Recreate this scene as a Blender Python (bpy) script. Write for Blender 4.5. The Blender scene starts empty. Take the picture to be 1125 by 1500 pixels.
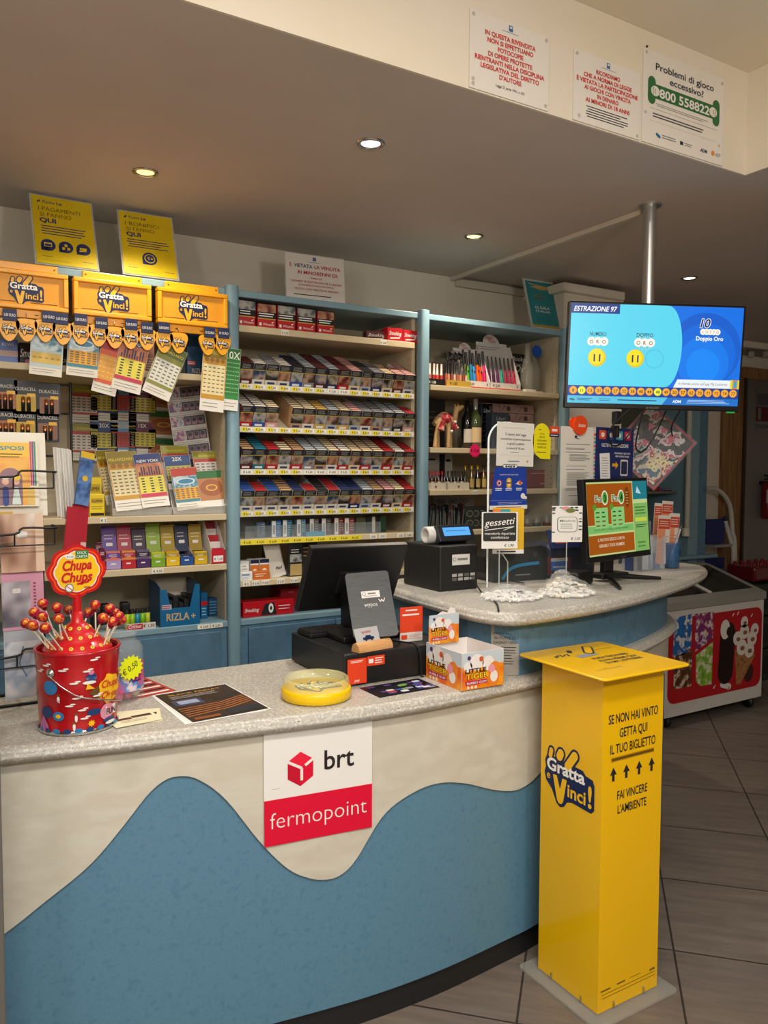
import bpy, bmesh, math, random
from mathutils import Matrix, Vector
random.seed(7)
S = bpy.context.scene
COL = S.collection
# ---------------------------------------------------------------- camera, world, light, exposure
FPX = 1157.2
YAW, PITCH, ROLL, CAM_H = math.radians(30.895), math.radians(3.0316), math.radians(.205), 1.5
_w = Vector((math.sin(YAW)*math.cos(PITCH), math.cos(YAW)*math.cos(PITCH), -math.sin(PITCH)))
_r0 = Vector((math.cos(YAW), -math.sin(YAW), 0)); _u0 = _r0.cross(_w)
_r = _r0*math.cos(ROLL)+_u0*math.sin(ROLL); _u = _u0*math.cos(ROLL)-_r0*math.sin(ROLL)
EYE = Vector((0, 0, CAM_H))
cd = bpy.data.cameras.new('camera'); cam = bpy.data.objects.new('camera', cd); COL.objects.link(cam)
cd.sensor_fit = 'VERTICAL'; cd.sensor_height = 36; cd.lens = FPX*36/1500; cd.clip_start = .05; cd.clip_end = 60
cam.matrix_world = Matrix(((_r.x, _u.x, -_w.x, 0), (_r.y, _u.y, -_w.y, 0), (_r.z, _u.z, -_w.z, CAM_H), (0, 0, 0, 1)))
S.camera = cam
S.view_settings.view_transform = 'Standard'; S.view_settings.look = 'None'
S.view_settings.gamma = 1; S.view_settings.use_curve_mapping = False
S.view_settings.exposure = .42
wd = bpy.data.worlds.new('world'); S.world = wd; wd.use_nodes = True
wd.node_tree.nodes['Background'].inputs[0].default_value = (1.0, .97, .94, 1)
wd.node_tree.nodes['Background'].inputs[1].default_value = .5

def area(name, loc, sx, sy, power, col, rot=(0, 0, 0)):
    l = bpy.data.lights.new(name, 'AREA'); l.shape = 'RECTANGLE'; l.size = sx; l.size_y = sy; l.energy = power; l.color = col
    o = bpy.data.objects.new(name, l); COL.objects.link(o); o.location = loc; o.rotation_euler = rot
    return o
# the shop's two ceiling strip lights, over the customers' side
area('ceiling_strip_light', (.25, .2, 2.82), 1.3, .25, 38, (1, .975, .94))
area('ceiling_strip_light', (-.2, -1.6, 2.82), 1.5, .3, 40, (1, .975, .94))
# two added point lights without fixtures, brightening the beam and soffit
for gx, gy, gp in ((1.25, -.35, 34), (-.9, .35, 20)):
    gl = bpy.data.lights.new('added_fill_light', 'POINT'); gl.energy = gp; gl.color = (1, .96, .9); gl.shadow_soft_size = .14
    go = bpy.data.objects.new('added_fill_light', gl); COL.objects.link(go); go.location = (gx, gy, 2.12)

def ray(px, py): return _r*((px-562.5)/FPX) - _u*((py-750)/FPX) + _w
def onY(px, py, Y): d = ray(px, py); return EYE+d*(Y/d.y)
def onZ(px, py, z): d = ray(px, py); return EYE+d*((z-CAM_H)/d.z)
# ---------------------------------------------------------------- materials (all procedural)
def lin(h):
    h = h.lstrip('#'); c = [int(h[i:i+2], 16)/255 for i in (0, 2, 4)]
    return tuple((x/12.92 if x <= .04045 else ((x+.055)/1.055)**2.4) for x in c)+(1,)
MATS = {}
def M(h, rough=.5, metal=0, alpha=1, emit=0, coat=0):
    k = (h, rough, metal, alpha, emit, coat)
    if k in MATS: return MATS[k]
    m = bpy.data.materials.new('m_'+h.strip('#')); m.use_nodes = True
    b = m.node_tree.nodes['Principled BSDF']; c = lin(h)
    b.inputs['Base Color'].default_value = c; b.inputs['Roughness'].default_value = rough
    b.inputs['Metallic'].default_value = metal; b.inputs['Alpha'].default_value = alpha
    if coat: b.inputs['Coat Weight'].default_value = coat; b.inputs['Coat Roughness'].default_value = .08
    if emit:
        b.inputs['Base Color'].default_value = (0, 0, 0, 1)
        b.inputs['Emission Color'].default_value = c; b.inputs['Emission Strength'].default_value = emit
    MATS[k] = m
    return m
def noisy(name, cols, scale=8, detail=3, rough=.5, stretch=(1, 1, 1), kind='noise', const=False, bump=0, pos=None, rot=(0, 0, 0), off=(0, 0, 0)):
    if name in MATS: return MATS[name]
    m = bpy.data.materials.new(name); m.use_nodes = True; nt = m.node_tree; b = nt.nodes['Principled BSDF']
    tc = nt.nodes.new('ShaderNodeTexCoord'); mp = nt.nodes.new('ShaderNodeMapping'); mp.inputs['Scale'].default_value = stretch
    mp.inputs['Rotation'].default_value = rot; mp.inputs['Location'].default_value = off
    nt.links.new(tc.outputs['Object'], mp.inputs[0])
    if kind == 'noise':
        t = nt.nodes.new('ShaderNodeTexNoise'); t.inputs['Detail'].default_value = detail; out = t.outputs['Fac']
    else:
        t = nt.nodes.new('ShaderNodeTexVoronoi'); out = t.outputs['Color']
    t.inputs['Scale'].default_value = scale
    nt.links.new(mp.outputs[0], t.inputs['Vector'])
    r = nt.nodes.new('ShaderNodeValToRGB'); e = r.color_ramp
    if const: e.interpolation = 'CONSTANT'
    n = len(cols); lo, hi = (.3, .7) if kind == 'noise' else (0, 1)
    for i, c in enumerate(cols):
        p = pos[i] if pos else lo+(hi-lo)*(i/(n if const else max(1, n-1)))
        if i < 2: el = e.elements[i]; el.position = p
        else: el = e.elements.new(p)
        el.color = lin(c)
    nt.links.new(out, r.inputs[0]); nt.links.new(r.outputs[0], b.inputs['Base Color'])
    b.inputs['Roughness'].default_value = rough
    if bump:
        bp = nt.nodes.new('ShaderNodeBump'); bp.inputs['Strength'].default_value = bump; bp.inputs['Distance'].default_value = .002
        nt.links.new(out, bp.inputs['Height']); nt.links.new(bp.outputs[0], b.inputs['Normal'])
    MATS[name] = m
    return m
WHITE = M('#e9e6e0', .6); PAPER = M('#e8e3d6', .7); BLACK = M('#0c0c0d', .45); INK = M('#15151a', .8); NAVY = M('#101d4a', .5)
RED = M('#c3101c', .45); YEL = M('#f2b705', .35); CHROME = M('#c9c7c2', .18, 1); GREY = M('#77787a', .5)
BLUEMETAL = M('#7a9aa6', .4); CREAM = M('#d9cdb8', .6)
CLEAR = M('#dfe8ea', .06, 0, .13)
SILK = M('#c8c8c6', .3, .9)
# ---------------------------------------------------------------- mesh builder
TC = {}
def textgeo(t, bold, shear):
    k = (t, bold, shear)
    if k in TC: return TC[k]
    cu = bpy.data.curves.new('t', 'FONT'); cu.body = t; cu.size = 1; cu.offset = bold; cu.shear = shear
    cu.resolution_u = 3; cu.align_x = 'CENTER'; cu.fill_mode = 'FRONT'
    ob = bpy.data.objects.new('t', cu); me = ob.to_mesh()
    vs = [(v.co.x, v.co.y) for v in me.vertices]; fs = [tuple(p.vertices) for p in me.polygons]
    ob.to_mesh_clear(); bpy.data.objects.remove(ob); bpy.data.curves.remove(cu)
    xs = [v[0] for v in vs] or [0]
    TC[k] = (vs, fs, min(xs), max(xs)); return TC[k]
FLAT = Matrix.Rotation(-math.pi/2, 4, 'X')          # a sign drawn upright, laid face up
class MB:
    def __init__(s, m=None): s.v = []; s.f = []; s.fm = []; s.fs = []; s.mats = []; s.M = m or Matrix()
    def mi(s, m):
        if m not in s.mats: s.mats.append(m)
        return s.mats.index(m)
    def add(s, vs, fs, m, smooth=False):
        o = len(s.v); s.v += [tuple(s.M @ Vector(v)) for v in vs]; k = s.mi(m)
        for f in fs: s.f.append([i+o for i in f]); s.fm.append(k); s.fs.append(smooth)
        return s
    def box(s, x0, x1, y0, y1, z0, z1, m, bev=0, seg=2):
        if bev:
            bm = bmesh.new(); bmesh.ops.create_cube(bm, size=1)
            for v in bm.verts: v.co = Vector(((x0+x1)/2+v.co.x*(x1-x0), (y0+y1)/2+v.co.y*(y1-y0), (z0+z1)/2+v.co.z*(z1-z0)))
            bmesh.ops.bevel(bm, geom=bm.edges[:], offset=bev, segments=seg, affect='EDGES', profile=.5)
            bm.verts.index_update()
            s.add([v.co.copy() for v in bm.verts], [[v.index for v in f.verts] for f in bm.faces], m, False); bm.free(); return s
        v = [(x, y, z) for z in (z0, z1) for y in (y0, y1) for x in (x0, x1)]
        return s.add(v, [(0, 2, 3, 1), (4, 5, 7, 6), (0, 1, 5, 4), (2, 6, 7, 3), (0, 4, 6, 2), (1, 3, 7, 5)], m)
    def prism(s, poly, a, b, m, axis='Y', smooth=False):      # poly in (x,z) extruded along y, or (x,y) extruded along z, or (y,z) along x
        g = {'Y': lambda p, t: (p[0], t, p[1]), 'Z': lambda p, t: (p[0], p[1], t), 'X': lambda p, t: (t, p[0], p[1])}[axis]
        n = len(poly)
        s.add([g(p, a) for p in poly]+[g(p, b) for p in poly], [list(range(n)), list(range(2*n-1, n-1, -1))], m)
        return s.add([g(p, a) for p in poly]+[g(p, b) for p in poly], [(i, i+n, (i+1) % n+n, (i+1) % n) for i in range(n)], m, smooth)
    def poly(s, pts, m, y=-.0006): return s.add([(p[0], y, p[1]) for p in pts], [list(range(len(pts)))], m)
    def rect(s, x0, x1, z0, z1, m, y=-.0006): return s.poly([(x0, z0), (x1, z0), (x1, z1), (x0, z1)], m, y)
    def disc(s, cx, cz, r, m, y=-.0006, rz=None, n=24):
        rz = rz or r
        return s.poly([(cx+r*math.cos(2*math.pi*i/n), cz+rz*math.sin(2*math.pi*i/n)) for i in range(n)], m, y)
    def caps(s, x0, z0, x1, z1, r, m, y=-.0006):               # a rounded stroke
        a = math.atan2(z1-z0, x1-x0); p = []
        for i in range(9): t = a-math.pi/2+math.pi*i/8; p.append((x1+r*math.cos(t), z1+r*math.sin(t)))
        for i in range(9): t = a+math.pi/2+math.pi*i/8; p.append((x0+r*math.cos(t), z0+r*math.sin(t)))
        return s.poly(p, m, y)
    def line(s, pts, w, m, y=-.0006):
        for (a, b), (c, d) in zip(pts, pts[1:]):
            L = math.hypot(c-a, d-b) or 1; nx, nz = -(d-b)/L*w/2, (c-a)/L*w/2
            s.poly([(a-nx, b-nz), (c-nx, d-nz), (c+nx, d+nz), (a+nx, b+nz)], m, y)
        return s
    def rrect(s, x0, x1, z0, z1, r, m, y=-.0006): return s.poly(rr(x0, x1, z0, z1, r), m, y)
    def text(s, t, x, z, size, m, y=-.001, bold=0, shear=0, wmax=None, w=None, rot=0):   # centred on x, baseline at z
        vs, fs, lo, hi = textgeo(t, bold, shear); k = size; kx = size
        W = (hi-lo)*size
        if w and W: kx = size*w/W
        elif wmax and W > wmax: kx = size*wmax/W
        mid = (lo+hi)/2; c, sn = math.cos(rot), math.sin(rot)
        return s.add([(x+(v[0]-mid)*kx*c-v[1]*k*sn, y, z+(v[0]-mid)*kx*sn+v[1]*k*c) for v in vs], fs, m)
    def lines(s, x0, x1, z0, z1, n, m, fill=.35, y=-.0006, ragged=.25):   # print too small to read
        dz = (z1-z0)/n
        for i in range(n):
            e = (x1-x0)*ragged*random.random(); zc = z0+dz*(i+.5)
            s.rect(x0+e*.2, x1-e, zc-dz*fill/2, zc+dz*fill/2, m, y)
        return s
    def lathe(s, prof, m, n=28, c=(0, 0, 0), smooth=True, a0=0, a1=2*math.pi):
        full = abs(a1-a0-2*math.pi) < 1e-6; k = n if full else n+1; vs = []; fs = []
        for r, z in prof:
            for i in range(k):
                a = a0+(a1-a0)*i/n; vs.append((c[0]+r*math.cos(a), c[1]+r*math.sin(a), c[2]+z))
        for j in range(len(prof)-1):
            for i in range(n):
                i2 = (i+1) % k
                fs.append((j*k+i, j*k+i2, (j+1)*k+i2, (j+1)*k+i))
        return s.add(vs, fs, m, smooth)
    def cyl(s, x, y, z0, z1, r, m, n=24, r1=None):
        r1 = r if r1 is None else r1
        s.lathe([(r, z0), (r1, z1)], m, n, (x, y, 0))
        s.add([(x+r*math.cos(2*math.pi*i/n), y+r*math.sin(2*math.pi*i/n), z0) for i in range(n)], [list(range(n-1, -1, -1))], m)
        return s.add([(x+r1*math.cos(2*math.pi*i/n), y+r1*math.sin(2*math.pi*i/n), z1) for i in range(n)], [list(range(n))], m)
    def tube(s, path, r, m, n=8):
        P = [Vector(p) for p in path]; vs = []; fs = []; up = None
        rs = r if isinstance(r, (list, tuple)) else [r]*len(P)
        for i, p in enumerate(P):
            t = (P[min(i+1, len(P)-1)]-P[max(i-1, 0)]).normalized()
            if up is None: up = t.orthogonal().normalized()
            up = (up-t*up.dot(t)).normalized(); b = t.cross(up)
            for k in range(n):
                a = 2*math.pi*k/n; vs.append(p+(up*math.cos(a)+b*math.sin(a))*rs[i])
        for i in range(len(P)-1):
            for k in range(n): fs.append((i*n+k, i*n+(k+1) % n, (i+1)*n+(k+1) % n, (i+1)*n+k))
        s.add(vs, fs, m, True)
        return s.add(vs, [list(range(n-1, -1, -1)), [(len(P)-1)*n+k for k in range(n)]], m)
    def ball(s, c, r, m, nu=16, nv=10, sc=(1, 1, 1)):
        vs = []; fs = []
        for j in range(nv+1):
            t = math.pi*j/nv
            for i in range(nu): a = 2*math.pi*i/nu; vs.append((c[0]+r*sc[0]*math.sin(t)*math.cos(a), c[1]+r*sc[1]*math.sin(t)*math.sin(a), c[2]+r*sc[2]*math.cos(t)))
        for j in range(nv):
            for i in range(nu): fs.append((j*nu+i, (j+1)*nu+i, (j+1)*nu+(i+1) % nu, j*nu+(i+1) % nu))
        return s.add(vs, fs, m, True)
    def slab(s, poly, z0, z1, m, r=None, k=5):                 # flat board of any outline with a rounded edge
        n = len(poly); r = r if r is not None else (z1-z0)/2
        ar = sum(poly[i][0]*poly[(i+1) % n][1]-poly[(i+1) % n][0]*poly[i][1] for i in range(n))
        P = [Vector(p) for p in (poly if ar > 0 else poly[::-1])]
        nor = []
        for i in range(n):
            a = (P[i]-P[i-1]).normalized(); b = (P[(i+1) % n]-P[i]).normalized()
            n1 = Vector((a.y, -a.x)); n2 = Vector((b.y, -b.x)); q = (n1+n2); q = q/max(.5, q.dot(n1)); nor.append(q)
        prof = [(r*(1-math.sin(t)), z0+r-r*math.cos(t)) for t in [math.pi/2*i/k for i in range(k+1)]]
        prof += [(r*(1-math.cos(t)), z1-r+r*math.sin(t)) for t in [math.pi/2*i/k for i in range(k+1)]]
        vs = []; fs = []
        for d, z in prof:
            for p, q in zip(P, nor): vs.append((p.x-q.x*d, p.y-q.y*d, z))
        L = len(prof)
        for j in range(L-1):
            for i in range(n): fs.append((j*n+i, j*n+(i+1) % n, (j+1)*n+(i+1) % n, (j+1)*n+i))
        s.add(vs, fs, m, True)
        s.add(vs[:n], [list(range(n-1, -1, -1))], m); return s.add(vs[-n:], [list(range(n))], m)
    def build(s, name, parent=None, loc=None, rot=None):
        me = bpy.data.meshes.new(name); me.from_pydata(s.v, [], s.f)
        for m in s.mats: me.materials.append(m)
        me.polygons.foreach_set('material_index', s.fm); me.polygons.foreach_set('use_smooth', s.fs); me.update()
        o = bpy.data.objects.new(name, me); COL.objects.link(o)
        if parent: o.parent = parent
        if loc is not None: o.location = loc
        if rot is not None: o.rotation_euler = rot
        return o
def rr(x0, x1, z0, z1, r, k=5):
    p = []
    for cx, cz, a in ((x1-r, z0+r, -90), (x1-r, z1-r, 0), (x0+r, z1-r, 90), (x0+r, z0+r, 180)):
        for i in range(k+1): t = math.radians(a+90*i/k); p.append((cx+r*math.cos(t), cz+r*math.sin(t)))
    return p
def crom(P, k=6):                                              # smooth curve through points
    o = []; Q = [Vector(p) for p in P]
    for i in range(len(Q)-1):
        a, b, c, d = Q[max(i-1, 0)], Q[i], Q[i+1], Q[min(i+2, len(Q)-1)]
        for j in range(k):
            t = j/k; o.append(.5*((2*b)+(c-a)*t+(2*a-5*b+4*c-d)*t*t+(3*b-a-3*c+d)*t**3))
    o.append(Q[-1]); return [tuple(v) for v in o]
def tag(o, label, cat, group=None):
    o['label'] = label; o['category'] = cat
    if group: o['group'] = group
    return o
def empty(name, label, cat, loc, rot=(0, 0, 0), group=None):
    o = bpy.data.objects.new(name, None); COL.objects.link(o); o.location = loc; o.rotation_euler = rot
    o.empty_display_size = .05
    return tag(o, label, cat, group)
def struct(o): o['kind'] = 'structure'; return o
def tiltrot(yaw, tilt, roll=0):
    m = Matrix.Rotation(math.radians(yaw), 3, 'Z') @ Matrix.Rotation(math.radians(tilt), 3, 'X') @ Matrix.Rotation(math.radians(roll), 3, 'Y')
    return m.to_euler()
# ================================================================ the setting
WALL = noisy('wall_paint', ['#dfd4c3', '#e6dccb'], 3, 4, .8)
SOFF = noisy('soffit_paint', ['#cabbb0', '#d1c2b7'], 2, 3, .75)
BEAM = noisy('beam_paint', ['#e6dac0', '#eaded0'], 3, 3, .7)
# floor: large stone-look tiles laid diagonally, staggered joints
fm = bpy.data.materials.new('floor_tile'); fm.use_nodes = True; nt = fm.node_tree; pb = nt.nodes['Principled BSDF']
tc = nt.nodes.new('ShaderNodeTexCoord'); mp = nt.nodes.new('ShaderNodeMapping')
ang = math.atan2(3.044-2.032, 4.138-3.105)
mp.inputs['Rotation'].default_value = (0, 0, -ang); mp.inputs['Location'].default_value = (-.263, -.172, 0); nt.links.new(tc.outputs['Object'], mp.inputs[0])
br = nt.nodes.new('ShaderNodeTexBrick'); br.inputs['Scale'].default_value = 1; br.offset = .0
br.inputs['Brick Width'].default_value = .458; br.inputs['Row Height'].default_value = .4465; br.inputs['Mortar Size'].default_value = .0035
br.inputs['Mortar Smooth'].default_value = .1; br.inputs['Color1'].default_value = (1, 1, 1, 1); br.inputs['Color2'].default_value = (.86, .86, .86, 1); br.inputs['Mortar'].default_value = (.22, .21, .2, 1)
nt.links.new(mp.outputs[0], br.inputs['Vector'])
mp2 = nt.nodes.new('ShaderNodeMapping'); mp2.inputs['Scale'].default_value = (9, 1.0, 1); nt.links.new(mp.outputs[0], mp2.inputs[0])
nz = nt.nodes.new('ShaderNodeTexNoise'); nz.inputs['Scale'].default_value = 3; nz.inputs['Detail'].default_value = 8; nz.inputs['Roughness'].default_value = .65; nt.links.new(mp2.outputs[0], nz.inputs['Vector'])
rp = nt.nodes.new('ShaderNodeValToRGB'); rp.color_ramp.elements[0].position = .3; rp.color_ramp.elements[0].color = lin('#6d6259'); rp.color_ramp.elements[1].position = .72; rp.color_ramp.elements[1].color = lin('#887c71')
nt.links.new(nz.outputs['Fac'], rp.inputs[0])
mx = nt.nodes.new('ShaderNodeMixRGB'); mx.blend_type = 'MULTIPLY'; mx.inputs[0].default_value = 1
nt.links.new(rp.outputs[0], mx.inputs[1]); nt.links.new(br.outputs['Color'], mx.inputs[2]); nt.links.new(mx.outputs[0], pb.inputs['Base Color'])
pb.inputs['Roughness'].default_value = .42
b = MB(); b.box(-3, 8.5, -3.5, 6, -.05, 0, fm); struct(b.build('floor'))
SZ = 2.52
b = MB(); b.box(-3, 7.5, -3.5, 2.2, 2.863, 2.92, BEAM); struct(b.build('ceiling'))
b = MB(); b.prism([(-3, 1.757), (2.5, 1.757), (2.5, -3.5), (8.5, -3.5), (8.5, 6), (-3, 6)], SZ, SZ+.34, SOFF, 'Z'); so = struct(b.build('ceiling_soffit'))
# the two upright beam faces are painted cream
b = MB(); b.box(-3, 2.4965, 1.749, 1.7565, SZ, 2.8625, BEAM); b.box(2.492, 2.4995, -3.5, 1.749, SZ, 2.8625, BEAM); struct(b.build('trim_1'))
b = MB(); b.box(-3, 3.4495, 3.45, 3.6, 0, SZ-.001, WALL); b.box(3.3, 3.4495, 3.6, 4.0, 0, SZ-.001, WALL); b.box(3.3, 5.72, 4.0, 4.12, 0, SZ-.001, WALL); b.box(5.7205, 7.4, 4.0, 4.12, 2.33, SZ-.001, WALL); struct(b.build('wall_back'))
b = MB(); b.box(-3.1, -3.0, -3.5, 3.45, 0, SZ, WALL); struct(b.build('wall_left'))
b = MB(); b.box(-3, 7.5, -3.6, -3.5, 0, 2.86, WALL); struct(b.build('wall_front'))
b = MB(); b.box(8.4, 8.5, -3.5, 6, 0, 2.86, WALL); struct(b.build('wall_right'))
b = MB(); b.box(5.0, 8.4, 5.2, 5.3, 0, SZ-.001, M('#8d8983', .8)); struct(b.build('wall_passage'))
# pillar with a cap moulding behind the right shelving
b = MB(); b.box(3.0, 3.45, 3.16, 3.45, 0, SZ-.04, WALL); b.box(2.96, 3.42, 3.12, 3.45, SZ-.075, SZ-.03, WALL, .006); struct(b.build('trim_2'))
# cable ducts on the soffit and along the wall top
DUCT = M('#cfc4b2', .55)
b = MB(); b.box(2.462, 2.492, 2.18, 3.449, SZ-.022, SZ-.0005, DUCT, .004); b.box(2.492, 2.96, 3.42, 3.4495, SZ-.05, SZ-.012, DUCT, .004); struct(b.build('trim_3'))
# spotlights recessed in the soffit
def spot(p, lab, col, power, hexc):
    e = empty('recessed_spotlight', lab, 'spotlight', (p.x, p.y, SZ), group='spotlights in the lowered ceiling')
    m = MB(); m.lathe([(.029, .01), (.031, -.002), (.036, -.006), (.043, -.004), (.045, -.0004)], CHROME, 32); m.build('ring', e)
    m = MB(); m.lathe([(.0001, -.001), (.018, -.003), (.0285, -.0015), (.030, .006)], M(hexc, .5, emit=3), 24); m.build('bulb', e)
    l = bpy.data.lights.new('spot', 'SPOT'); l.energy = power; l.color = col; l.spot_size = math.radians(125); l.spot_blend = .8; l.shadow_soft_size = .03
    o = bpy.data.objects.new('spot_beam', l); COL.objects.link(o); o.location = (p.x, p.y, SZ-.02)
WARM = (1, .85, .66)
spot(onZ(213, 252, SZ), 'warm glowing spotlight in the lowered ceiling above the yellow ticket panels', WARM, 17, '#ffb866')
spot(onZ(543, 210, SZ), 'cold white spotlight in the lowered ceiling nearest the cream beam', (1, .97, .94), 26, '#eef4ff')
spot(onZ(694, 346, SZ), 'warm spotlight in the lowered ceiling left of the long cable duct', WARM, 24, '#ffc27a')
spot(onZ(1010, 407, SZ), 'small spotlight in the lowered ceiling right of the steel pole', (1, .93, .82), 8, '#fff4e0')
# passage on the right: door frame, curtain rail housing
WOOD = noisy('door_wood', ['#6e4a26', '#8d6436', '#a4763f'], 5, 4, .5, (8, 8, .6))
b = MB(); b.box(5.47, 5.69, 3.95, 3.9995, 0, 2.24, WOOD, .006); b.box(5.691, 7.38, 3.95, 3.9995, 2.24, 2.33, WOOD, .006); b.box(5.6905, 5.71, 3.93, 3.9995, 0, 2.239, M('#3a2c20', .6)); struct(b.build('door_1'))
# ================================================================ shelving along the back wall
LAM = noisy('beige_laminate', ['#b8a98c', '#c6b79a'], 5, 4, .55)
EDGE = M('#cdbb97', .5)
BLU = noisy('blue_laminate', ['#4d7086', '#5b8096', '#54788e'], 26, 6, .6)
BLUD = noisy('blue_door', ['#46687e', '#51758b'], 20, 6, .6)
YTAG = M('#e6d32a', .6); WTAG = M('#e9e4d4', .6); TINK = M('#1a1712', .8)
YF, YB = 3.0, 3.43
def unit(lab, x0, x1, post_l, post_r, ztop=2.206, xl=None, xr=None):
    xl = xl or x0; xr = xr or x1
    e = empty('shelving_unit', lab, 'shelving', ((x0+x1)/2, YF, 0), group='shelving units behind the counter')
    inv = Matrix.Translation((-(x0+x1)/2, -YF, 0))
    def add(m, n):
        m.M = Matrix(); o = m.build(n, e); o.data.transform(inv); return o
    m = MB(); m.box(x0, x1, YB-.012, YB, 0, ztop-.02, LAM); add(m, 'back_panel')
    for xs in ((x0, x0+.018), (x1-.018, x1)):
        m = MB(); m.box(xs[0], xs[1], YF+.0275, YB-.012, 0, ztop-.026, LAM)
        xi = xs[1]+.0004 if xs[0] == x0 else xs[0]-.0004     # the peg holes
        for yy in (YF+.05, YB-.07):
            for i in range(34):
                z = .95+i*.032; m.add([(xi, yy-.0025, z-.0025), (xi, yy+.0025, z-.0025), (xi, yy+.0025, z+.0025), (xi, yy-.0025, z+.0025)], [(0, 1, 2, 3)], INK)
        add(m, 'side_panel')
    m = MB(); m.box(xl, xr, YF-.004, YB-.0125, ztop-.026, ztop, BLUEMETAL, .003); add(m, 'top_rail')
    for p in (post_l, post_r):
        if p is None: continue
        m = MB(); m.slab(rr(p-.026, p+.026, YF-.026, YF+.026, .02), 0, ztop+.012, BLUEMETAL, .002); add(m, 'post')
    # the closed base cabinet below
    m = MB(); m.box(xl+.002, xr-.002, YF+.0, YB-.013, .0, .874, BLU); m.box(xl, xr, YF-.008, YB-.013, .874, .898, BLUEMETAL, .003); cab = add(m, 'base_cabinet')
    n = 2
    for i in range(n):
        a = xl+.03+(xr-xl-.06)*i/n; c = xl+.03+(xr-xl-.06)*(i+1)/n
        m = MB(); m.box(a+.002, c-.002, YF-.017, YF-.0005, .08, .862, BLUD, .002); add(m, 'door').parent = cab
    return e, add
def ushelf(ue, x0, x1, zt, tags=(), th=.024, y0=None):
    ux = ue.location.x; m = MB(); y = (y0 if y0 is not None else YF)-YF
    m.box(x0-ux, x1-ux, y, YB-.0125-YF, zt-th, zt, EDGE, .002)
    for x, w, t in tags:
        m.rect(x-ux-w/2, x-ux+w/2, zt-th+.003, zt-.002, WTAG, y-.0005); m.text(t, x-ux, zt-th+.007, .013, TINK, y-.0009, .01, wmax=w*.85)
    return m.build('shelf', ue)
UL, addL = unit('blue and beige shelving unit at left holding lottery tickets and cartons', -.06, 1.087, None, 1.095, xr=1.0685)
UM, addM = unit('blue and beige shelving unit in the middle stacked with cigarette packs', 1.1035, 1.971, None, 1.997, xl=1.122)
UR, addR = unit('blue and beige shelving unit at right holding bottles, lighters and gift boxes', 2.023, 2.845, None, 2.86)
ushelf(UL, -.04, 1.0685, 1.866)
ushelf(UL, -.04, 1.0685, 1.325, [(.60, .022, '€ 2')])
ushelf(UL, -.04, 1.0685, 1.127, [(onY(231, 838, 3.0).x, .045, '€ 4,50')])
m = MB(); 
for x, t in ((onY(298, 920, 3.0).x, '€ 2,00'), (onY(316, 920, 3.0).x, '€ 2,00')):
    m.rect(x-.026-UL.location.x, x+.026-UL.location.x, .877, .895, WTAG, -.0088); m.text(t, x-UL.location.x, .881, .012, TINK, -.0092, .01)
m.build('price_tags', UL)
ushelf(UM, 1.122, 1.953, 2.072, [(1.322, .034, '€ 5,50'), (1.79, .03, '€ 2,50')], .027)
# four sloped racks for the packs, each with a price lip
LIPS = [(1.819, 1.842), (1.649, 1.672), (1.479, 1.502), (1.311, 1.335)]
PW = .82/15
PRICES = ['5,50', '6,00', '5,30', '5,80', '6,20', '5,00']
for k, (z0, z1) in enumerate(LIPS):
    ux = UM.location.x; m = MB()
    zb = z1-.004; L_ = 9*.0224; TH = math.radians(24)
    prof = [(.004, z0), (.006, zb-.003), (.014+L_*math.cos(TH), zb+L_*math.sin(TH)-.0005), (.014+L_*math.cos(TH)-.02, zb+L_*math.sin(TH)+.02), (.024+L_*math.cos(TH)-.02, zb+L_*math.sin(TH)+.025), (.03+L_*math.cos(TH), zb+L_*math.sin(TH)-.012), (.03, z0)]
    m.prism(prof, 1.1222-ux, 1.952-ux, LAM, 'X'); m.build('sloped_rack', UM)
    m = MB(); m.box(1.124-ux, 1.948-ux, -.006, -.0006, z0, z1, M('#d6d0c0', .35), .001)
    for i in range(15):
        x = 1.125+PW*(i+.5)-ux; w = .046
        white = (k == 0 and i in (7, 8)) or (k == 2 and i in (0, 5, 6, 7, 8))
        m.rect(x-w/2, x+w/2, z0+.004, z1-.003, WTAG if white else YTAG, -.0066)
        if not white: m.rect(x+w*.08, x+w/2, z0+.005, z1-.004, WTAG, -.0069)
        m.text('€ '+random.choice(PRICES), x, z0+.008, .012, TINK, -.0073, .012, wmax=w*.9)
    m.build('price_rail', UM)
ushelf(UM, 1.122, 1.953, 1.22, [(1.60+i*.047, .036, t) for i, t in ((3, '5,00'), (4, '5,50'), (6, '5,50'), (7, '5,00'))])
m = MB(); ux = UM.location.x; m.rect(1.126-ux, 1.68-ux, 1.198, 1.217, YTAG, -.0005)
for i in range(10): m.text('€ 6,00', 1.155+i*.055-ux, 1.203, .012, TINK, -.0009, .01, wmax=.04)
m.build('price_strip', UM)
ushelf(UM, 1.122, 1.953, 1.052, [(1.15, .03, '€ 5'), (1.19, .033, '€ 6,50'), (1.232, .033, '€ 6,50'), (1.3, .033, '€ 5,00'), (1.36, .033, '€ 5,00')])
ushelf(UR, 2.041, 2.827, 1.89); ushelf(UR, 2.041, 2.827, 1.605); ushelf(UR, 2.041, 2.827, 1.409, [(2.30, .03, '€ 3,50')]); ushelf(UR, 2.041, 2.827, 1.218, [(2.06, .04, '€ 10')])

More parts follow.
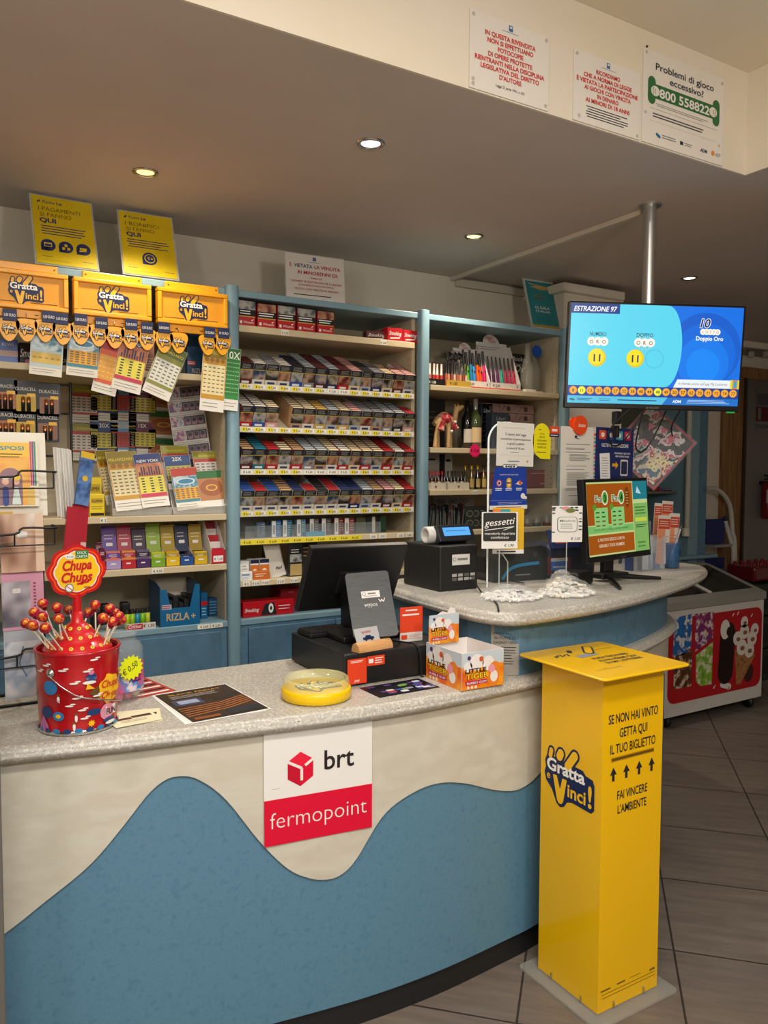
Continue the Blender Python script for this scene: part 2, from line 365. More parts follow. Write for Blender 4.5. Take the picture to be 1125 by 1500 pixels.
# ---------------------------------------------------------------- cigarette packs
PAL = {'navy': '#1c2c5c', 'white': '#d9d2c4', 'red': '#b31d22', 'maroon': '#5c1a22', 'teal': '#1f6c7c', 'grey': '#85858a', 'gold': '#c9a24a', 'cream': '#d8c39c', 'blue': '#2450a0', 'black': '#1b1b1e', 'tan': '#b58e63', 'silver': '#aab0b4', 'pink': '#d79a94'}
VC = [['#171213', '#5a3a2c', '#b08f78', '#1a1615'], ['#14161b', '#3f4a54', '#a8a49c', '#141414'], ['#1a100e', '#6a261f', '#b0805f', '#0d0a09'], ['#101010', '#403a34', '#a89a84', '#1a1816'], ['#131a22', '#2d4660', '#a8968a', '#1c1210']]
VIS = [noisy('warning_photo_%d' % i, VC[i % 5], 15+3*(i % 3), 2, .45, off=(i*.37, 0, i*.53)) for i in range(15)]
def pack_mesh(top, brand, vis, side=None):
    w, d, h = .0525, .0213, .091; m = MB(); T = M(PAL[top], .35); B_ = M(PAL[brand], .35); SD = M(PAL[side or brand], .4)
    m.box(-w/2, w/2, 0, d, 0, h, SD)
    m.add([(-w/2, 0, h+.0002), (w/2, 0, h+.0002), (w/2, d, h+.0002), (-w/2, d, h+.0002)], [(0, 1, 2, 3)], INK)
    m.add([(-w/2+.003, .003, h+.0004), (w/2-.003, .003, h+.0004), (w/2-.003, d-.003, h+.0004), (-w/2+.003, d-.003, h+.0004)], [(0, 1, 2, 3)], T)
    m.rect(-w/2, w/2, h*.72, h, INK, -.0003); m.lines(-w/2+.005, w/2-.006, h*.75, h*.96, 4, M('#99958c', .6), .3, -.0005)
    m.rect(-w/2, w/2, h*.695, h*.72, M('#c7b13a', .6), -.0003)
    m.rect(-w/2, w/2, h*.28, h*.695, VIS[vis], -.0003); m.rect(-w/2, w/2, 0, h*.28, B_, -.0003)
    m.rect(-w*.3, w*.3, h*.09, h*.19, M('#eae6dd' if brand not in ('white', 'cream', 'silver', 'tan') else '#2b3566', .5), -.0005)
    return m
ROWS = [  # (top colour, brand colour, depth)
 ['maroon maroon 4', 'white white 3', 'grey white 6', 'white white 5', 'black blue 7', 'silver grey 9', 'maroon maroon 9', 'silver navy 9', 'maroon red 9', 'pink cream 9', 'black silver 7', 'grey navy 6', 'cream cream 6', 'pink maroon 5', 'pink white 8'],
 ['white red 7', 'white blue 7', 'cream pink 4', 'black black 1', 'cream tan 9', 'cream white 7', 'gold gold 5', 'silver silver 6', 'cream gold 6', 'pink silver 5', 'grey white 8', 'grey tan 7', 'silver grey 8', 'silver black 6', 'red pink 4'],
 ['tan maroon 5', 'teal teal 9', 'red red 4', 'cream white 4', 'tan red 7', 'silver grey 7', 'silver tan 8', 'cream white 8', 'white red 6', 'cream cream 7', 'cream red 7', 'cream silver 9', 'red red 9', 'white cream 8', 'red red 5'],
 ['blue white 5', 'red white 4', 'blue white 6', 'tan white 5', 'navy white 7', 'red white 3', 'black white 8', 'red white 7', 'navy white 7', 'navy navy 6', 'silver silver 8', 'tan white 7', 'pink maroon 6', 'cream cream 8', 'red red 8']]
ORD = ['first', 'second', 'third', 'fourth', 'fifth', 'sixth', 'seventh', 'eighth', 'ninth', 'tenth', 'eleventh', 'twelfth', 'thirteenth', 'fourteenth', 'fifteenth']
RN = ['top', 'second', 'third', 'bottom']
PACKM = {}; deep = MB(); npk = 0
for r, row in enumerate(ROWS):
    zb = LIPS[r][1]-.004
    for c, spec in enumerate(row):
        t, bd, n = spec.split(); n = int(n); vis = (c*4+r*7) % 15
        if (r, c) == (1, 3): continue                           # the one empty column
        key = (t, bd, vis)
        if key not in PACKM: PACKM[key] = pack_mesh(t, bd, vis)
        src = None; x = 1.1262+PW*(c+.5)+.0035*(c/14)-.001
        for i in range(n):
            loc = (x, YF+.014+i*.0224*math.cos(TH), zb+i*.0224*math.sin(TH)+.0006)
            if i < 5:
                if key in PACKM and isinstance(PACKM[key], MB): o = PACKM[key].build('cigarette_pack', None, loc); PACKM[key] = o
                else: o = PACKM[key].copy(); COL.objects.link(o); o.location = loc
                o.rotation_euler = (TH, 0, 0)
                lab = '%s topped cigarette pack, %s, %s column from left, %s rack' % (t, 'frontmost' if i == 0 else ORD[i]+' from front', ORD[c], RN[r])
                tag(o, lab, 'cigarette pack', 'cigarette packs in the sloped racks'); npk += 1
            else:
                T = M(PAL[t], .35); deep.M = Matrix.Translation(loc) @ Matrix.Rotation(TH, 4, 'X'); w, d, h = .0525, .0213, .091
                deep.box(-w/2, w/2, 0, d, 0, h, M(PAL[bd], .4))
                deep.add([(-w/2, 0, h+.0002), (w/2, 0, h+.0002), (w/2, d, h+.0002), (-w/2, d, h+.0002)], [(0, 1, 2, 3)], INK)
                deep.add([(-w/2+.003, .003, h+.0004), (w/2-.003, .003, h+.0004), (w/2-.003, d-.003, h+.0004), (-w/2+.003, d-.003, h+.0004)], [(0, 1, 2, 3)], T)
o = deep.build('cigarette_packs'); tag(o, 'rearmost cigarette packs filling the back of the sloped racks', 'cigarette packs', 'cigarette packs in the sloped racks'); o['kind'] = 'stuff'
# ================================================================ the service counter
ZC, ZU = .885, 1.085
GRAN = noisy('granite_laminate', ['#7d786f', '#b9b4a8', '#a09a8f', '#d2cdc2', '#6d6962'], 120, 4, .38, pos=[.25, .42, .5, .6, .75])
CRM = noisy('cream_laminate', ['#c3bdac', '#d0cbbb', '#c8c1b0', '#d4d0c2'], 5, 7, .5, (1, 1, 2.2))
BLUF = noisy('blue_front_laminate', ['#4f7a95', '#5b859e', '#547f99'], 60, 5, .5)
FC = [(-.25, 1.985), (.17, 1.925), (.43, 1.872), (.65, 1.838), (.99, 1.79), (1.25, 1.78), (1.5, 1.797), (1.64, 1.812), (1.9, 1.86), (2.2, 1.945), (2.45, 2.045), (2.66, 2.17), (2.80, 2.33), (2.87, 2.55), (2.88, 2.9)]
FR = crom(FC, 8)
def offs(P, d):                                              # towards the customers
    o = []
    for i, p in enumerate(P):
        t = (Vector(P[min(i+1, len(P)-1)])-Vector(P[max(i-1, 0)])).normalized(); o.append((p[0]+t.y*d, p[1]-t.x*d))
    return o
def yc(x):
    for a, b in zip(FR, FR[1:]):
        if a[0] <= x <= b[0]: return a[1]+(b[1]-a[1])*(x-a[0])/(b[0]-a[0])
    return 2.3
def onfront(px, py, d=0):
    Y = 1.8
    for i in range(12): p = onY(px, py, Y); Y = yc(p.x)-d
    return p
ctr = empty('service_counter', 'long curved shop counter with cream wave over blue front and speckled worktop', 'counter', (1.3, 2.1, 0))
CI = Matrix.Translation((-1.3, -2.1, 0))
def cpart(m, n): o = m.build(n, ctr); o.data.transform(CI); return o
def wallstrip(P, lo, hi, th, mat, nm):                        # bent board standing along the curve
    Q = offs(P, -th); m = MB(); n = len(P); vs = []
    for i in range(n): vs += [(P[i][0], P[i][1], lo[i]), (P[i][0], P[i][1], hi[i]), (Q[i][0], Q[i][1], hi[i]), (Q[i][0], Q[i][1], lo[i])]
    fs = []
    for i in range(n-1):
        a = 4*i; c = a+4
        fs += [(a, c, c+1, a+1), (a+1, c+1, c+2, a+2), (a+2, c+2, c+3, a+3), (a+3, c+3, c, a)]
    fs += [(0, 1, 2, 3), (4*n-4, 4*n-1, 4*n-2, 4*n-3)]
    m.add(vs, [f for i, f in enumerate(fs) if i % 4 == 2 or i >= 4*n-4], mat, True); m.add(vs, [f for i, f in enumerate(fs) if i % 4 != 2 and i < 4*n-4], mat)
    return cpart(m, nm)
P0 = FR; wallstrip(offs(P0, -.004), [.078]*len(P0), [.846]*len(P0), .018, BLUF, 'front_panel')
wallstrip(offs(P0, -.016), [0]*len(P0), [.0775]*len(P0), .02, M('#1b1c1e', .5), 'kickboard')
WV = [(20, 1357), (60, 1325), (130, 1268), (180, 1210), (215, 1165), (240, 1143), (262, 1136.5), (290, 1141), (330, 1170), (380, 1232), (420, 1271), (450, 1285), (472, 1288), (495, 1283), (520, 1260), (560, 1195), (600, 1163), (640, 1147), (680, 1147), (720, 1156), (750, 1158), (770, 1150), (788, 1134)]
W3 = [onfront(*p) for p in WV]; wz = [(W3[0].x-.12, W3[0].z-.06), (W3[0].x-.05, W3[0].z-.029)]+[(p.x, p.z) for p in W3]+[(1.78, .64), (1.95, .70), (2.15, .68), (2.4, .66), (2.66, .70), (2.85, .66), (2.95, .6)]
wz = crom(wz, 5)
def zw(x):
    for a, b_ in zip(wz, wz[1:]):
        if a[0] <= x <= b_[0]: return a[1]+(b_[1]-a[1])*(x-a[0])/max(1e-6, b_[0]-a[0])
    return .6
FD = []
for a, b_ in zip(FR, FR[1:]):
    n = max(1, int(math.hypot(b_[0]-a[0], b_[1]-a[1])/.012))
    FD += [(a[0]+(b_[0]-a[0])*i/n, a[1]+(b_[1]-a[1])*i/n) for i in range(n)]
FD.append(FR[-1])
wallstrip(offs(FD, .003), [zw(p[0]) if p[1] < 2.4 else .64 for p in FD], [.846]*len(FD), .0065, CRM, 'wave_panel')
TOP = offs(FR, .036)+[(2.45, 2.9), (2.1, 2.42), (1.6, 2.36), (-.25, 2.36)]
m = MB(); m.slab(TOP, ZC-.04, ZC, GRAN, .02, 6); cpart(m, 'worktop')
m = MB(); m.prism([(1.475, 2.44), (1.475, 1.95), (1.497, 1.85)]+[p for p in offs(FR, -.001) if 1.55 < p[0] < 2.66]+[(2.72, 2.3), (2.76, 2.44)], ZC+.0005, ZU-.0405, BLU, 'Z'); cpart(m, 'riser')
UO = crom([(1.46, 2.50), (1.435, 2.25), (1.428, 2.05), (1.426, 1.94), (1.436, 1.84), (1.475, 1.77), (1.55, 1.748), (1.81, 1.768), (2.05, 1.815), (2.25, 1.875), (2.5, 1.965), (2.75, 2.075), (2.93, 2.185), (3.01, 2.29), (3.0, 2.40), (2.90, 2.46), (2.75, 2.49)], 7)+[(2.2, 2.55), (1.6, 2.57)]
m = MB(); m.slab(UO, ZU-.04, ZU, GRAN, .02, 6); cpart(m, 'raised_worktop')
# delivery sign stuck on the front
def stick(m, name, p, yaw, tilt=0, roll=0): return m.build(name, None, p, tiltrot(yaw, tilt, roll))
a_, b_ = (.737, yc(.737)-.0045), (1.032, yc(1.032)-.0045)
wl = math.hypot(b_[0]-a_[0], b_[1]-a_[1]); yawb = math.degrees(math.atan2(b_[1]-a_[1], b_[0]-a_[0]))
w = .293; m = MB(); h = .292; z0 = 0
BR = M('#dc0032', .4)
m.box(-w/2, w/2, 0, .0015, 0, h, WHITE); m.rect(-w/2, w/2, 0, .118, BR)
m.text('fermopoint', 0, .043, .060, WHITE, bold=-.012, w=.262)
# parcel emblem: red cube with two light seams
cx, cz, q = -.051, .187, .04
hexp = [(cx+q*math.sin(math.radians(60*i))*.98, cz+q*1.12*math.cos(math.radians(60*i))) for i in range(6)]
m.poly(hexp, BR); m.poly([hexp[0], hexp[1], (cx, cz), hexp[5]], M('#e8193c', .4), -.0008); m.poly([hexp[5], (cx, cz), hexp[3], hexp[4]], M('#c4002c', .4), -.0008)
m.line([hexp[5], (cx+.003, cz+.002), (cx+.003, cz-q*.75)], .007, WHITE, -.0011); m.line([hexp[1], (cx+.012, cz+.008)], .007, WHITE, -.0011)
m.text('brt', .054, .176, .072, M('#231a1a', .5), bold=.012, w=.082)
m.lines(-.127, -.10, .13, .16, 1, M('#b9b3ae', .6), .04)
o = stick(m, 'delivery_sign', ((a_[0]+b_[0])/2, (a_[1]+b_[1])/2-.004, .552), yawb)
tag(o, 'white and red brt fermopoint sign with parcel emblem on the counter front', 'sign')
# notice on the riser
p = onZ(741, 1000, ZC); m = MB(); w, h = .082, .16; PL = M('#9b958a', .45)
m.prism(rr(-w/2, w/2, 0, h, .006), 0, .002, PL)
for t, z in (('AVVISO VALIDO', .122), ('SU TUTTE LE', .108), ('GIACENZE TERRA', .094)): m.text(t, 0, z, .011, INK, wmax=.07)
m.lines(-.034, .034, .03, .088, 7, INK, .25)
o = stick(m, 'notice_plate', (1.517, 1.826, ZC+.001), -38, -3); tag(o, 'grey printed notice plate standing against the blue riser behind the gum box', 'notice')
# steel edge of a display at the far left
m = MB(); x = .148; m.box(-.5, 0, 0, .03, 0, 1.585, M('#6f6b66', .4, .3), .003); m.box(-.5, -.006, -.002, 0, 0, .3, M('#2a2a2a', .5))
o = m.build('display_stand', None, (.138, 1.70, 0)); tag(o, 'grey metal display stand edge at the left end of the counter', 'display stand')
# ================================================================ lottery display and goods of the left unit
def logo(m, cx, cz, w, y=-.0006, col=None):                    # hand shaped Gratta e Vinci! emblem, w wide
    k = w; dy = .0004; c = col or M('#f6b70a', .4)
    def P(x, z): return (cx+x*k, cz+z*k)
    def st(x0, z0, x1, z1, r, mat, yy): m.caps(*P(x0, z0), *P(x1, z1), r*k, mat, yy)
    F = [(-.40, .22, -.38, .31, .075), (-.20, .26, -.17, .32, .10), (-.02, .16, .13, .37, .10)]
    for f in F: st(*f, NAVY, y)
    m.poly([P(-.47, .23), P(.30, .20), P(.36, .14), P(.50, .12), P(.54, .04), P(.54, -.33), P(.48, -.39), P(.08, -.37), P(-.02, -.40), P(-.09, -.50), P(-.17, -.53), P(-.25, -.49), P(-.36, -.30), P(-.49, -.20), P(-.53, -.08), P(-.50, .02), P(-.52, .12)], NAVY, y-dy*.5)
    for i, f in enumerate(F): st(f[0], f[1], f[2], f[3], f[4]-.034, c, y-dy*(1+.1*i))
    m.poly([P(-.335, -.06), P(-.25, -.05), P(-.175, -.25), P(-.125, -.06), P(-.03, -.06), P(-.10, -.42), P(-.14, -.475), P(-.20, -.475), P(-.24, -.43)], c, y-2*dy)
    m.text('Gratta', *P(-.06, -.0), .27*k, M('#f4f1ea', .5), y-3*dy, .03, w=.82*k)
    m.text('inci', *P(.18, -.30), .28*k, c, y-3*dy, .022, w=.38*k)
    m.text('!', *P(.455, -.31), .46*k, c, y-3*dy, .02)
    m.text('e', *P(-.43, -.15), .17*k, c, y-3*dy, .015)
PY = M('#f4a808', .3); PYI = M('#e89d0a', .45); PTX = M('#5c4208', .7)
def yellow_panel(x0, x1, z0, z1, lab, first_extra=0):
    Y = 2.955; w, h = x1-x0, z1-z0; e = empty('lottery_display_panel', lab, 'display panel', ((x0+x1)/2, Y, z0), group='yellow lottery panels')
    t = .016; m = MB()
    for a in ((-w/2, w/2, h-t, h), (-w/2, w/2, 0, t), (-w/2, -w/2+t, t, h-t), (w/2-t, w/2, t, h-t)): m.box(a[0], a[1], -.006, .03, a[2], a[3], PY, .003)
    m.build('frame', e)
    m = MB(); m.box(-w/2+t, w/2-t, .004, .02, t, h-t, PYI); logo(m, 0, h*.52, .105, .0034)
    m.lines(-w*.40, -w*.12, .021, .026, 1, PTX, .5, .0034); m.lines(w*.05, w*.4, .021, .026, 1, PTX, .5, .0034); m.build('printed_insert', e)
    m = MB(); m.box(-w*.38, w*.38, .006, .03, h, h+.026, PY, .003)
    for s in (-1, 1): m.disc(s*w*.34, h+.013, .003, M('#7a3c10', .4, .5), .0055)
    m.build('mounting_tab', e)
    m = MB(); m.box(-w*.42, w*.45, .006, .02, -.028, -.0005, PY, .002)
    for s in (-.25, .1, .3): m.rect(w*s, w*s+.012, -.018, -.015, INK, .0055)
    m.build('hook_strip', e)
    return e
def xz(px, py, Y=2.955): p = onY(px, py, Y); return p.x, p.z
PANELS = [(-40, 'first yellow panel from left edge, cut by the photo edge')]
x3a, zb = xz(231, 472); x3b, zt = xz(333, 432); 
yellow_panel(x3a, x3b, zb, zt, 'yellow lottery display panel nearest the blue post')
x2a, zb2 = xz(108, 460); x2b, zt2 = xz(221.5, 418.5)
yellow_panel(x2a, x2b, zb, zt, 'middle yellow lottery display panel, under the second poster')
x1b, _ = xz(99.5, 402); yellow_panel(x1b-(x2b-x2a), x1b, zb, zt, 'yellow lottery display panel at the left edge of the shop')
m = MB()
for a, c in ((x1b-.03, x2a+.03), (x2b-.025, x3a+.025), (x3b-.02, 1.066)): m.box(a, c, 2.9995-.012, 2.9995-.004, zt+.001, zt+.02, SILK, .001)
# lottery tickets
def ticket(m, w, h, kind, y=-.0006, stub=.18):
    T = {'sea': ('#7c5a24', '#b9cdd2', '#d9b95c'), 'stadium': ('#c03a1e', '#3f8796', '#e7a62c'), 'ruby': ('#a5141b', '#d2552a', '#e0a040'), 'city': ('#1c2f6e', '#c2703f', '#e4d54d'),
         'green': ('#5f6a22', '#8a8a3c', '#dcdccf'), 'gold': ('#8f7a1e', '#c7932a', '#e9d7a0'), 'ten': ('#1e6b2c', '#2e8a3b', '#2a7a36'), 'twenty': ('#18457e', '#223a70', '#c8b93a'),
         'milia': ('#97912d', '#b23a2a', '#d8cfc4'), 'numbers': ('#9fb4c4', '#5d8fb5', '#b9302c'), 'fifteen': ('#6a1d4e', '#5e2148', '#d3c23c'), 'arena': ('#2f6a32', '#b47a4c', '#c98f62')}[kind]
    m.box(-w/2, w/2, 0, .0012, 0, h, PAPER)
    b = h*stub; H = h-b
    m.rect(-w/2+.001, w/2-.001, b, h-.001, M(T[1], .45), y); m.rect(-w/2+.001, w/2-.001, b+H*.74, h-.001, M(T[0], .45), y-.0002)
    if kind in ('sea', 'stadium'):
        m.rect(-w*.45, w*.45, b+H*.42, b+H*.76, noisy('sky_print', ['#7fb0c4', '#d7e3e3', '#3c7f94', '#a9c9cf'], 22, 2, .45), y-.0003)
        if kind == 'stadium': m.disc(0, b+H*.6, w*.34, M('#d8e6ea', .4), y-.0004, H*.1); m.disc(0, b+H*.6, w*.28, M('#3d86a5', .4), y-.0005, H*.07)
    if kind in ('city',):
        m.rect(-w*.46, w*.46, b+H*.5, b+H*.78, noisy('dusk_print', ['#d8814a', '#b0603f', '#e0a06a'], 14, 2, .45), y-.0003)
        for i in range(9): m.rect(-w*.4+i*w*.09, -w*.4+i*w*.09+w*.05, b+H*.5, b+H*(.58+.14*abs(math.sin(i*2.1))), M('#3b3550', .5), y-.0004)
    if kind == 'arena': m.disc(0, b+H*.42, w*.44, M('#9c5c38', .45), y-.0003, H*.28); m.disc(0, b+H*.42, w*.22, M('#e0b34a', .4), y-.0004, H*.11); m.disc(0, b+H*.42, w*.17, M('#a4603c', .4), y-.0005, H*.075); return m
    zt_ = {'sea': .36, 'stadium': .42, 'city': .48, 'ten': .86}.get(kind, .62); nr = {'sea': 1, 'ten': 9, 'green': 6, 'gold': 7, 'city': 6}.get(kind, 5); nc = {'ten': 6, 'city': 3}.get(kind, 5)
    cell = M(T[2], .5); m.rect(-w*.46, w*.46, b+H*.08, b+H*zt_, cell, y-.0003)
    if kind == 'gold':
        for i in range(4): m.disc(-w*.33+i*w*.22, b+H*.70, w*.09, M('#9c6a1c', .4), y-.0005)
    dk = M({'ten': '#9fd08f', 'city': '#20304c', 'ruby': '#f0c46a', 'sea': '#c08828'}.get(kind, '#7a7160'), .6)
    for r_ in range(nr):
        for c_ in range(nc):
            cx = -w*.46+w*.92*(c_+.5)/nc; cz = b+H*(.10+(zt_-.12)*(r_+.5)/nr); q = w*.055
            m.rect(cx-q, cx+q, cz-q*.4, cz+q*.4, dk, y-.0005)
    if kind == 'city': m.rect(-w*.45, w*.45, b+H*.02, b+H*.09, M('#c82a58', .45), y-.0005)
    nm = {'green': 'MILIARDARIO', 'gold': 'MILIARDARIO', 'milia': 'MILIARDARIO', 'numbers': 'NUMERI FORTUNATI', 'twenty': '20X', 'fifteen': '15X', 'ten': '10X', 'city': 'NEW YORK'}.get(kind)
    if nm: m.text(nm, 0, b+H*.80, H*(.2 if len(nm) < 4 else .09), M('#f3efdc' if len(nm) < 9 else '#e3c84e', .5), y-.0006, .01, wmax=w*.9)
    m.lines(-w*.44, w*.44, b*.25, b*.8, 2, M('#6b655c', .8), .15, y)
    return m
# pick shaped hangers with their navy bands
CL = [(12.8, 481, 14, 461, 1), (39, 482, 0, 0, 0), (66, 483, 71, 464, 0), (92, 487, 90, 467, 0), (118, 487, 118, 468, 0), (144, 490, 148, 473, 0), (168, 493, 0, 0, 0), (191, 494, 192, 475, 0), (215, 496, 215, 480, 0), (240, 500, 239.6, 480, 0), (261.7, 501, 0, 0, 0), (304, 504, 306.5, 487, 0), (325.5, 504, 327, 488, 0)]
WHO = ['at the left photo edge', 'second from left, without a band', 'third from left, above the pale blue ticket', 'fourth from left, right of the pale blue ticket', 'above the stadium ticket', 'between stadium and red ticket', 'above the red and gold ticket, bandless', 'above the city skyline ticket', 'right of the city skyline ticket', 'above the tilted green ticket', 'right of the tilted green ticket, bandless', 'above the gold ticket', 'rightmost, above the green 10X ticket']
for (px, py, bx, bz, _), who in zip(CL, WHO):
    x, z = xz(px, py, 2.95); e = empty('ticket_hanger', 'yellow plectrum shaped hanger '+who, 'ticket hanger', (x, 2.95, z), group='plectrum hangers under the yellow panels')
    m = MB(); s = .034
    out = crom([(0, -.043), (.012, -.037), (.024, -.018), (.033, .008), (.032, .024), (.020, .033), (-.020, .033), (-.032, .024), (-.033, .008), (-.024, -.018), (-.012, -.037), (0, -.043)], 5)[:-1]
    m.prism(out, -.004, .004, M('#f0a90c', .3)); logo(m, 0, -.001, .042, -.0046); m.build('plectrum', e)
    m = MB(); m.tube([(0, 0, .030), (0, .003, .05), (0, .012, .056)], .0012, CHROME, 6); m.build('hook', e)
    if bx:
        X, Z = xz(bx, bz, 2.949); m = MB(); m.box(X-x-.022, X-x+.022, -.0075, -.0045, Z-z-.021, Z-z+.019, NAVY, .001); m.text('5,00 EURO' if bx < 300 else '10 EURO', X-x, Z-z-.006, .013, WHITE, -.008, .008, wmax=.036); m.build('price_band', e)
def hang_ticket(px, py, w, h, kind, lab, roll, y=2.962):       # px,py: centre
    x, z = xz(px, py, y); m = MB(); ticket(m, w, h, kind); m2 = Matrix.Translation((0, 0, -h/2))
    o = m.build('lottery_ticket'); o.data.transform(m2); o.location = (x, y, z); o.rotation_euler = (0, math.radians(roll), 0)
    return tag(o, lab, 'lottery ticket', 'lottery tickets on display')
hang_ticket(68.5, 515, .105, .165, 'sea', 'pale blue lottery ticket hanging under the third hanger from left', 4)
hang_ticket(122, 516, .105, .17, 'stadium', 'orange lottery ticket with blue stadium picture, hanging', 4, 2.960)
hang_ticket(160, 537, .085, .20, 'ruby', 'red and gold lottery ticket hanging tilted', 13, 2.966)
hang_ticket(192, 533, .105, .205, 'city', 'hanging lottery ticket with city skyline at dusk and yellow rows', 12, 2.961)
hang_ticket(242, 544, .105, .20, 'green', 'strongly tilted olive green and white lottery ticket, hanging', 22, 2.9605)
hang_ticket(313, 553, .095, .26, 'gold', 'long gold lottery ticket hanging by the blue post', 4.5, 2.9602)
hang_ticket(339.5, 556, .062, .24, 'ten', 'green 10X lottery ticket hanging in front of the blue post', 4, 2.9635)
# strips of tickets on the back of the middle bay
def strip(px, pyt, w, hs, kinds, lab, roll=0, Y=3.39):
    x, z = xz(px, pyt, Y); m = MB(); zz = 0
    for k_ in kinds:
        mm = MB(); ticket(mm, w, hs, k_, stub=.22 if k_ != 'arena' else .12); m.M = Matrix.Translation((0, 0, zz-hs)); 
        base = len(m.v); m.v += [tuple(m.M @ Vector(v)) for v in mm.v]
        for f, k2 in zip(mm.f, mm.fm): m.f.append([i+base for i in f]); m.fm.append(m.mi(mm.mats[k2])); m.fs.append(False)
        zz -= hs+.003
    o = m.build('ticket_strip', None, (x, Y, z), (0, math.radians(roll), 0)); return tag(o, lab, 'ticket strip', 'ticket strips on the back panel')
strip(123, 565, .112, .150, ['milia', 'milia'], 'strip of olive and red lottery tickets beside the battery rack', 1)
strip(152.5, 563, .112, .150, ['twenty', 'twenty'], 'strip of blue 20X lottery tickets on the back panel', 1)
strip(181, 563, .107, .150, ['numbers', 'numbers', 'numbers'], 'strip of blue lucky number tickets at the middle of the back panel', 1)
strip(209, 568, .115, .142, ['fifteen', 'fifteen'], 'strip of purple 15X lottery tickets on the back panel', 1)
strip(241, 563, .125, .112, ['arena', 'arena', 'arena'], 'strip of green tickets with brown arena picture', 2)
x, z = xz(268, 566, 3.17); m = MB()
for i in range(6):
    zz = -.058*i; m.box(-.07, .07, 0, .0015, zz-.0565, zz, M('#b9b3ab', .5)); m.rect(-.067, -.015, zz-.042, zz-.004, noisy('comic_print', ['#2f4680', '#8a4a6a', '#b9b0a8', '#2b6a80'], 45, 2, .5), -.0005)
    m.rect(-.015, .067, zz-.042, zz-.004, M('#31333c', .5), -.0005)
    for j in range(3): m.rrect(-.011+j*.025, .010+j*.025, zz-.039, zz-.010, .006, M('#86606a', .5), -.0009); m.disc(-.001+j*.025, zz-.020, .0085, M('#20222a', .5), -.0012)
    m.lines(-.06, .06, zz-.055, zz-.044, 1, M('#8c867d', .7), .15)
o = m.build('ticket_strip', None, (x, 3.17, z), tiltrot(-14, 0, -8)); tag(o, 'curling strip of small dark tickets hanging at the right of the back panel', 'ticket strip', 'ticket strips on the back panel')
# batteries on hooks
BX = [(8, 578, 0), (38, 582, 1), (72, 586, 2), (9, 620, 0), (37, 622, 1), (70, 624, 2)]
BL = ['copper battery blister pack, upper row, at the left edge', 'black and yellow battery pack, upper row, second from left', 'black and copper battery pack, upper row, right end', 'battery blister pack in the lower row at the left edge', 'battery blister pack, lower row, second from left', 'battery blister pack, lower row, right end beside the tickets']
for (px, py, k), lab in zip(BX, BL):
    Y = 3.07; x, z = xz(px, py, Y); m = MB(); w, h = .077, .118
    m.prism(rr(-w/2, w/2, -h/2, h/2, .006), 0, .002, M('#131313', .4)); m.rrect(-w*.42, w*.42, -h*.42, h*.08, .005, M(['#b0693c', '#c7a21f', '#8d5d43'][k], .4), -.0005)
    m.text('DURACELL', 0, h*.2, .017, M('#cfcac0', .5), -.0006, .006, wmax=w*.86); m.rect(w*.05, w*.4, h*.02, h*.12, YEL, -.0009)
    o = m.build('battery_pack', None, (x, Y, z)); tag(o, lab, 'battery pack', 'battery packs on the wire rack')
    for i in range(2 if k else 3):
        q = MB(); q.lathe([(.0001, -.026), (.0065, -.026), (.0065, .006)], M('#1c1a19', .3), 12); q.lathe([(.0065, .006), (.0065, .024), (.0001, .024)], M('#c27a45', .3, .7), 12); q.lathe([(.0001, .027), (.0022, .027), (.0022, .024)], CHROME, 8)
        c = q.build('battery', o, (-.02+.018*i+(.01 if k else 0), -.006, -.024))
e = empty('battery_rack', 'black wire rack holding hanging battery packs at the left', 'rack', (.45, 3.1, 1.327))
m = MB()
for xx in (-.30, .06): m.tube([(xx, 0, 0), (xx, 0, .49)], .005, BLACK)
m.build('upright', e)
m = MB()
for zz in (.22, .375, .48): m.tube([(-.30, 0, zz), (.06, 0, zz)], .004, BLACK)
for zz in (.22, .375):
    for xx in (-.15, -.05, .04): m.tube([(xx, 0, zz), (xx, -.028, zz+.004)], .0025, BLACK, 6)
m.build('hook_bar', e)
# things on the top shelf behind the hangers
def carton(name, lab, cat, px0, px1, pyt, Y, zb, depth, col, deco=None, group=None, rough=.4, yaw=0):
    a = onY(px0, pyt, Y); b_ = onY(px1, pyt, Y); w = abs(b_.x-a.x); h = (a.z+b_.z)/2-zb; m = MB()
    m.box(-w/2, w/2, 0, depth, 0, h, col, .0015, 1)
    if deco: deco(m, w, h)
    o = m.build(name, None, ((a.x+b_.x)/2, Y, zb+.0003), (0, 0, math.radians(yaw))); return tag(o, lab, cat, group)
def d_script(t, c='#e9e2d4', s=.4, z=.3, sh=.3):
    return lambda m, w, h: m.text(t, 0, h*z, h*s, M(c, .5), -.0008, .008, sh, wmax=w*.85)
ZT = 1.866
carton('filter_box', 'pale blue box with white band at the left end of top shelf', 'box', -4, 26, 497, 3.08, ZT, .1, M('#5e78b8', .4), lambda m, w, h: (m.rect(-w/2, w/2, h*.32, h*.55, M('#c9a9a0', .5)), m.text('KIWI', 0, h*.72, h*.2, WHITE, wmax=w*.7)), 'boxes on the top shelf')
carton('paper_box', 'dark box with white script beside the pale blue box', 'box', 28, 46, 502, 3.09, ZT, .1, M('#2b1c1c', .4), lambda m, w, h: (m.text('Smo', 0, h*.38, h*.5, WHITE, -.001, .008, .3, wmax=w*.9), m.disc(w*.2, h*.18, h*.12, M('#b86a78', .5))), 'boxes on the top shelf')
carton('paper_box', 'dark box with white script between two hanging tickets', 'box', 89, 105, 511, 3.09, ZT, .1, M('#3a2a28', .4), d_script('oki'), 'boxes on the top shelf')
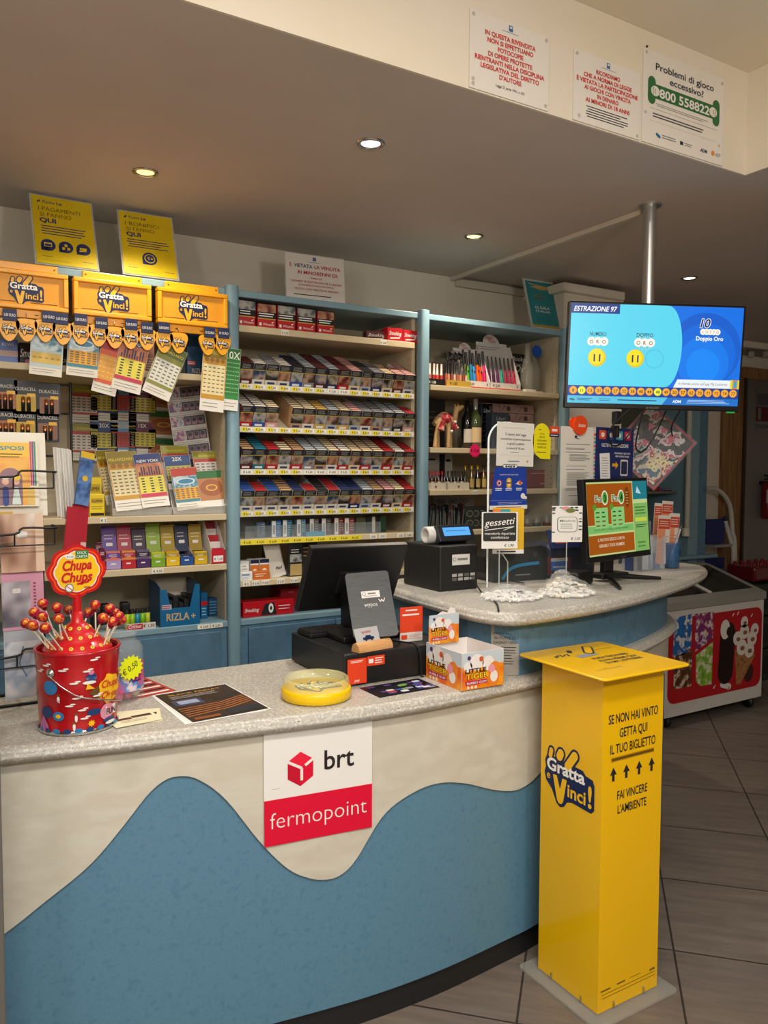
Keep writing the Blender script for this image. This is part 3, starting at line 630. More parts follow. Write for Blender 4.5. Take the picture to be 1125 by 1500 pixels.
carton('paper_box', 'pink box standing behind the ninth hanger', 'box', 212, 226, 487, 3.1, ZT, .06, M('#b07f72', .5), lambda m, w, h: m.lines(-w*.4, w*.4, h*.1, h*.4, 5, PAPER), 'boxes on the top shelf')
carton('paper_box', 'dark navy box behind the tilted green ticket', 'box', 255, 273, 489, 3.09, ZT, .1, M('#141c33', .4), None, 'boxes on the top shelf')
carton('paper_box', 'large steel blue rolling paper box left of the gold ticket', 'box', 273, 300, 489, 3.075, ZT, .12, M('#1f4a6c', .4), lambda m, w, h: (m.text('RIZLA', w*.12, h*.08, h*.16, M('#cdb590', .5), -.0008, .01, wmax=w*.7), m.rect(-w*.45, -w*.02, h*.26, h*.36, RED), m.lines(-w*.45, -w*.02, h*.27, h*.35, 2, WHITE, .4, -.0009)), 'boxes on the top shelf')
# posters in clear holders on top of the unit
def poster(name, lab, c, yaw, tilt, roll, w, h, fn, bgm, cat='poster', border=.006):
    e = empty(name, lab, cat, c, tiltrot(yaw, tilt, roll)); m = MB(); m.box(-w/2, w/2, 0, .0015, -h/2, h/2, bgm); m.M = Matrix.Translation((0, 0, -h/2)); fn(m, w, h); m.M = Matrix(); m.build('printed_sheet', e)
    m = MB(); m.box(-w/2-border, w/2+border, .0018, .0038, -h/2-border, h/2+border, M('#d7dcda', .1, 0, .45)); m.build('clear_holder', e)
    return e
PYEL = noisy('poster_yellow', ['#d8b90a', '#e2c617'], 9, 3, .4); PNAV = M('#22306a', .5)
def pl(lines2, icons):
    def f(m, w, h):
        m.caps(-w*.40, h*.905, -w*.37, h*.925, .003, PNAV); m.text('Punto', -w*.22, h*.895, h*.062, PNAV, wmax=w*.22); m.text('Lis', -w*.045, h*.895, h*.062, PNAV, bold=.02)
        m.text(lines2[0], -w*.40+w*.38*len(lines2[0])/12, h*.78, h*.085, M('#6b6418', .6), w=w*.76*len(lines2[0])/12)
        m.text(lines2[1], -w*.12, h*.695, h*.085, M('#6b6418', .6), w=w*.52); m.text('QUI', -w*.26, h*.605, h*.092, PNAV, bold=.03, w=w*.27)
        m.lines(-w*.40, w*.42, h*.42, h*.57, 4, PNAV, .35)
        for i in range(icons):
            x = (i-(icons-1)/2)*w*.29+.0; r = w*.12 if icons > 1 else w*.14; m.disc(x, h*.27, r, PNAV); m.rect(x-r, x, h*.27-r*.98, h*.27, PNAV)
            if icons == 1: m.disc(x, h*.27, r*.72, PYEL, -.0009); m.disc(x, h*.27, r*.6, PNAV, -.0012); m.text('€', x-r*.12, h*.25, r*.7, PYEL, -.0015); m.poly([(x+r*.2, h*.29), (x+r*.5, h*.27), (x+r*.2, h*.25)], PYEL, -.0015)
            elif i == 0: m.rect(x-r*.55, x+r*.5, h*.27-r*.3, h*.27+r*.4, PYEL, -.0009); m.rect(x-r*.45, x+r*.4, h*.27-r*.2, h*.27+r*.15, PNAV, -.0012)
            elif i == 1:
                for dx, dz in ((0, .25), (-.35, -.3), (.35, -.3)): m.rect(x+r*(dx-.2), x+r*(dx+.2), h*.27+r*(dz-.2), h*.27+r*(dz+.25), PYEL, -.0009)
            else: m.rect(x-r*.5, x+r*.45, h*.27-r*.1, h*.27+r*.25, PYEL, -.0009); m.caps(x-r*.5, h*.27-r*.35, x+r*.3, h*.27-r*.2, r*.13, PYEL, -.0009)
        m.lines(-w*.42, -w*.18, h*.095, h*.11, 1, PNAV); m.lines(w*.25, w*.45, h*.075, h*.09, 1, PNAV); m.lines(-w*.42, w*.2, h*.045, h*.055, 1, M('#8a7c1a', .7))
    return f
poster('poster', 'yellow I PAGAMENTI SI FANNO QUI poster with three round icons', (.505, 3.135, 2.3685), .6, -23, 0, .208, .292, pl(('I PAGAMENTI', 'SI FANNO'), 3), PYEL)
poster('poster', 'yellow I BONIFICI SI FANNO QUI poster with one round icon', (.807, 3.127, 2.365), -2, -22.6, .4, .2, .281, pl(('I BONIFICI', 'SI FANNO'), 1), PYEL)
def d_viet(m, w, h):
    b_ = M('#1f3a7a', .5); r = M('#b3262c', .5)
    m.rect(-.012, .004, h*.88, h*.96, M('#4f6f9c', .5)); m.lines(-w*.12, w*.12, h*.84, h*.86, 1, b_)
    m.text('È', -w*.42, h*.72, h*.105, r, bold=.02); m.text('VIETATA', -w*.21, h*.72, h*.105, b_, bold=.02, w=w*.31); m.text('LA VENDITA', w*.205, h*.72, h*.105, r, bold=.02, w=w*.45)
    m.text('AI MINORENNI DI:', .01, h*.58, h*.105, r, bold=.02, w=w*.70); m.text('• TABACCHI', 0, h*.49, h*.055, r, bold=.015); m.text('• SIGARETTE ELETTRONICHE E LIQUIDI', 0, h*.40, h*.06, r, bold=.012, w=w*.88)
    m.text('(CONTENENTI E NON NICOTINA)', 0, h*.33, h*.05, r, bold=.01, w=w*.6); m.text('• GIOCHI CON VINCITE IN DENARO', 0, h*.24, h*.06, r, bold=.012, w=w*.78); m.lines(-w*.42, w*.44, h*.12, h*.155, 1, INK, .5)
poster('notice', 'white notice with red and blue lettering on top of the middle shelving', (1.533, 3.147, 2.329), -.7, -2.3, -1, .28, .2, d_viet, M('#e4dcd4', .45), 'notice', .004)
def d_teal(m, w, h):
    m.rect(-w*.46, w*.46, h*.02, h*.97, M('#2b8a92', .45)); hand = M('#c8a15c', .5)
    m.rect(-w*.46, w*.46, h*.02, h*.07, M('#b59b3f', .5), -.0008)
    m.poly([(w*.4, h*.88), (-w*.05, h*.9), (-w*.36, h*.93), (-w*.36, h*.91), (-w*.1, h*.88), (-w*.34, h*.85), (-w*.1, h*.82), (w*.12, h*.8), (w*.4, h*.83)], hand, -.0009)
    m.lines(-w*.25, w*.2, h*.58, h*.72, 4, M('#b7a85e', .6), .5); m.text('DI GALA', -w*.02, h*.40, h*.08, WHITE, bold=.01, w=w*.5); m.text('ITALIA', -w*.02, h*.33, h*.06, WHITE, bold=.01, w=w*.5)
    m.lines(-w*.3, w*.3, h*.12, h*.28, 5, M('#5fb0a8', .6), .3)
poster('poster', 'teal poster with a golden hand above the lettering, on the right shelving', (2.90, 3.216, 2.381), -1.9, -16.4, 0, .198, .278, d_teal, M('#cfc9bc', .5))
# ================================================================ goods lower in the left unit
ZA = 1.325
# yellow lighter boxes, one leaning in front of the other
def d_clip(m, w, h): m.rrect(-w*.4, w*.4, h*.6, h*.82, .002, M('#b99a0c', .5)); m.text('CLIPPER', 0, h*.655, h*.13, INK, -.001, .012, wmax=w*.7); m.lines(-w*.4, w*.4, h*.3, h*.5, 2, INK, .2); m.rect(-w*.45, w*.45, h*.04, h*.17, INK)
YB_ = M('#e3c500', .4)
carton('lighter_box', 'rear yellow lighter box left of the ticket holder', 'box', 126, 149, 699, 3.1, ZA, .05, YB_, d_clip, 'yellow lighter boxes')
carton('lighter_box', 'front yellow lighter box with small price tag left of the ticket holder', 'box', 131, 153, 724, 3.03, ZA, .05, YB_, d_clip, 'yellow lighter boxes')
def holder(px0, px1, pyt, Y, lab, depth=.16):
    a = onY(px0, 752, Y); b_ = onY(px1, 748, Y); w = b_.x-a.x; h = onY(px0, pyt, Y).z-ZA
    e = empty('ticket_holder', lab, 'ticket holder', ((a.x+b_.x)/2, Y, ZA+.0004), group='clear ticket holders'); C = M('#d9d6cc', .08, 0, .3)
    m = MB(); m.box(-w/2, w/2, 0, .002, 0, .03, C); m.box(-w/2, w/2, 0, depth, 0, .003, C); m.build('tray', e)
    for s in (-1, 1): m = MB(); m.prism([(0, 0), (depth, 0), (depth, h), (depth-.02, h), (.0, .05)], s*w/2-.001, s*w/2+.001, C, 'X'); m.build('end_wall', e)
    m = MB(); m.prism([(.012, .003), (.015, .003), (depth*.55, h*.95), (depth*.55-.003, h*.95)], -w/2+.002, w/2-.002, M('#cfcac0', .1, 0, .35), 'X'); m.build('sloping_back', e)
    return e, w, h
def lean_ticket(px, pyb, Y, w, h, kind, lab, tilt=-18, yaw=0, roll=0):
    p = onY(px, pyb, Y); m = MB(); ticket(m, w, h, kind); o = m.build('lottery_ticket', None, (p.x, Y, max(p.z, ZA+.006)), tiltrot(yaw, tilt, roll)); return tag(o, lab, 'lottery ticket', 'lottery tickets on display')
h1, w1, hh1 = holder(165, 252, 672, 3.02, 'large clear holder with gold and skyline tickets')
h2, w2, hh2 = holder(254, 333, 695, 3.02, 'smaller clear holder with orange ticket at the right end')
lean_ticket(193, 747, 3.018, .112, .235, 'gold', 'gold lottery ticket leaning in the large holder', -20, 0, -5)
lean_ticket(229.5, 742, 3.016, .105, .215, 'city', 'city skyline lottery ticket leaning in the large holder', -20, 0, -5)
lean_ticket(171, 738, 3.11, .09, .21, 'gold', 'tickets showing a gold edge, left end of the large holder', -12, 25, -5)
lean_ticket(267, 716, 3.08, .105, .14, 'twenty', 'blue 20X ticket standing behind the orange ticket', -20, 0, -4)
lean_ticket(263, 708, 3.105, .11, .16, 'milia', 'olive topped ticket behind the blue 20X ticket', -20, 0, -2)
lean_ticket(310, 712, 3.085, .115, .15, 'milia', 'olive and red ticket behind the arena ticket in the smaller holder', -20, 0, -3)
lean_ticket(280, 746, 3.022, .108, .17, 'stadium', 'orange stadium ticket leaning at the front of the smaller holder', -18, 0, -5)
lean_ticket(315, 742, 3.024, .108, .15, 'arena', 'ticket with brown arena picture in the smaller holder', -18, 0, -4)
# tea-like cartons of filter tips: an open tray with its lid standing behind
def tip_carton(px0, px1, pyt, pyin, Y, tray, inner, lid, lab, depth=.13):
    a = onY(px0, 830, Y); b_ = onY(px1, 830, Y); w = b_.x-a.x; zb = 1.127; c = (px0+px1)/2
    zl = onY(c, pyt, Y+.05).z-zb; zi = onY(c, pyin, Y).z-zb
    e = empty('tip_carton', lab, 'display carton', ((a.x+b_.x)/2, Y, zb+.0003), group='colourful cartons of tips')
    T, I, L = M(tray, .4), M(inner, .35), M(lid, .4); hf = .034
    m = MB(); m.box(-w/2, w/2, 0, .0015, 0, hf, T); m.box(-w/2, w/2, 0, depth, 0, .0015, T); m.box(-w/2, w/2, depth-.0015, depth, 0, .06, T)
    for s in (-1, 1): m.prism([(0, 0), (depth, 0), (depth, .07), (depth*.6, .07), (0, hf)], s*(w/2-.0008)-.0007, s*(w/2-.0008)+.0007, M('#cbb9b4', .5), 'X')
    m.lines(-w*.2, w*.2, hf*.45, hf*.75, 1, WHITE, .5); m.build('tray', e)
    m = MB(); m.box(-w/2+.002, w/2-.002, .004, .028, .002, zi, I, .001, 1); m.rect(-w*.45, w*.45, zi*.62, zi*.9, L, .0034); m.disc(0, zi*.5, w*.3, M(inner, .25), .0032, zi*.2); m.lines(-w*.3, w*.3, zi*.68, zi*.85, 2, WHITE, .3, .003); m.build('tip_box', e)
    m = MB(); m.M = Matrix.Translation((0, depth*.48, .05)) @ Matrix.Rotation(math.radians(-14), 4, 'X'); m.box(-w/2+.001, w/2-.001, 0, .002, 0, zl-.05, L); m.box(-w/2+.001, w/2-.001, -.02, 0, zl-.053, zl-.05, L)
    m.rrect(-w*.22, w*.22, (zl-.05)*.3, (zl-.05)*.42, .003, WHITE); m.lines(-w*.35, w*.35, (zl-.05)*.5, (zl-.05)*.75, 2, M('#efe6c8', .5), .2); m.build('lid', e)
    tr = noisy('fade_'+lid, [lid, inner], 8, 1, .4)
for a in [(146, 155, 796, 804, '#c01820', '#5a1030', '#7a1442', 'dark red tip carton at the left end, half hidden by sweets sign'), (155.3, 177.7, 771, 808, '#a58fc4', '#d8776c', '#5e3494', 'lilac tip carton with salmon box and violet lid'), (178.3, 199.7, 771, 807, '#b3122c', '#e08b3c', '#b0234a', 'red tip carton with orange box and crimson lid'),
          (200.4, 220.8, 774, 806, '#43215c', '#6d5c78', '#33173f', 'dark purple tip carton with grey inside'), (221.4, 242.8, 768, 809, '#6fa01c', '#bfbf1c', '#95b52c', 'green tip carton with lime lid'), (243.4, 263.8, 770, 808, '#d8b418', '#d2a814', '#b09218', 'yellow tip carton beside the green one'),
          (264.4, 284.2, 768, 812, '#1f4c8c', '#2d3a5c', '#16244c', 'blue tip carton with navy lid'), (284.8, 304.3, 769, 808, '#c9a416', '#e0bf1c', '#a98a1c', 'gold tip carton beside the red and white holder')]: tip_carton(*a[:4], 3.022, *a[4:])
a, b_ = onY(318, 826, 3.015), onY(333, 826, 3.015); e = empty('paper_dispenser', 'tall white and red dispenser of small papers at the right end of the carton shelf', 'dispenser', (min(b_.x, 1.067)-.0285, 3.015, 1.1273), group=None)
m = MB(); m.box(-.028, .028, 0, .0015, 0, .055, M('#c0182c', .4)); m.box(-.028, .028, 0, .17, 0, .002, WHITE); m.box(-.028, .028, .168, .17, 0, .21, WHITE)
for s in (-1, 1): m.prism([(0, 0), (.17, 0), (.17, .21), (.13, .21), (0, .055)], s*.0275-.0006, s*.0275+.0006, WHITE, 'X')
m.rect(-.02, .02, .008, .032, WHITE); m.text('€ 1,50', 0, .014, .013, INK, -.0009, .01); m.build('box', e)
m = MB(); 
for i in range(5): m.box(-.024, .024, .012+i*.028, .03+i*.028, .003, .06+i*.024, M('#b81e30' if i % 2 == 0 else '#d8cfc8', .4))
m.build('paper_packs', e)
# the shelf above the cupboards: lighters, rolling papers
ZB = .898
a = onY(186, 922, 2.995); b_ = onY(228, 920, 2.995)
e = empty('lighter_tray', 'red and white lighter display tray left of the rolling paper box', 'tray', ((a.x+b_.x)/2, 2.995, ZB+.0003)); w = b_.x-a.x
m = MB(); m.box(-w/2, w/2, 0, .0015, 0, .024, M('#d8d0c6', .4)); m.rect(-w/2, w*.05, .002, .022, RED); m.text('Cricket', -w*.22, .007, .018, WHITE, -.001, .01, .2, wmax=w*.45); m.text('€ 1,50', w*.26, .007, .016, INK, -.001, .008); m.box(-w/2, w/2, .0015, .10, 0, .002, WHITE); m.build('tray', e)
LC = [('#a7bf1c', 'olive lime lighter at the left end of the tray'), ('#8fb81e', 'lime green lighter, second from left in the tray'), ('#1f7f9c', 'blue lighter in the middle of the tray'), ('#6fae1c', 'grass green lighter, second from right in the tray'), ('#a9b82a', 'yellow green lighter at the right end of the tray')]
def lighter(x, y, z, col, lab, h=.075, r=.0095, grp='lighters in the tray'):
    e = empty('lighter', lab, 'lighter', (x, y, z), group=grp); m = MB(); m.lathe([(.0001, 0), (r, 0), (r, h*.74), (r*.8, h*.75)], M(col, .3), 14, ); m.build('body', e)
    m = MB(); m.cyl(0, 0, h*.75, h*.98, r*.92, M('#1a1a1a', .4), 12, r*.75); m.build('cap', e)
for i, (c, l) in enumerate(LC): lighter((a.x+b_.x)/2+w*(-.44+.18*i), 3.02, ZB+.0026, c, l)
a = onY(235, 920, 2.995); b_ = onY(293, 915, 2.995); w = b_.x-a.x; RZ = M('#0f5f8c', .35); RZD = M('#0c4468', .4)
e = empty('rolling_paper_box', 'big blue cut-out display box of rolling papers on the cupboard shelf', 'display box', ((a.x+b_.x)/2, 2.995, ZB+.0003)); H = onY(264, 849, 3.08).z-ZB
m = MB(); D = .17
m.box(-w/2, w/2, 0, .002, 0, .07, RZ); m.text('RIZLA', -w*.06, .022, .040, M('#bfa276', .4), -.001, .02, w=w*.58); m.text('+', w*.33, .022, .035, M('#bfa276', .4), -.001, .02); m.rect(-w*.46, -w*.22, .066, .085, M('#9db0c4', .4)); m.lines(-w*.46, -w*.22, .068, .083, 2, RED, .4, -.001)
m.prism([(-w/2, .07), (-w*.24, .07), (-w*.34, H*.86), (-w/2, H*.86)], 0, .002, RZ); m.prism([(w*.24, .07), (w/2, .07), (w/2, H*.94), (w*.38, H*.94)], 0, .002, RZ)
for s in (-1, 1): m.prism([(.002, 0), (D, 0), (D, H), (.07, H), (.002, H*.9)], s*(w/2-.001)-.001, s*(w/2-.001)+.001, RZD, 'X')
m.box(-w/2+.002, w/2-.002, D-.002, D, 0, H, M('#c3b7a4', .6)); m.box(-w/2+.002, w/2-.002, .002, D-.002, 0, .002, RZD); m.build('box', e)
m = MB(); 
for i in range(6): m.box(-w*.42+i*w*.14, -w*.30+i*w*.14, .02, .14, .003, .085+.012*(i % 3), M('#15181d', .4)); m.rect(-w*.41+i*w*.14, -w*.31+i*w*.14, .05, .06, M('#9c8a6a', .4), .019)
m.build('paper_packs', e)
carton('paper_pack', 'small blue pack stack right of the big blue box, partly hidden', 'box', 294, 304, 868, 3.09, ZB, .06, RZ, lambda m, w, h: (m.rect(-w/2, w/2, h*.5, h*.66, RED), m.lines(-w*.4, w*.4, h*.1, h*.45, 3, M('#8fb4cc', .5))), 'small blue packs')
carton('paper_pack', 'small blue pack standing nearest the blue post', 'box', 305, 319, 877, 3.12, ZB, .06, RZD, lambda m, w, h: m.lines(-w*.4, w*.4, h*.1, h*.9, 5, M('#5b8fb0', .5)), 'small blue packs')
b = MB()
for i in range(4): b.box(-.06+i*.036, -.03+i*.036, 0, .05, 0, .075+.02*(i % 2), M('#101114', .4), .003)
tag(b.build('black_tins', None, (onY(160, 915, 3.05).x, 3.05, ZB+.0003)), 'black packs standing behind the lollipops on the cupboard shelf', 'packs')
# ================================================================ goods of the middle unit
def d_win(m, w, h):
    m.rect(-w/2, w/2, h*.66, h, VIS[random.randrange(3)]); m.rect(-w/2, w/2, h*.40, h*.66, INK); m.lines(-w*.46, w*.4, h*.44, h*.64, 2, WHITE, .4, -.001); m.rect(-w/2, w/2, h*.36, h*.40, M('#c89b3a', .4))
    m.text('Winston', w*.08, h*.10, h*.14, WHITE, -.001, .004, wmax=w*.6); m.rect(-w*.42, -w*.3, h*.08, h*.2, WHITE, -.001); m.poly([(w*.25, h*.24), (w*.42, h*.3), (w*.3, h*.2)], WHITE, -.001)
WB = M('#b5151f', .35)
for i, (a, c, t) in enumerate([(349.3, 375, 441), (377.5, 405, 446), (407, 433.5, 449), (436, 463, 453), (465.5, 490, 457)]):
    carton('tobacco_pack', 'large red tobacco pack with warning photo, %s from left on the upper shelf' % ORD[i], 'tobacco pack', a, c-1, t, 3.012, 2.072, .06, WB, d_win, 'large red tobacco packs on the upper shelf')
SM = M('#bf1622', .35)
def d_smk(m, w, h): m.text('Smoking', 0, h*.45, h*.42, WHITE, -.001, .012, .35, w=w*.84); m.line([(-w*.35, h*.2), (w*.3, h*.28)], h*.09, WHITE, -.001)
for k, (a, c, t) in enumerate([(568, 590, 480.5), (590.6, 612, 484)]): carton('rolling_paper_pack', ['red rolling paper pack beside the dark one, upper shelf', 'red rolling paper pack nearest the right blue post, upper shelf'][k], 'rolling papers', a, c, t, 3.02, 2.072, .055, SM, d_smk, 'red rolling paper packs')
carton('rolling_paper_pack', 'dark red rolling paper pack set further back on the upper shelf', 'rolling papers', 538, 566, 485, 3.06, 2.072, .055, M('#5a1418', .4), d_smk, 'red rolling paper packs', .4, -12)
# vape refill boxes in clear stands
VB = [(376, 389, 765, '#52617a', 0, 'slate blue refill box in the leftmost clear stand'), (398, 412, 763, '#3b74ad', 1, 'white and mid blue refill box'), (414.5, 428, 762, '#16708c', 1, 'white and teal blue refill box'), (435, 448, 761, '#5d8f9c', 1, 'white and pale teal refill box'), (454, 467, 760, '#6b5853', 1, 'white and brown refill box'), (471.5, 485, 759.5, '#574a46', 1, 'white and dark brown refill box'), (490, 503, 759, '#7a2f2c', 1, 'white and dark red refill box'), (505, 519, 759, '#8c3a2f', 1, 'white and rust red refill box')]
for a, c, t, col, wh, lab in VB:
    carton('refill_box', lab+' on the refill shelf', 'box', a, c, t, 3.05, 1.22, .03, M(col, .35), (lambda m, w, h, wh=wh, col=col: (m.rect(-w/2, -w*.08, 0, h, WHITE) if wh else 0, m.lines(-w*.35, -w*.2, h*.1, h*.8, 1, GREY, .8, -.001), m.lines(w*.05, w*.42, h*.2, h*.9, 5, M('#b9c4c8', .4), .2, -.001))), 'refill boxes below the packs')
for k, (a, c, t, col) in enumerate([(390, 394, 763, '#22252a'), (522, 536, 758, '#54553a'), (537, 545, 757, '#1d2522'), (545.5, 550, 757, '#d6d0c2'), (551, 556, 757, '#1c1c1c'), (557, 566, 756, '#24442f')]):
    carton('refill_box', ['thin black refill box beside the slate blue one', 'olive refill box in the clear stand', 'black green refill box right of the olive one', 'thin white refill box at the right end', 'thin black refill box between white and dark green', 'dark green refill box at the right end'][k]+', refill shelf', 'box', a, c, t, 3.06, 1.22, .03, M(col, .4), None, 'refill boxes below the packs')
p = onY(462, 786, 3.012); m = MB(); m.box(-.045, .045, 0, .03, 0, .018, M('#6fa0b5', .35), .002); tag(m.build('refill_box', None, (p.x, 3.008, 1.2203)), 'flat pale blue box lying at the refill shelf front', 'box', 'refill boxes below the packs')
for x0, x1, lab in ((1.16, 1.36, 'left'), (1.365, 1.60, 'middle'), (1.605, 1.80, 'right')):
    m = MB(); C = M('#cfd8dc', .05, 0, .12); m.box(x0, x1, 3.036, 3.038, 1.2203, 1.27, C); m.box(x0, x1, 3.038, 3.12, 1.2203, 1.2223 - .0015, C); m.box(x0, x1, 3.118, 3.12, 1.2215, 1.33, C)
    o = m.build('clear_stand'); tag(o, 'clear plastic stand at the %s of the refill shelf' % lab, 'display stand', 'clear stands on the refill shelf')
# filters and pouches on the low shelf
ZL = 1.052
def d_orange(m, w, h): m.rect(-w/2, w/2, h*.1, h*.72, M('#d0701c', .4)); m.disc(0, h*.4, w*.25, M('#efe0c4', .4), -.001); m.rect(-w/2, w/2, h*.8, h, NAVY)
for k, (a, c, t) in enumerate([(352, 365, 822), (367, 379, 820), (380.5, 394, 819)]): carton('filter_pack', ['plain pale filter pack at the left of the low shelf', 'orange and white filter pack, middle of three', 'orange and white filter pack, right of three'][k], 'filter pack', a, c, t, 3.05, ZL, .05, WHITE, d_orange if k else (lambda m, w, h: m.lines(-w*.3, w*.3, h*.3, h*.8, 3, M('#a99f90', .5))), 'filter packs on the low shelf')
carton('filter_tray', 'orange cardboard tray in front of the filter packs', 'tray', 371, 395, 837, 3.012, ZL, .03, M('#c8641c', .45), lambda m, w, h: m.lines(-w*.4, w*.3, h*.3, h*.8, 2, M('#eed6b8', .5)))
carton('paper_pack', 'white pack with blue lettering at the left end of the low shelf', 'box', 352, 370, 838, 3.008, ZL, .03, WHITE, lambda m, w, h: (m.lines(-w*.4, w*.35, h*.55, h*.8, 1, M('#5a7fae', .5), .6), m.lines(-w*.4, w*.3, h*.15, h*.4, 2, M('#8aa3c0', .5), .3)), None)
def pouch(name, lab, px, pyb, Y, w, h, mat, zb, deco=None, roll=0, th=.03):
    x = onY(px, pyb, Y).x; m = MB(); vs = []; fs = []; n = 10; k = 14
    for j in range(n+1):
        t = j/n; tt = th*(1-t)**.6*(.6+.4*math.sin(math.pi*min(1, t*1.4)))+.0012
        for i in range(k): a_ = 2*math.pi*i/k; vs.append((w/2*(1-.06*math.sin(math.pi*t))*max(-1, min(1, 1.25*math.cos(a_))), tt/2+tt/2*math.sin(a_), h*t))
    for j in range(n):
        for i in range(k): fs.append((j*k+i, j*k+(i+1) % k, (j+1)*k+(i+1) % k, (j+1)*k+i))
    m.add(vs, fs+[list(range(k)), list(range(n*k, n*k+k))], mat, True)
    if deco: deco(m, w, h)
    return tag(m.build(name, None, (x, Y, zb+.0004), (0, math.radians(roll), 0)), lab, 'pouch')
pouch('tobacco_pouch', 'plain white crumpled pouch leaning on the low shelf', 409, 843, 3.05, .075, .17, M('#cfc9bc', .45), ZL, lambda m, w, h: m.text('Paul', w*.1, h*.2, h*.1, INK, -.004, .01, .3), -14)
pouch('tobacco_pouch', 'gold and black tobacco pouch right of the white pouch', 433, 841, 3.03, .066, .15, M('#1d1b1a', .35), ZL, lambda m, w, h: (m.rect(-w*.4, w*.4, h*.03, h*.35, M('#b59b62', .35), -.004), m.rect(-w*.4, w*.4, h*.40, h*.62, VIS[1], -.003), m.lines(-w*.35, w*.35, h*.65, h*.78, 2, WHITE, .3, -.003)))
pouch('tobacco_pouch', 'black tobacco pouch behind the white pouch', 396, 840, 3.12, .07, .15, M('#171515', .4), ZL)
pouch('tobacco_pouch', 'dark tobacco pouch behind the gold one', 452, 840, 3.10, .09, .17, M('#1f1b18', .4), ZL, lambda m, w, h: m.lines(-w*.3, w*.3, h*.4, h*.7, 3, M('#a58c5c', .5), .3, -.003))
p = onY(387, 900, 3.06); e = empty('tube_filler_box', 'long red cigarette tube box with black and white print, by the blue post', 'box', (1.255, 3.02, .8985)); m = MB(); w, h = .225, .062
m.box(-w/2, w/2, 0, .07, 0, h, SM, .001, 1); m.text('Smoking', -w*.33, h*.35, h*.35, WHITE, -.001, .01, .35, wmax=w*.28); m.poly([(-w*.16, h*.06), (w*.16, h*.06), (w*.1, h*.9), (-w*.08, h*.8)], INK, -.0008); m.disc(w*.04, h*.5, w*.05, WHITE, -.0012, h*.32); m.disc(w*.04, h*.5, w*.02, INK, -.0015, h*.13); m.lines(w*.18, w*.45, h*.3, h*.7, 2, WHITE, .25); m.build('box', e)
carton('small_box', 'small blue box between red boxes on the blue cupboard', 'box', 422, 432, 889, 3.03, .898, .04, M('#1d5c86', .4), None)
carton('red_carton', 'red carton standing at the back of the blue cupboard', 'box', 411, 442, 862, 3.16, .898, .12, M('#b01822', .4), lambda m, w, h: m.text('leavin', 0, h*.78, h*.13, M('#d9a6a0', .5), -.001, wmax=w*.7))
carton('red_carton', 'lower red carton right of the small blue box, partly behind the screen', 'box', 433, 520, 893, 3.05, .898, .09, M('#a31620', .4), None)
# ================================================================ goods of the right unit
Z1, Z2, Z3, Z4 = 1.89, 1.605, 1.409, 1.218
def xr(px, Y): return onY(px, 560, Y).x
def stand_card(px0, px1, pyt, zb, Y, lab, disc, price):
    a, c = xr(px0, Y), xr(px1, Y); w = c-a; e = empty('lighter_display', lab, 'lighter display', ((a+c)/2, Y, zb+.0003), group='gas lighter displays'); h = onY((px0+px1)/2, pyt, Y+.07).z-zb; WC = M('#d6cdc6', .5)
    m = MB(); m.box(-w/2, w/2, 0, .0015, 0, .035, WC); m.box(-w/2, w/2, .0015, .13, 0, .002, WC); m.rect(-w/2, w/2, 0, .008, RED); m.text(price, -w*.3, .015, .016, INK, -.001, .01, wmax=w*.3); m.text('€', w*.38, .015, .016, INK, -.001)
    m.M = Matrix.Translation((0, .055, .0)) @ Matrix.Rotation(math.radians(-14), 4, 'X'); m.box(-w/2, w/2, 0, .0015, .0, h, WC); m.prism([(disc*math.cos(t*math.pi/12), h-.004+disc*.95*math.sin(t*math.pi/12)) for t in range(13)], 0, .0015, WC)
    m.text('Don', -disc*.25, h+disc*.35, disc*.5, RED, -.001, .005, .3); m.text('Tomi', disc*.1, h+disc*.02, disc*.42, RED, -.001, .005, .3); m.lines(-w*.4, w*.3, h*.84, h*.93, 2, GREY, .3); m.M = Matrix()
    for s in (-1, 1): m.prism([(0, 0), (.13, 0), (.13, .05), (.115, h*.9), (.085, h*.9), (.0, .035)], s*(w/2-.0007)-.0007, s*(w/2-.0007)+.0007, WC, 'X')
    m.build('carton', e); return (a+c)/2, w
cx, w = stand_card(682, 718, 509, Z1, 3.03, 'display of colourful gas lighters on the right unit', .036, '€ 1,50')
cx2, w2 = stand_card(718, 763, 500, Z1, 3.03, 'wider display of slim black lighters on the right unit', .052, '€ 2,50')
def gaslighter(x, y, z, col, lab, L, r, tilt, grp):
    e = empty('gas_lighter', lab, 'gas lighter', (x, y, z), (math.radians(-tilt), 0, 0), group=grp); m = MB(); m.tube([(0, 0, 0), (0, 0, L*.2), (0, .0, L*.42), (r*.3, 0, L*.5), (0, 0, L*.62)], [r, r*1.05, r*1.15, r*.9, r*.85], M(col, .3), 10); m.build('handle', e)
    m = MB(); m.disc(0, L*.45, r*.5, BLACK, -r*1.12, r*.9, 12); m.build('trigger', e)
    m = MB(); m.tube([(0, 0, L*.62), (0, 0, L)], [r*.75, r*.6], BLACK, 8); m.build('nozzle', e)
for k, (c, n) in enumerate([('#b9b014', 'yellow'), ('#58ab1e', 'green'), ('#1c6f96', 'dark blue'), ('#2f86c9', 'light blue'), ('#e0520f', 'orange'), ('#d8440e', 'deep orange'), ('#c0195a', 'magenta')]):
    gaslighter(cx+w*(-.40+.80*k/6), 3.048+.006*(k % 2), Z1+.0028, c, n+' gas lighter in the colourful display', .185-.012*(k % 2), .0085, 8, 'gas lighters in the left display')
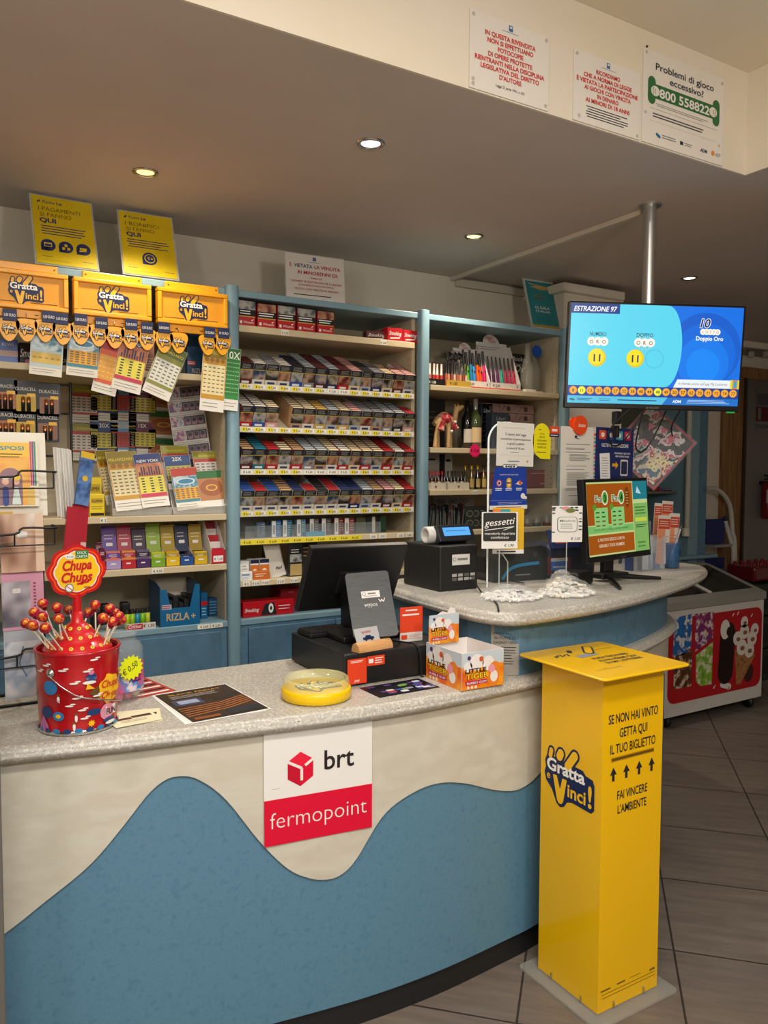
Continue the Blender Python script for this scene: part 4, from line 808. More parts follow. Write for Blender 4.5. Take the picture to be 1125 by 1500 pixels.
for k in range(7):
    gaslighter(cx2+w2*(-.4+.8*k/6), 3.05, Z1+.0028, ['#4a1748', '#3e1644', '#5a1d52', '#1f9c84', '#a01c3e', '#b3184a', '#c51846'][k], ['purple slim lighter at the left of the wider display', 'dark purple slim lighter, second in the wider display', 'violet slim lighter, third in the wider display', 'turquoise slim lighter in the wider display', 'wine red slim lighter in the wider display', 'crimson slim lighter, second from right in the wider display', 'pink red slim lighter at the right of the wider display'][k], .165, .0065, 10, 'slim lighters in the right display')
def mini_rack(px0, px1, pyt, lab, cols, strip_, n, grp):
    Y = 3.02; a, c = xr(px0, Y), xr(px1, Y); w = c-a; e = empty('lighter_stand', lab, 'lighter stand', ((a+c)/2, Y, Z1+.0003)); h = onY((px0+px1)/2, pyt, Y).z-Z1
    m = MB(); m.box(-w/2, w/2, 0, .0015, 0, .03, M(strip_, .4)); m.text('€ 1,00', -w*.22, .009, .016, WHITE if strip_ == '#1b1a18' else INK, -.001, .01, wmax=w*.4); m.box(-w/2, w/2, .0015, .12, 0, .002, M('#2b2622', .5)); m.box(-w/2, w/2, .118, .12, 0, h*.9, M('#6d5a45', .5)); m.build('carton', e)
    for k in range(n):
        o = MB(); r = min(.0085, w*.42/n); o.tube([(0, 0, 0), (0, 0, h*.42)], r, M(cols[k % len(cols)], .35), 10); o.tube([(0, 0, h*.42), (0, 0, h*.44), (0, 0, h*.85)], [r, r*.7, r*.6], BLACK if strip_ != '#1b1a18' else M('#cfc6ba', .4), 8)
        tag(o.build('slim_lighter', None, ((a+c)/2+w*(-.42+.84*k/(n-1)), Y+.02+.004*(k % 2), Z1+.0028)), 'small lighter, %s from left in the %s' % (ORD[k], grp), 'lighter', 'small lighters in the '+grp)
mini_rack(626, 652, 527, 'small stand of red and white lighters beside the blue post', ['#c33326', '#d9705c', '#c32e24', '#d8463a'], '#1b1a18', 5, 'red lighter stand')
mini_rack(654, 690, 524, 'small stand of patterned lighters with black caps', ['#b0573c', '#c98a62', '#8c3a2a', '#d2b08c'], '#b8963c', 8, 'patterned lighter stand')
m = MB(); random.seed(3)
for i in range(9): x0 = random.uniform(-.06, .06); z0 = random.uniform(0, .03); m.tube([(x0, 0, z0), (x0+random.uniform(-.03, .03), .01, z0+.03), (x0+random.uniform(-.05, .05), .0, z0+.01)], .006, M('#2b221e', .4), 6)
tag(m.build('key_fobs', None, (xr(662, 3.1), 3.09, Z1+.115)), 'dark small fobs heaped on top of the patterned lighter stand', 'fobs')
m = MB(); m.box(-.05, .05, 0, .03, 0, .20, M('#15120f', .4)); m.text('Rocks', 0, .165, .03, M('#cfc6ba', .5), -.001, .01, .2, w=.085); m.text('Ox', .01, .11, .05, M('#cfc6ba', .5), -.001, .01, .3); m.lines(-.04, .04, .14, .155, 1, GREY)
tag(m.build('black_box', None, (xr(759, 3.12), 3.12, Z1+.0003)), 'black box with white script behind the wider lighter display', 'box')
# clear glass bottle shaped jars with a blue seal
GL = M('#b8b4a6', .08, 0, .28)
for k, (px, y) in enumerate([(772, 3.05), (782, 3.10)]):
    e = empty('glass_ornament', ['clear glass bottle ornament with white base on the right unit', 'clear glass bottle ornament with blue seal on the right unit'][k], 'glass ornament', (xr(px, y), y, Z1+.0003), group='glass bottle ornaments'); m = MB(); m.lathe([(.0001, .014), (.028, .014), (.033, .05), (.034, .11), (.022, .15), (.014, .18), (.013, .235), (.018, .24)], GL, 20); m.build('glass', e)
    m = MB(); m.box(-.034, .034, -.03, .03, 0, .0138, M('#d8d2c4', .5), .002); m.build('base', e)
    if k: m = MB(); m.prism([(math.cos(i*math.pi/12)*(.034 if i % 2 else .029), .215+math.sin(i*math.pi/12)*(.034 if i % 2 else .029)) for i in range(24)], -.02, -.0185, M('#1450a8', .4)); m.build('seal', e)
# jointed wooden camel with a red saddle cloth
WD = noisy('toy_wood', ['#b08956', '#c9a26c', '#bd9560'], 14, 4, .5, (1, 1, .3)); RC = noisy('saddle_cloth', ['#7d1220', '#a8202c', '#c9a58c'], 40, 2, .9)
e = empty('wooden_camel', 'wooden camel figure with red tasselled saddle on the middle shelf', 'figurine', (xr(652, 3.06), 3.06, Z2+.0003))
m = MB(); m.tube([(-.075, 0, .15), (-.05, 0, .165), (0, 0, .175), (.04, 0, .165), (.06, 0, .165), (.075, 0, .20), (.08, 0, .235), (.085, 0, .25), (.105, 0, .26), (.13, 0, .272)], [.018, .034, .038, .034, .026, .016, .015, .021, .018, .010], WD, 12); m.ball((-.005, 0, .205), .034, WD, 14, 8, (1, .8, .8)); m.build('body', e)
for px, top, n in ((-.075, -.05, 0), (-.035, -.04, 1), (.012, .012, 2), (.055, .042, 3)):
    m = MB(); s = .018 if n % 2 else -.018; m.tube([(top, s, .165), (px, s*1.2, .09), (px+(.0 if n else -.01), s*1.3, .004)], [.016, .012, .014], WD, 10); m.build('leg', e)
for s in (-1, 1): m = MB(); m.tube([(.088, s*.012, .265), (.082, s*.016, .285)], [.006, .002], WD, 6); m.build('ear', e)
m = MB(); m.ball((-.005, 0, .185), .055, RC, 16, 8, (1.0, .85, .75)); m.tube([(.03, -.045, .17), (.045, -.046, .12)], [.012, .02], RC, 8); m.tube([(-.04, -.042, .17), (-.06, -.045, .11)], [.012, .022], RC, 8); m.build('saddle_cloth', e)
for x_, z_ in ((.05, .128), (.01, .105), (.035, .165)): m = MB(); m.ball((x_, -.056, z_), .009, WHITE, 10, 6); m.build('tassel', e)
for ch in e.children: ch.data.transform(Matrix.Diagonal((.8, .8, .735, 1)))
def bottle(px, Y, zb, H, r, glass, lab, label=None, foil=None, grp=None, name='wine_bottle', cat='bottle'):
    e = empty(name, lab, cat, (xr(px, Y), Y, zb+.0003), group=grp); m = MB(); m.lathe([(.0001, .001), (r, .002), (r, H*.55), (r*.93, H*.62), (r*.45, H*.75), (r*.36, H*.80), (r*.36, H*.99), (.0001, H)], glass, 20); m.build('glass', e)
    if label: m = MB(); m.lathe([(r*1.012, H*.12), (r*1.012, H*label[1])], M(label[0], .6), 14, (0, 0, 0), True, math.radians(200), math.radians(330)); m.build('paper_label', e)
    if foil: m = MB(); m.lathe([(r*.39, H*.76), (r*.39, H*.995), (.0001, H*1.003)], M(foil, .3, .6), 16); m.build('capsule', e)
bottle(685, 3.07, Z2, .232, .029, M('#0b0a0a', .12, coat=.5), 'black glass wine bottle with pale label, left of the green bottle', ('#c9c0b0', .40), '#161412')
bottle(697, 3.05, Z2, .238, .029, M('#3d4a26', .1, coat=.5), 'green glass wine bottle with cream label and grey capsule', ('#d9b98a', .42), '#a09a94')
m = MB(); pts = [(math.cos(i*math.pi/14)*(.034 if i % 2 else .026), math.sin(i*math.pi/14)*(.034 if i % 2 else .026)) for i in range(28)]; m.prism(pts, 0, .0015, M('#ef1262', .5)); m.text('€ 15,00', 0, -.006, .016, INK, -.0006, .01); p = onY(695.5, 660, 2.993)
tag(m.build('price_star', None, (p.x, 2.991, p.z)), 'pink star shaped price label on the shelf edge below the bottles', 'price label')
DG = M('#39414e', .5)
for k, (a, c, t, Y, dp) in enumerate([(706, 722, 591, 3.14, .1), (721, 746, 605, 3.09, .12), (735, 765, 593, 3.22, .1)]):
    carton('gift_box', ['dark grey gift box right of the green bottle', 'grey gift box with white lettering, set forward', 'pinkish grey gift box behind the others'][k], 'gift box', a, c, t, Y, Z2, dp, M(['#2e3540', '#3a4350', '#6a5854'][k], .5), lambda m, w, h: m.text('Liberi', 0, h*.8, min(.03, h*.14), M('#a8adb4', .5), -.001, .005, .2, wmax=w*.7), 'dark gift boxes on the middle shelf')
PK = noisy('pink_box_print', ['#9c7a74', '#a98680', '#5f4644'], 16, 1, .5, const=True, pos=[0, .5, .62]); k = 0
for i in range(3):
    for j in range(5):
        m = MB(); m.box(-.055, .055, 0, .12, 0, .0455, PK, .002, 1); m.rect(-.012, .012, .012, .034, M('#4a3534', .5)); m.line([(-.05, .01), (-.02, .04)], .003, M('#4a3534', .5))
        tag(m.build('pink_box', None, (2.50+i*.114, 3.14, Z2+.0003+j*.0465)), 'patterned pink box, %s in the %s column of the stack' % (['bottom', 'second from bottom', 'third from bottom', 'second from top', 'topmost'][j], ['left', 'middle', 'right'][i]), 'gift box', 'stacked pink boxes on the middle shelf')
m = MB(); m.box(-.07, .07, 0, .05, 0, .25, M('#171310', .4)); m.lines(-.05, .02, .03, .2, 6, M('#5a4c40', .5), .2); tag(m.build('black_box', None, (xr(637, 3.25), 3.26, Z2+.0003)), 'black box standing behind the wooden camel', 'box')
# miniature bottles
carton('white_box', 'white box with black stripe behind the miniature bottles', 'box', 622, 663, 664, 3.2, Z3, .1, M('#b9b2a4', .5), lambda m, w, h: (m.rect(w*.02, w*.22, h*.02, h, INK), m.lines(-w*.4, -w*.1, h*.75, h*.9, 1, INK), m.lines(w*.25, w*.45, h*.7, h*.9, 1, INK)))
for px0, px1, lab in ((624, 655, 'white tray of red capped miniatures beside the blue post'), (657, 689, 'white tray of dark miniatures right of the red capped ones')):
    a, c = xr(px0, 3.01), xr(px1, 3.01); w = c-a; m = MB(); TRY = M('#d3c7b2', .5); m.box(-w/2, w/2, 0, .0015, 0, .032, TRY); m.box(-w/2, w/2, .0015, .1, 0, .002, TRY)
    for s in (-1, 1): m.prism([(0, 0), (.1, 0), (.1, .06), (0, .032)], s*(w/2-.001)-.0007, s*(w/2-.001)+.0007, TRY, 'X')
    m.disc(0, .015, .006, M('#8a5a4a', .5)); tag(m.build('miniature_tray', None, ((a+c)/2, 3.01, Z3+.0003)), lab, 'tray', 'miniature trays'); 
    for r_ in range(2):
        for k in range(6):
            x = (a+c)/2+w*(-.40+.8*k/5); red = px0 == 624; m = MB(); r = .0095; H = .085; m.lathe([(.0001, 0), (r, 0), (r, H*.5), (r*.4, H*.68), (r*.4, H*.8)], M('#140f0e' if not red else '#3a1214', .12, coat=.4), 10); m.lathe([(r*.5, H*.78), (r*.5, H), (.0001, H)], M('#a5141c' if red else '#1b1816', .35), 8); m.lathe([(r*1.02, H*.1), (r*1.02, H*.42)], M('#cfc3b0', .5) if k % 2 == 0 else M('#8c7a66', .5), 8, (0, 0, 0), True, math.radians(200), math.radians(330))
            tag(m.build('miniature_bottle', None, (x, 3.028+r_*.026, Z3+.0026)), '%s capped miniature bottle, %s from left, %s row of its tray' % ('red' if red else 'dark', ORD[k], ['front', 'back'][r_]), 'miniature bottle', 'miniature bottles in trays')
for k in range(6):
    r_ = k // 3; px = 692+(k % 3)*9; m = MB(); r = .013; H = .115; m.lathe([(.0001, 0), (r, 0), (r, H*.52), (r*.4, H*.7), (r*.38, H*.86)], M('#6b5414' if (k+r_) % 2 == 0 else '#15110d', .1, coat=.4), 12); m.lathe([(r*.5, H*.84), (r*.5, H), (.0001, H)], M('#c09a2c', .3, .5) if k != 2 else BLACK, 10); m.lathe([(r*1.02, H*.1), (r*1.02, H*.44)], M('#b99c58', .5), 8, (0, 0, 0), True, math.radians(200), math.radians(330))
    tag(m.build('miniature_bottle', None, (xr(px, 3.03), 3.03+r_*.05, Z3+.0004)), 'amber miniature bottle, %s from left, %s row beside the clear screen' % (ORD[k % 3], ['front', 'back'][r_]), 'miniature bottle', 'amber miniature bottles')
RB = M('#7c1d1c', .4)
for k, (a, c, t) in enumerate([(718, 735, 692), (768, 812, 688)]): carton('red_box', ['dark red box seen left behind the clear screen', 'wide dark red gift box seen through the clear screen'][k], 'gift box', a, c, t, 3.1, Z3, .12, RB, lambda m, w, h: (m.lines(-w*.3, w*.4, h*.75, h*.85, 1, M('#c79a8c', .5)), m.lines(w*.0, w*.4, h*.15, h*.35, 1, M('#b88a7c', .5))), 'red boxes behind the screen')
# spectacles on a card rack and glasses cases
e = empty('spectacle_display', 'clear backed display of reading glasses on the low right shelf', 'display', (xr(665, 3.2), 3.2, Z4+.0003)); m = MB(); m.box(-.12, .13, 0, .003, 0, .15, M('#8a8478', .4)); m.build('board', e)
for i in range(3):
    m = MB(); x0 = -.07+i*.065
    for s in (-.013, .013): m.tube([(x0+s+.011*math.cos(t*math.pi/8), -.006, .128+.009*math.sin(t*math.pi/8)) for t in range(17)], .0012, BLACK, 5)
    m.build('spectacles', e)
random.seed(5)
for k in range(17):
    px = 626+k*3.5; c = ['#17191a', '#24282a', '#0f1112', '#3a2220', '#1d2421', '#4d1c1a'][k % 6]; m = MB(); H = .10+.025*random.random(); m.box(-.006, .006, 0, .05, 0, H, M(c, .3), .003); m.rect(-.003, .003, .02, H*.8, M('#59605c', .5))
    tag(m.build('glasses_case', None, (xr(px, 3.04), 3.04, Z4+.0004), (0, math.radians(random.uniform(-4, 9)), 0)), 'slim dark spectacle case, %s from left in the row' % (ORD[k] if k < 15 else ['sixteenth', 'seventeenth'][k-15]), 'spectacle case', 'spectacle cases on the low right shelf')
for k in range(3):
    m = MB(); m.box(-.028, .028, 0, .003, 0, .11, M('#23241f', .4), .002, 1)
    for s in (.03, .075): m.disc(0, s, .021, M('#6e7a5e', .3), -.0006, .016); m.disc(0, s, .016, M('#2b3028', .3), -.0009, .012)
    tag(m.build('charm_card', None, (xr(690+k*9.5, 3.03), 3.03+.004*k, Z4+.0004)), 'dark card with two round greenish charms, %s of three' % ['left', 'middle', 'right'][k], 'card', 'charm cards on the low right shelf')
def snow(px, Y, r, col, lab):
    e = empty('glass_globe', lab, 'glass globe', (xr(px, Y), Y, Z4+.0004), group='glass globes behind the screen'); m = MB(); m.lathe([(.0001, 0), (r*.9, 0), (r*.8, r*.5), (r*.6, r*.62)], M(col, .4), 16); m.build('base', e); m = MB(); m.ball((0, 0, r*1.45), r, M('#aab0a8', .06, 0, .25), 16, 10); m.build('glass', e); m = MB(); m.tube([(0, 0, r*.62), (0, 0, r*1.7)], [r*.5, r*.1], M('#c9beb0', .5), 8); m.build('figure', e)
snow(775, 3.06, .024, '#6a5a4c', 'glass globe with brown base behind the clear screen'); snow(789, 3.05, .026, '#2f5a48', 'glass globe with green base behind the clear screen'); snow(804, 3.05, .026, '#6a2420', 'glass globe with red base behind the clear screen'); snow(797, 3.18, .036, '#4a463e', 'large glass globe at the back behind the screen')
m = MB(); s_ = [(math.cos(math.pi/2+i*math.pi/5)*(.05 if i % 2 == 0 else .022), .05+math.sin(math.pi/2+i*math.pi/5)*(.05 if i % 2 == 0 else .022)) for i in range(10)]; m.prism(s_, 0, .012, M('#a58a2c', .4)); tag(m.build('star_ornament', None, (xr(766, 3.2), 3.2, Z4+.012)), 'yellow star ornament seen through the clear screen', 'ornament')
# ================================================================ on the lower worktop
Z0 = ZC+.0004
# lollipop tin
TC_, TR = (.333, 1.985), .0885
tin = empty('lollipop_tin', 'red printed metal bucket of lollipops with flower shaped Chupa Chups sign', 'lollipop tin', (*TC_, Z0))
TRED = M('#b3121c', .25, .15, coat=.4); TH_ = .19
m = MB(); m.lathe([(.0001, .001), (TR-.003, .001), (TR, .004), (TR, .012), (TR-.001, .014), (TR+.003, .085), (TR+.0045, .088), (TR+.0045, .128), (TR+.003, .131), (TR+.0075, TH_-.004)], TRED, 56)
m.lathe([(TR-.002, 0), (TR+.002, .002), (TR+.002, .008), (TR, .011)], CHROME, 56); m.lathe([(TR+.0065, TH_-.006), (TR+.0105, TH_-.001), (TR+.008, TH_+.004), (TR+.003, TH_+.002)], TRED, 56)
def onc(a, z, dr=.0006):                                      # a point on the bucket wall
    r = TR+.001+.007*(z/TH_)+dr+(.003 if .084 < z < .132 else .0); return (r*math.cos(a), r*math.sin(a), z)
def blob(a, z, rx, rz, mat, dr=.0006, n=14, fn=None, sides=None):
    pts = []
    for i in range(n): t = 2*math.pi*i/n; k = fn(t) if fn else 1; pts.append(onc(a+rx*k*math.cos(t)/TR, z+rz*k*math.sin(t), dr))
    c0 = onc(a, z, dr+.0006); m.add(pts+[c0], [(i, (i+1) % n, n) for i in range(n)], mat, True)
def cpoly(pts, mat, dr=.0008):
    for i in range(1, len(pts)-1): m.add([onc(*pts[0], dr), onc(*pts[i], dr), onc(*pts[i+1], dr)], [(0, 1, 2)], mat)
A0 = math.radians(-90-10)                                     # facing the camera
PB, PPK, PW_, PYW, PNB, PBR = M('#2d78b0', .35), M('#d07ab8', .35), M('#e9e3dc', .4), M('#efb81c', .35), M('#1d3a6b', .35), M('#6b4a22', .4)
random.seed(11)
def dd(deg): return A0+math.radians(deg)
blob(dd(-38), .115, .017, .017, PB); blob(dd(-48), .055, .017, .014, PNB); blob(dd(-28), .048, .013, .011, PB, .001); blob(dd(-28), .048, .006, .005, PYW, .0016)
cpoly([(dd(-66), .008), (dd(-44), .008), (dd(-46), .024), (dd(-55), .046), (dd(-64), .024)], PPK); cpoly([(dd(-62), .01), (dd(-60), .01), (dd(-55.5), .044)], M('#8d4a92', .4), .0013); cpoly([(dd(-52), .01), (dd(-50), .01), (dd(-54.8), .044)], M('#8d4a92', .4), .0013)
for d, z in ((-20, .155), (12, .15), (-2, .09), (-12, .072), (5, .060), (8, .04), (-58, .15), (-5, .125), (22, .175), (-45, .165), (25, .09)): blob(dd(d), z, .009, .0022, PW_, .001, 10); blob(dd(d+5), z+.004, .006, .0018, PW_, .001, 10)
blob(dd(18), .135, .012, .009, PNB); blob(dd(18), .146, .006, .005, M('#d27a9a', .4), .001); blob(dd(15), .124, .014, .004, PW_, .001)
cpoly([(dd(14), .10), (dd(30), .075), (dd(34), .12)], PBR); cpoly([(dd(10), .108), (dd(22), .108), (dd(12), .122)], PYW, .0012)
blob(dd(22), .052, .016, .008, PNB); blob(dd(18), .026, .007, .007, PYW, .001, 16, lambda t: 1+.25*math.cos(8*t)); blob(dd(44), .045, .02, .02, M('#d98aa0', .4)); blob(dd(48), .025, .018, .006, PNB, .0012); blob(dd(50), .018, .016, .004, PW_, .0016)
for d in range(-80, 90, 16): blob(dd(d), .012, .009, .006, PNB if d % 32 else PB)
for d, z in ((-6, .022), (-3, .042), (-26, .088)): blob(dd(d), z, .003, .009, PW_, .001); blob(dd(d), z+.010, .0035, .003, PBR, .0014)
blob(dd(47), .10, .03, .034, PYW, .001, 40, lambda t: 1+.07*math.cos(7*t))
cpoly([(dd(40), .035), (dd(62), .035), (dd(62), .058), (dd(40), .058)], PW_, .0016)
bucket = m.build('bucket', tin)
def wrap(mm, am, rad):                                        # bends flat lettering round the bucket
    for i, v in enumerate(mm.v): mm.v[i] = onc(am+v[0]/rad, v[2], .0018-v[1]*.2)
for t, z, s_, c in (('Chupa', .105, .024, RED), ('Chups', .079, .024, RED), ('FUN', .038, .02, INK)):
    q = MB(); q.text(t, 0, z, s_, c, -.001, .012, .2 if c is RED else 0, w=.046 if c is RED else .03); wrap(q, dd(47 if c is RED else 51), TR); q.build('lettering', bucket)
m = MB()
m.lathe([(.0001, .178), (.078, .178), (.080, .186), (.078, .191), (.060, .206), (.056, .209), (.055, .211), (.040, .226), (.037, .229), (.036, .231), (.022, .245), (.014, .252), (.012, .275), (.0001, .276)], M('#c5141c', .3, coat=.4), 48); TIER = ((.069, .1985), (.0475, .2185), (.029, .238))
for (r, z), n in zip(TIER, (18, 13, 9)):
    for k in range(n):
        a = A0+2*math.pi*k/n+.15; m.M = Matrix.Translation((r*math.cos(a), r*math.sin(a), z)) @ Matrix.Rotation(a, 4, 'Z') @ Matrix.Rotation(math.radians(45), 4, 'Y'); m.lathe([(.0018, .0016), (.0046, .0016), (.0052, -.001)], M('#f0c84a', .4), 12); m.M = Matrix()
m.build('holed_cone', tin)
m = MB(); HS = 0
def flower(r, mat, y, k=.055): m.prism([(r*1.12*(1+k*abs(math.cos(4*t)))*math.cos(t), r*(1+k*abs(math.cos(4*t)))*math.sin(t)) for t in [2*math.pi*i/96 for i in range(96)]], y, y+.001, mat)
m.M = Matrix.Translation((0, -.008, .372)) @ Matrix.Rotation(math.radians(12), 4, 'Z')
flower(.058, M('#c3141c', .3), 0, .10); flower(.0525, M('#e8540e', .35), -.0006, .09); flower(.049, M('#c3141c', .3), -.0012, .09); flower(.046, PW_, -.0018, .08); flower(.0435, M('#f3c01c', .35), -.0024, .08)
m.text('Chupa', 0, .004, .032, RED, -.0036, .035, .22, w=.070); m.text('Chups', -.001, -.024, .032, RED, -.0036, .035, .22, w=.074); m.caps(.0, -.030, .026, -.026, .0022, RED, -.0036)
m.rect(-.004, .026, .030, .050, M('#1f7a3c', .4), -.0037); m.text('STICK', .011, .041, .0085, WHITE, -.0041, .01); m.text('CARTA', .011, .032, .0085, WHITE, -.0041, .01); m.disc(-.017, .036, .012, WHITE, -.0037, .006); m.text('€ 0,50', -.017, .034, .006, INK, -.0041)
m.disc(-.020, -.038, .0105, GREY, -.0037); m.disc(-.020, -.038, .008, WHITE, -.0041); m.line([(-.026, -.033), (-.014, -.043)], .0018, RED, -.0045); m.lines(.015, .032, -.042, -.036, 1, M('#a06c1c', .5), .5, -.0037)
m.M = Matrix(); m.cyl(0, 0, .274, .318, .010, M('#c5141c', .3), 16); m.build('flower_sign', tin)
m = MB(); ea = math.radians(-138); hx = onc(ea, .148); m.M = Matrix.Translation(hx) @ Matrix.Rotation(ea+math.pi/2, 4, 'Z') @ Matrix.Rotation(math.pi/2, 4, 'X'); m.lathe([(.0001, .006), (.005, .006), (.0055, .0035), (.0085, .003), (.009, .001), (.011, .0)], CHROME, 20); m.M = Matrix(); m.build('handle_ear', tin)
m = MB(); pts = []
for t in range(15):
    u = t/14; a = ea+(math.radians(-20)-ea)*u; z = .143-.048*min(1, u/.32)-.04*max(0, (u-.32)/.68); pts.append(onc(a, z, .006))
m.tube(pts, .0017, CHROME, 8); m.build('wire_handle', tin)
# lollipops stuck in the cone
LR = noisy('lolly_wrap', ['#7e0c34', '#b3123c', '#a80f2c', '#d8701c', '#98102f'], 60, 3, .25); LPB = M('#7a0f3a', .25); STK = M('#e6dcc4', .5)
LOL = [(62.7, 884, 1.99, 1), (83, 890, 1.95, 1), (50, 897, 1.97, 0), (61.6, 903, 1.92, 1), (86, 906, 1.90, 1), (38, 913, 1.95, 0), (47.7, 916, 1.90, 0), (66, 920, 1.875, 0), (139.5, 886, 2.0, 1), (130, 897, 2.03, 2), (161, 891, 2.0, 0), (151, 905, 1.93, 1), (174, 902, 1.97, 0), (165, 910.5, 1.92, 0), (168, 897, 2.02, 0), (100, 893, 2.06, 2), (178, 908, 2.0, 0)]
LW = ['top of the left bunch', 'left bunch, nearest the red cone, upper', 'left bunch, second highest at the outer side', 'left bunch, in the middle', 'left bunch, nearest the red cone, lower', 'outermost at the far left', 'left bunch, low and second from outside', 'lowest of the left bunch', 'top of the right bunch, nearest the red cone', 'behind the topmost one of the right bunch', 'right bunch, upper row', 'right bunch, lower and nearest the cone', 'right bunch, outer side', 'lowest of the right bunch', 'right bunch, upper row further out', 'upright behind the sign stem', 'outermost at the far right']
for (px, py, Y, tier), w_ in zip(LOL, LW):
    h_ = onY(px, py, Y); r, z = TIER[tier]; a = math.atan2(h_.y-TC_[1], h_.x-TC_[0]); base = Vector((TC_[0]+r*math.cos(a), TC_[1]+r*math.sin(a), Z0+z+.002))
    e = empty('lollipop', 'wrapped red and yellow lollipop, '+w_, 'lollipop', base, group='lollipops in the red tin'); d = h_-base
    m = MB(); m.tube([(0, 0, -.006), d*.85], .0019, STK, 8); m.build('stick', e)
    m = MB(); m.ball(d, .0125, LR, 16, 10, (1, 1, .95)); u = d.normalized(); m.tube([d-u*.011, d-u*.018], [.008, .0025], LPB, 10); m.ball(d+Vector((-.002, -.009, .003)), .0062, M('#f0a32c', .3), 10, 6, (1, .6, 1)); m.ball(d+Vector((-.002, -.0125, .003)), .0028, M('#e6641c', .3), 8, 5, (1, .5, 1)); m.build('wrapper', e)
# sweets jar
p = onZ(166, 1022, ZC); e = empty('sweets_jar', 'clear plastic jar of gumballs with pink label behind the red tin', 'jar', (.462, 2.165, Z0))
m = MB(); m.lathe([(.0001, .001), (.060, .001), (.068, .010), (.068, .135), (.062, .150), (.050, .158), (.050, .172), (.053, .173), (.053, .177), (.050, .178), (.050, .19), (.054, .192)], M('#d9dcd8', .06, 0, .16), 32); m.build('jar_wall', e)
m = MB(); m.lathe([(.0687, .03), (.0687, .105)], noisy('jar_label', ['#c21f62', '#d94f86', '#2e86c9', '#e8d8de'], 22, 2, .35, pos=[.3, .45, .55, .62]), 24, (0, 0, 0), True, math.radians(215), math.radians(350)); m.build('label', e)
m = MB(); am = math.radians(-58); 
q = MB(); q.text('FIZZ', 0, .055, .03, M('#4a1a78', .4), 0, .02, .2, w=.045); q.v = [(.0695*math.cos(am+v[0]/.069), .0695*math.sin(am+v[0]/.069), v[2]) for v in q.v]; q.build('lettering', e)
random.seed(2); GC = ['#d8c8b0', '#d9a85c', '#cf5a7a', '#e3dccb', '#b8d060']
for k in range(16):
    a = random.random()*6.28; r = random.uniform(.01, .046); m = MB(); m.ball((0, 0, 0), .0135, M(GC[k % 5], .35), 12, 8); o = m.build('gumball', None, (.462+r*math.cos(a), 2.165+r*math.sin(a), Z0+.0155+.022*(k // 8))); tag(o, 'gumball at the bottom of the clear sweets jar', 'gumball', 'gumballs in the sweets jar')
p = onY(192, 978, 2.09); m = MB(); pts = [(math.cos(i*math.pi/16)*(.036 if i % 2 else .029), math.sin(i*math.pi/16)*(.034 if i % 2 else .027)) for i in range(32)]; m.prism(pts, 0, .001, M('#e6ee0e', .5)); m.text('€ 0,50', 0, -.007, .022, INK, -.0008, .004, .2, rot=.5, w=.048)
tag(m.build('price_star', None, (p.x, 2.088, p.z), tiltrot(18, 0)), 'neon yellow star price label € 0,50 on the sweets jar', 'price label')
# papers lying on the worktop
def sheet(name, lab, c, w, h, yaw, mat, fn=None, z=None, cat='leaflet', group=None, th=.0008):
    m = MB(FLAT.copy()); m.box(-w/2, w/2, 0, th, -h/2, h/2, mat); m.M = FLAT @ Matrix.Translation((0, 0, -h/2))
    if fn: fn(m, w, h)
    return tag(m.build(name, None, (c[0], c[1], (z if z else Z0)+th), (0, 0, math.radians(yaw))), lab, cat, group)
CD = M('#e3dcb8', .6)
for k, (dx, dy, yw) in enumerate([(0, 0, -4), (.006, .012, -12), (-.008, -.006, 6)]):
    sheet('voucher', ['lowest cream voucher under the small pile', 'middle cream voucher of the small pile', 'topmost cream voucher with two dark bars beside the red tin'][k], (.462+dx, 1.966+dy, 0), .115, .10, yw, CD, lambda m, w, h: (m.rect(-w*.4, -w*.02, h*.45, h*.6, M('#5c2a24', .5)), m.rect(-w*.0, w*.42, h*.5, h*.66, M('#4a2622', .5)), m.lines(-w*.35, w*.4, h*.2, h*.4, 2, M('#a08a6c', .6), .2)), Z0+.0011*k, 'voucher', 'cream vouchers beside the red tin')
def d_fly(m, w, h):
    m.rect(-w*.48, w*.48, h*.02, h*.98, noisy('dark_flyer', ['#16100d', '#2b1d14', '#3a2618', '#120d0c'], 9, 3, .35))
    m.text('BLACK FRIDAY', 0, h*.87, h*.045, M('#d9a03c', .5), -.001, .012, w=w*.7); m.lines(-w*.4, w*.4, h*.74, h*.84, 3, M('#b9b2a6', .6), .25, -.001)
    m.rrect(-w*.42, -w*.05, h*.5, h*.7, .008, M('#3a3f55', .4), -.001); m.rect(-w*.36, -w*.1, h*.55, h*.66, M('#9aa3bd', .4), -.0013)
    for i in range(5): m.line([(-w*.45, h*(.18+.06*i)), (w*.1, h*(.24+.05*i)), (w*.46, h*(.34+.05*i))], .006, M('#a8602a', .4), -.001)
    m.rect(w*.02, w*.46, h*.06, h*.2, M('#20242c', .4), -.0013); m.rect(-w*.42, -w*.1, h*.06, h*.12, M('#8c4a1c', .4), -.0013)
sheet('flyer', 'lower white bordered flyer peeping out under the dark one', (.655, 2.003, 0), .212, .29, 1.5, WHITE, None, Z0)
sheet('flyer', 'dark brown and orange flyer with white border lying on the worktop', (.664, 2.0, 0), .212, .288, 4, WHITE, d_fly, Z0+.001)
sheet('flyer', 'red edged flyer with black and white stripes behind the vouchers', (.535, 2.235, 0), .13, .19, 12, M('#b33a2c', .5), lambda m, w, h: [m.rect(-w*.42, w*.42, h*(.08+.14*i), h*(.08+.14*i)+h*.06, INK if i % 2 else WHITE) for i in range(6)], Z0)
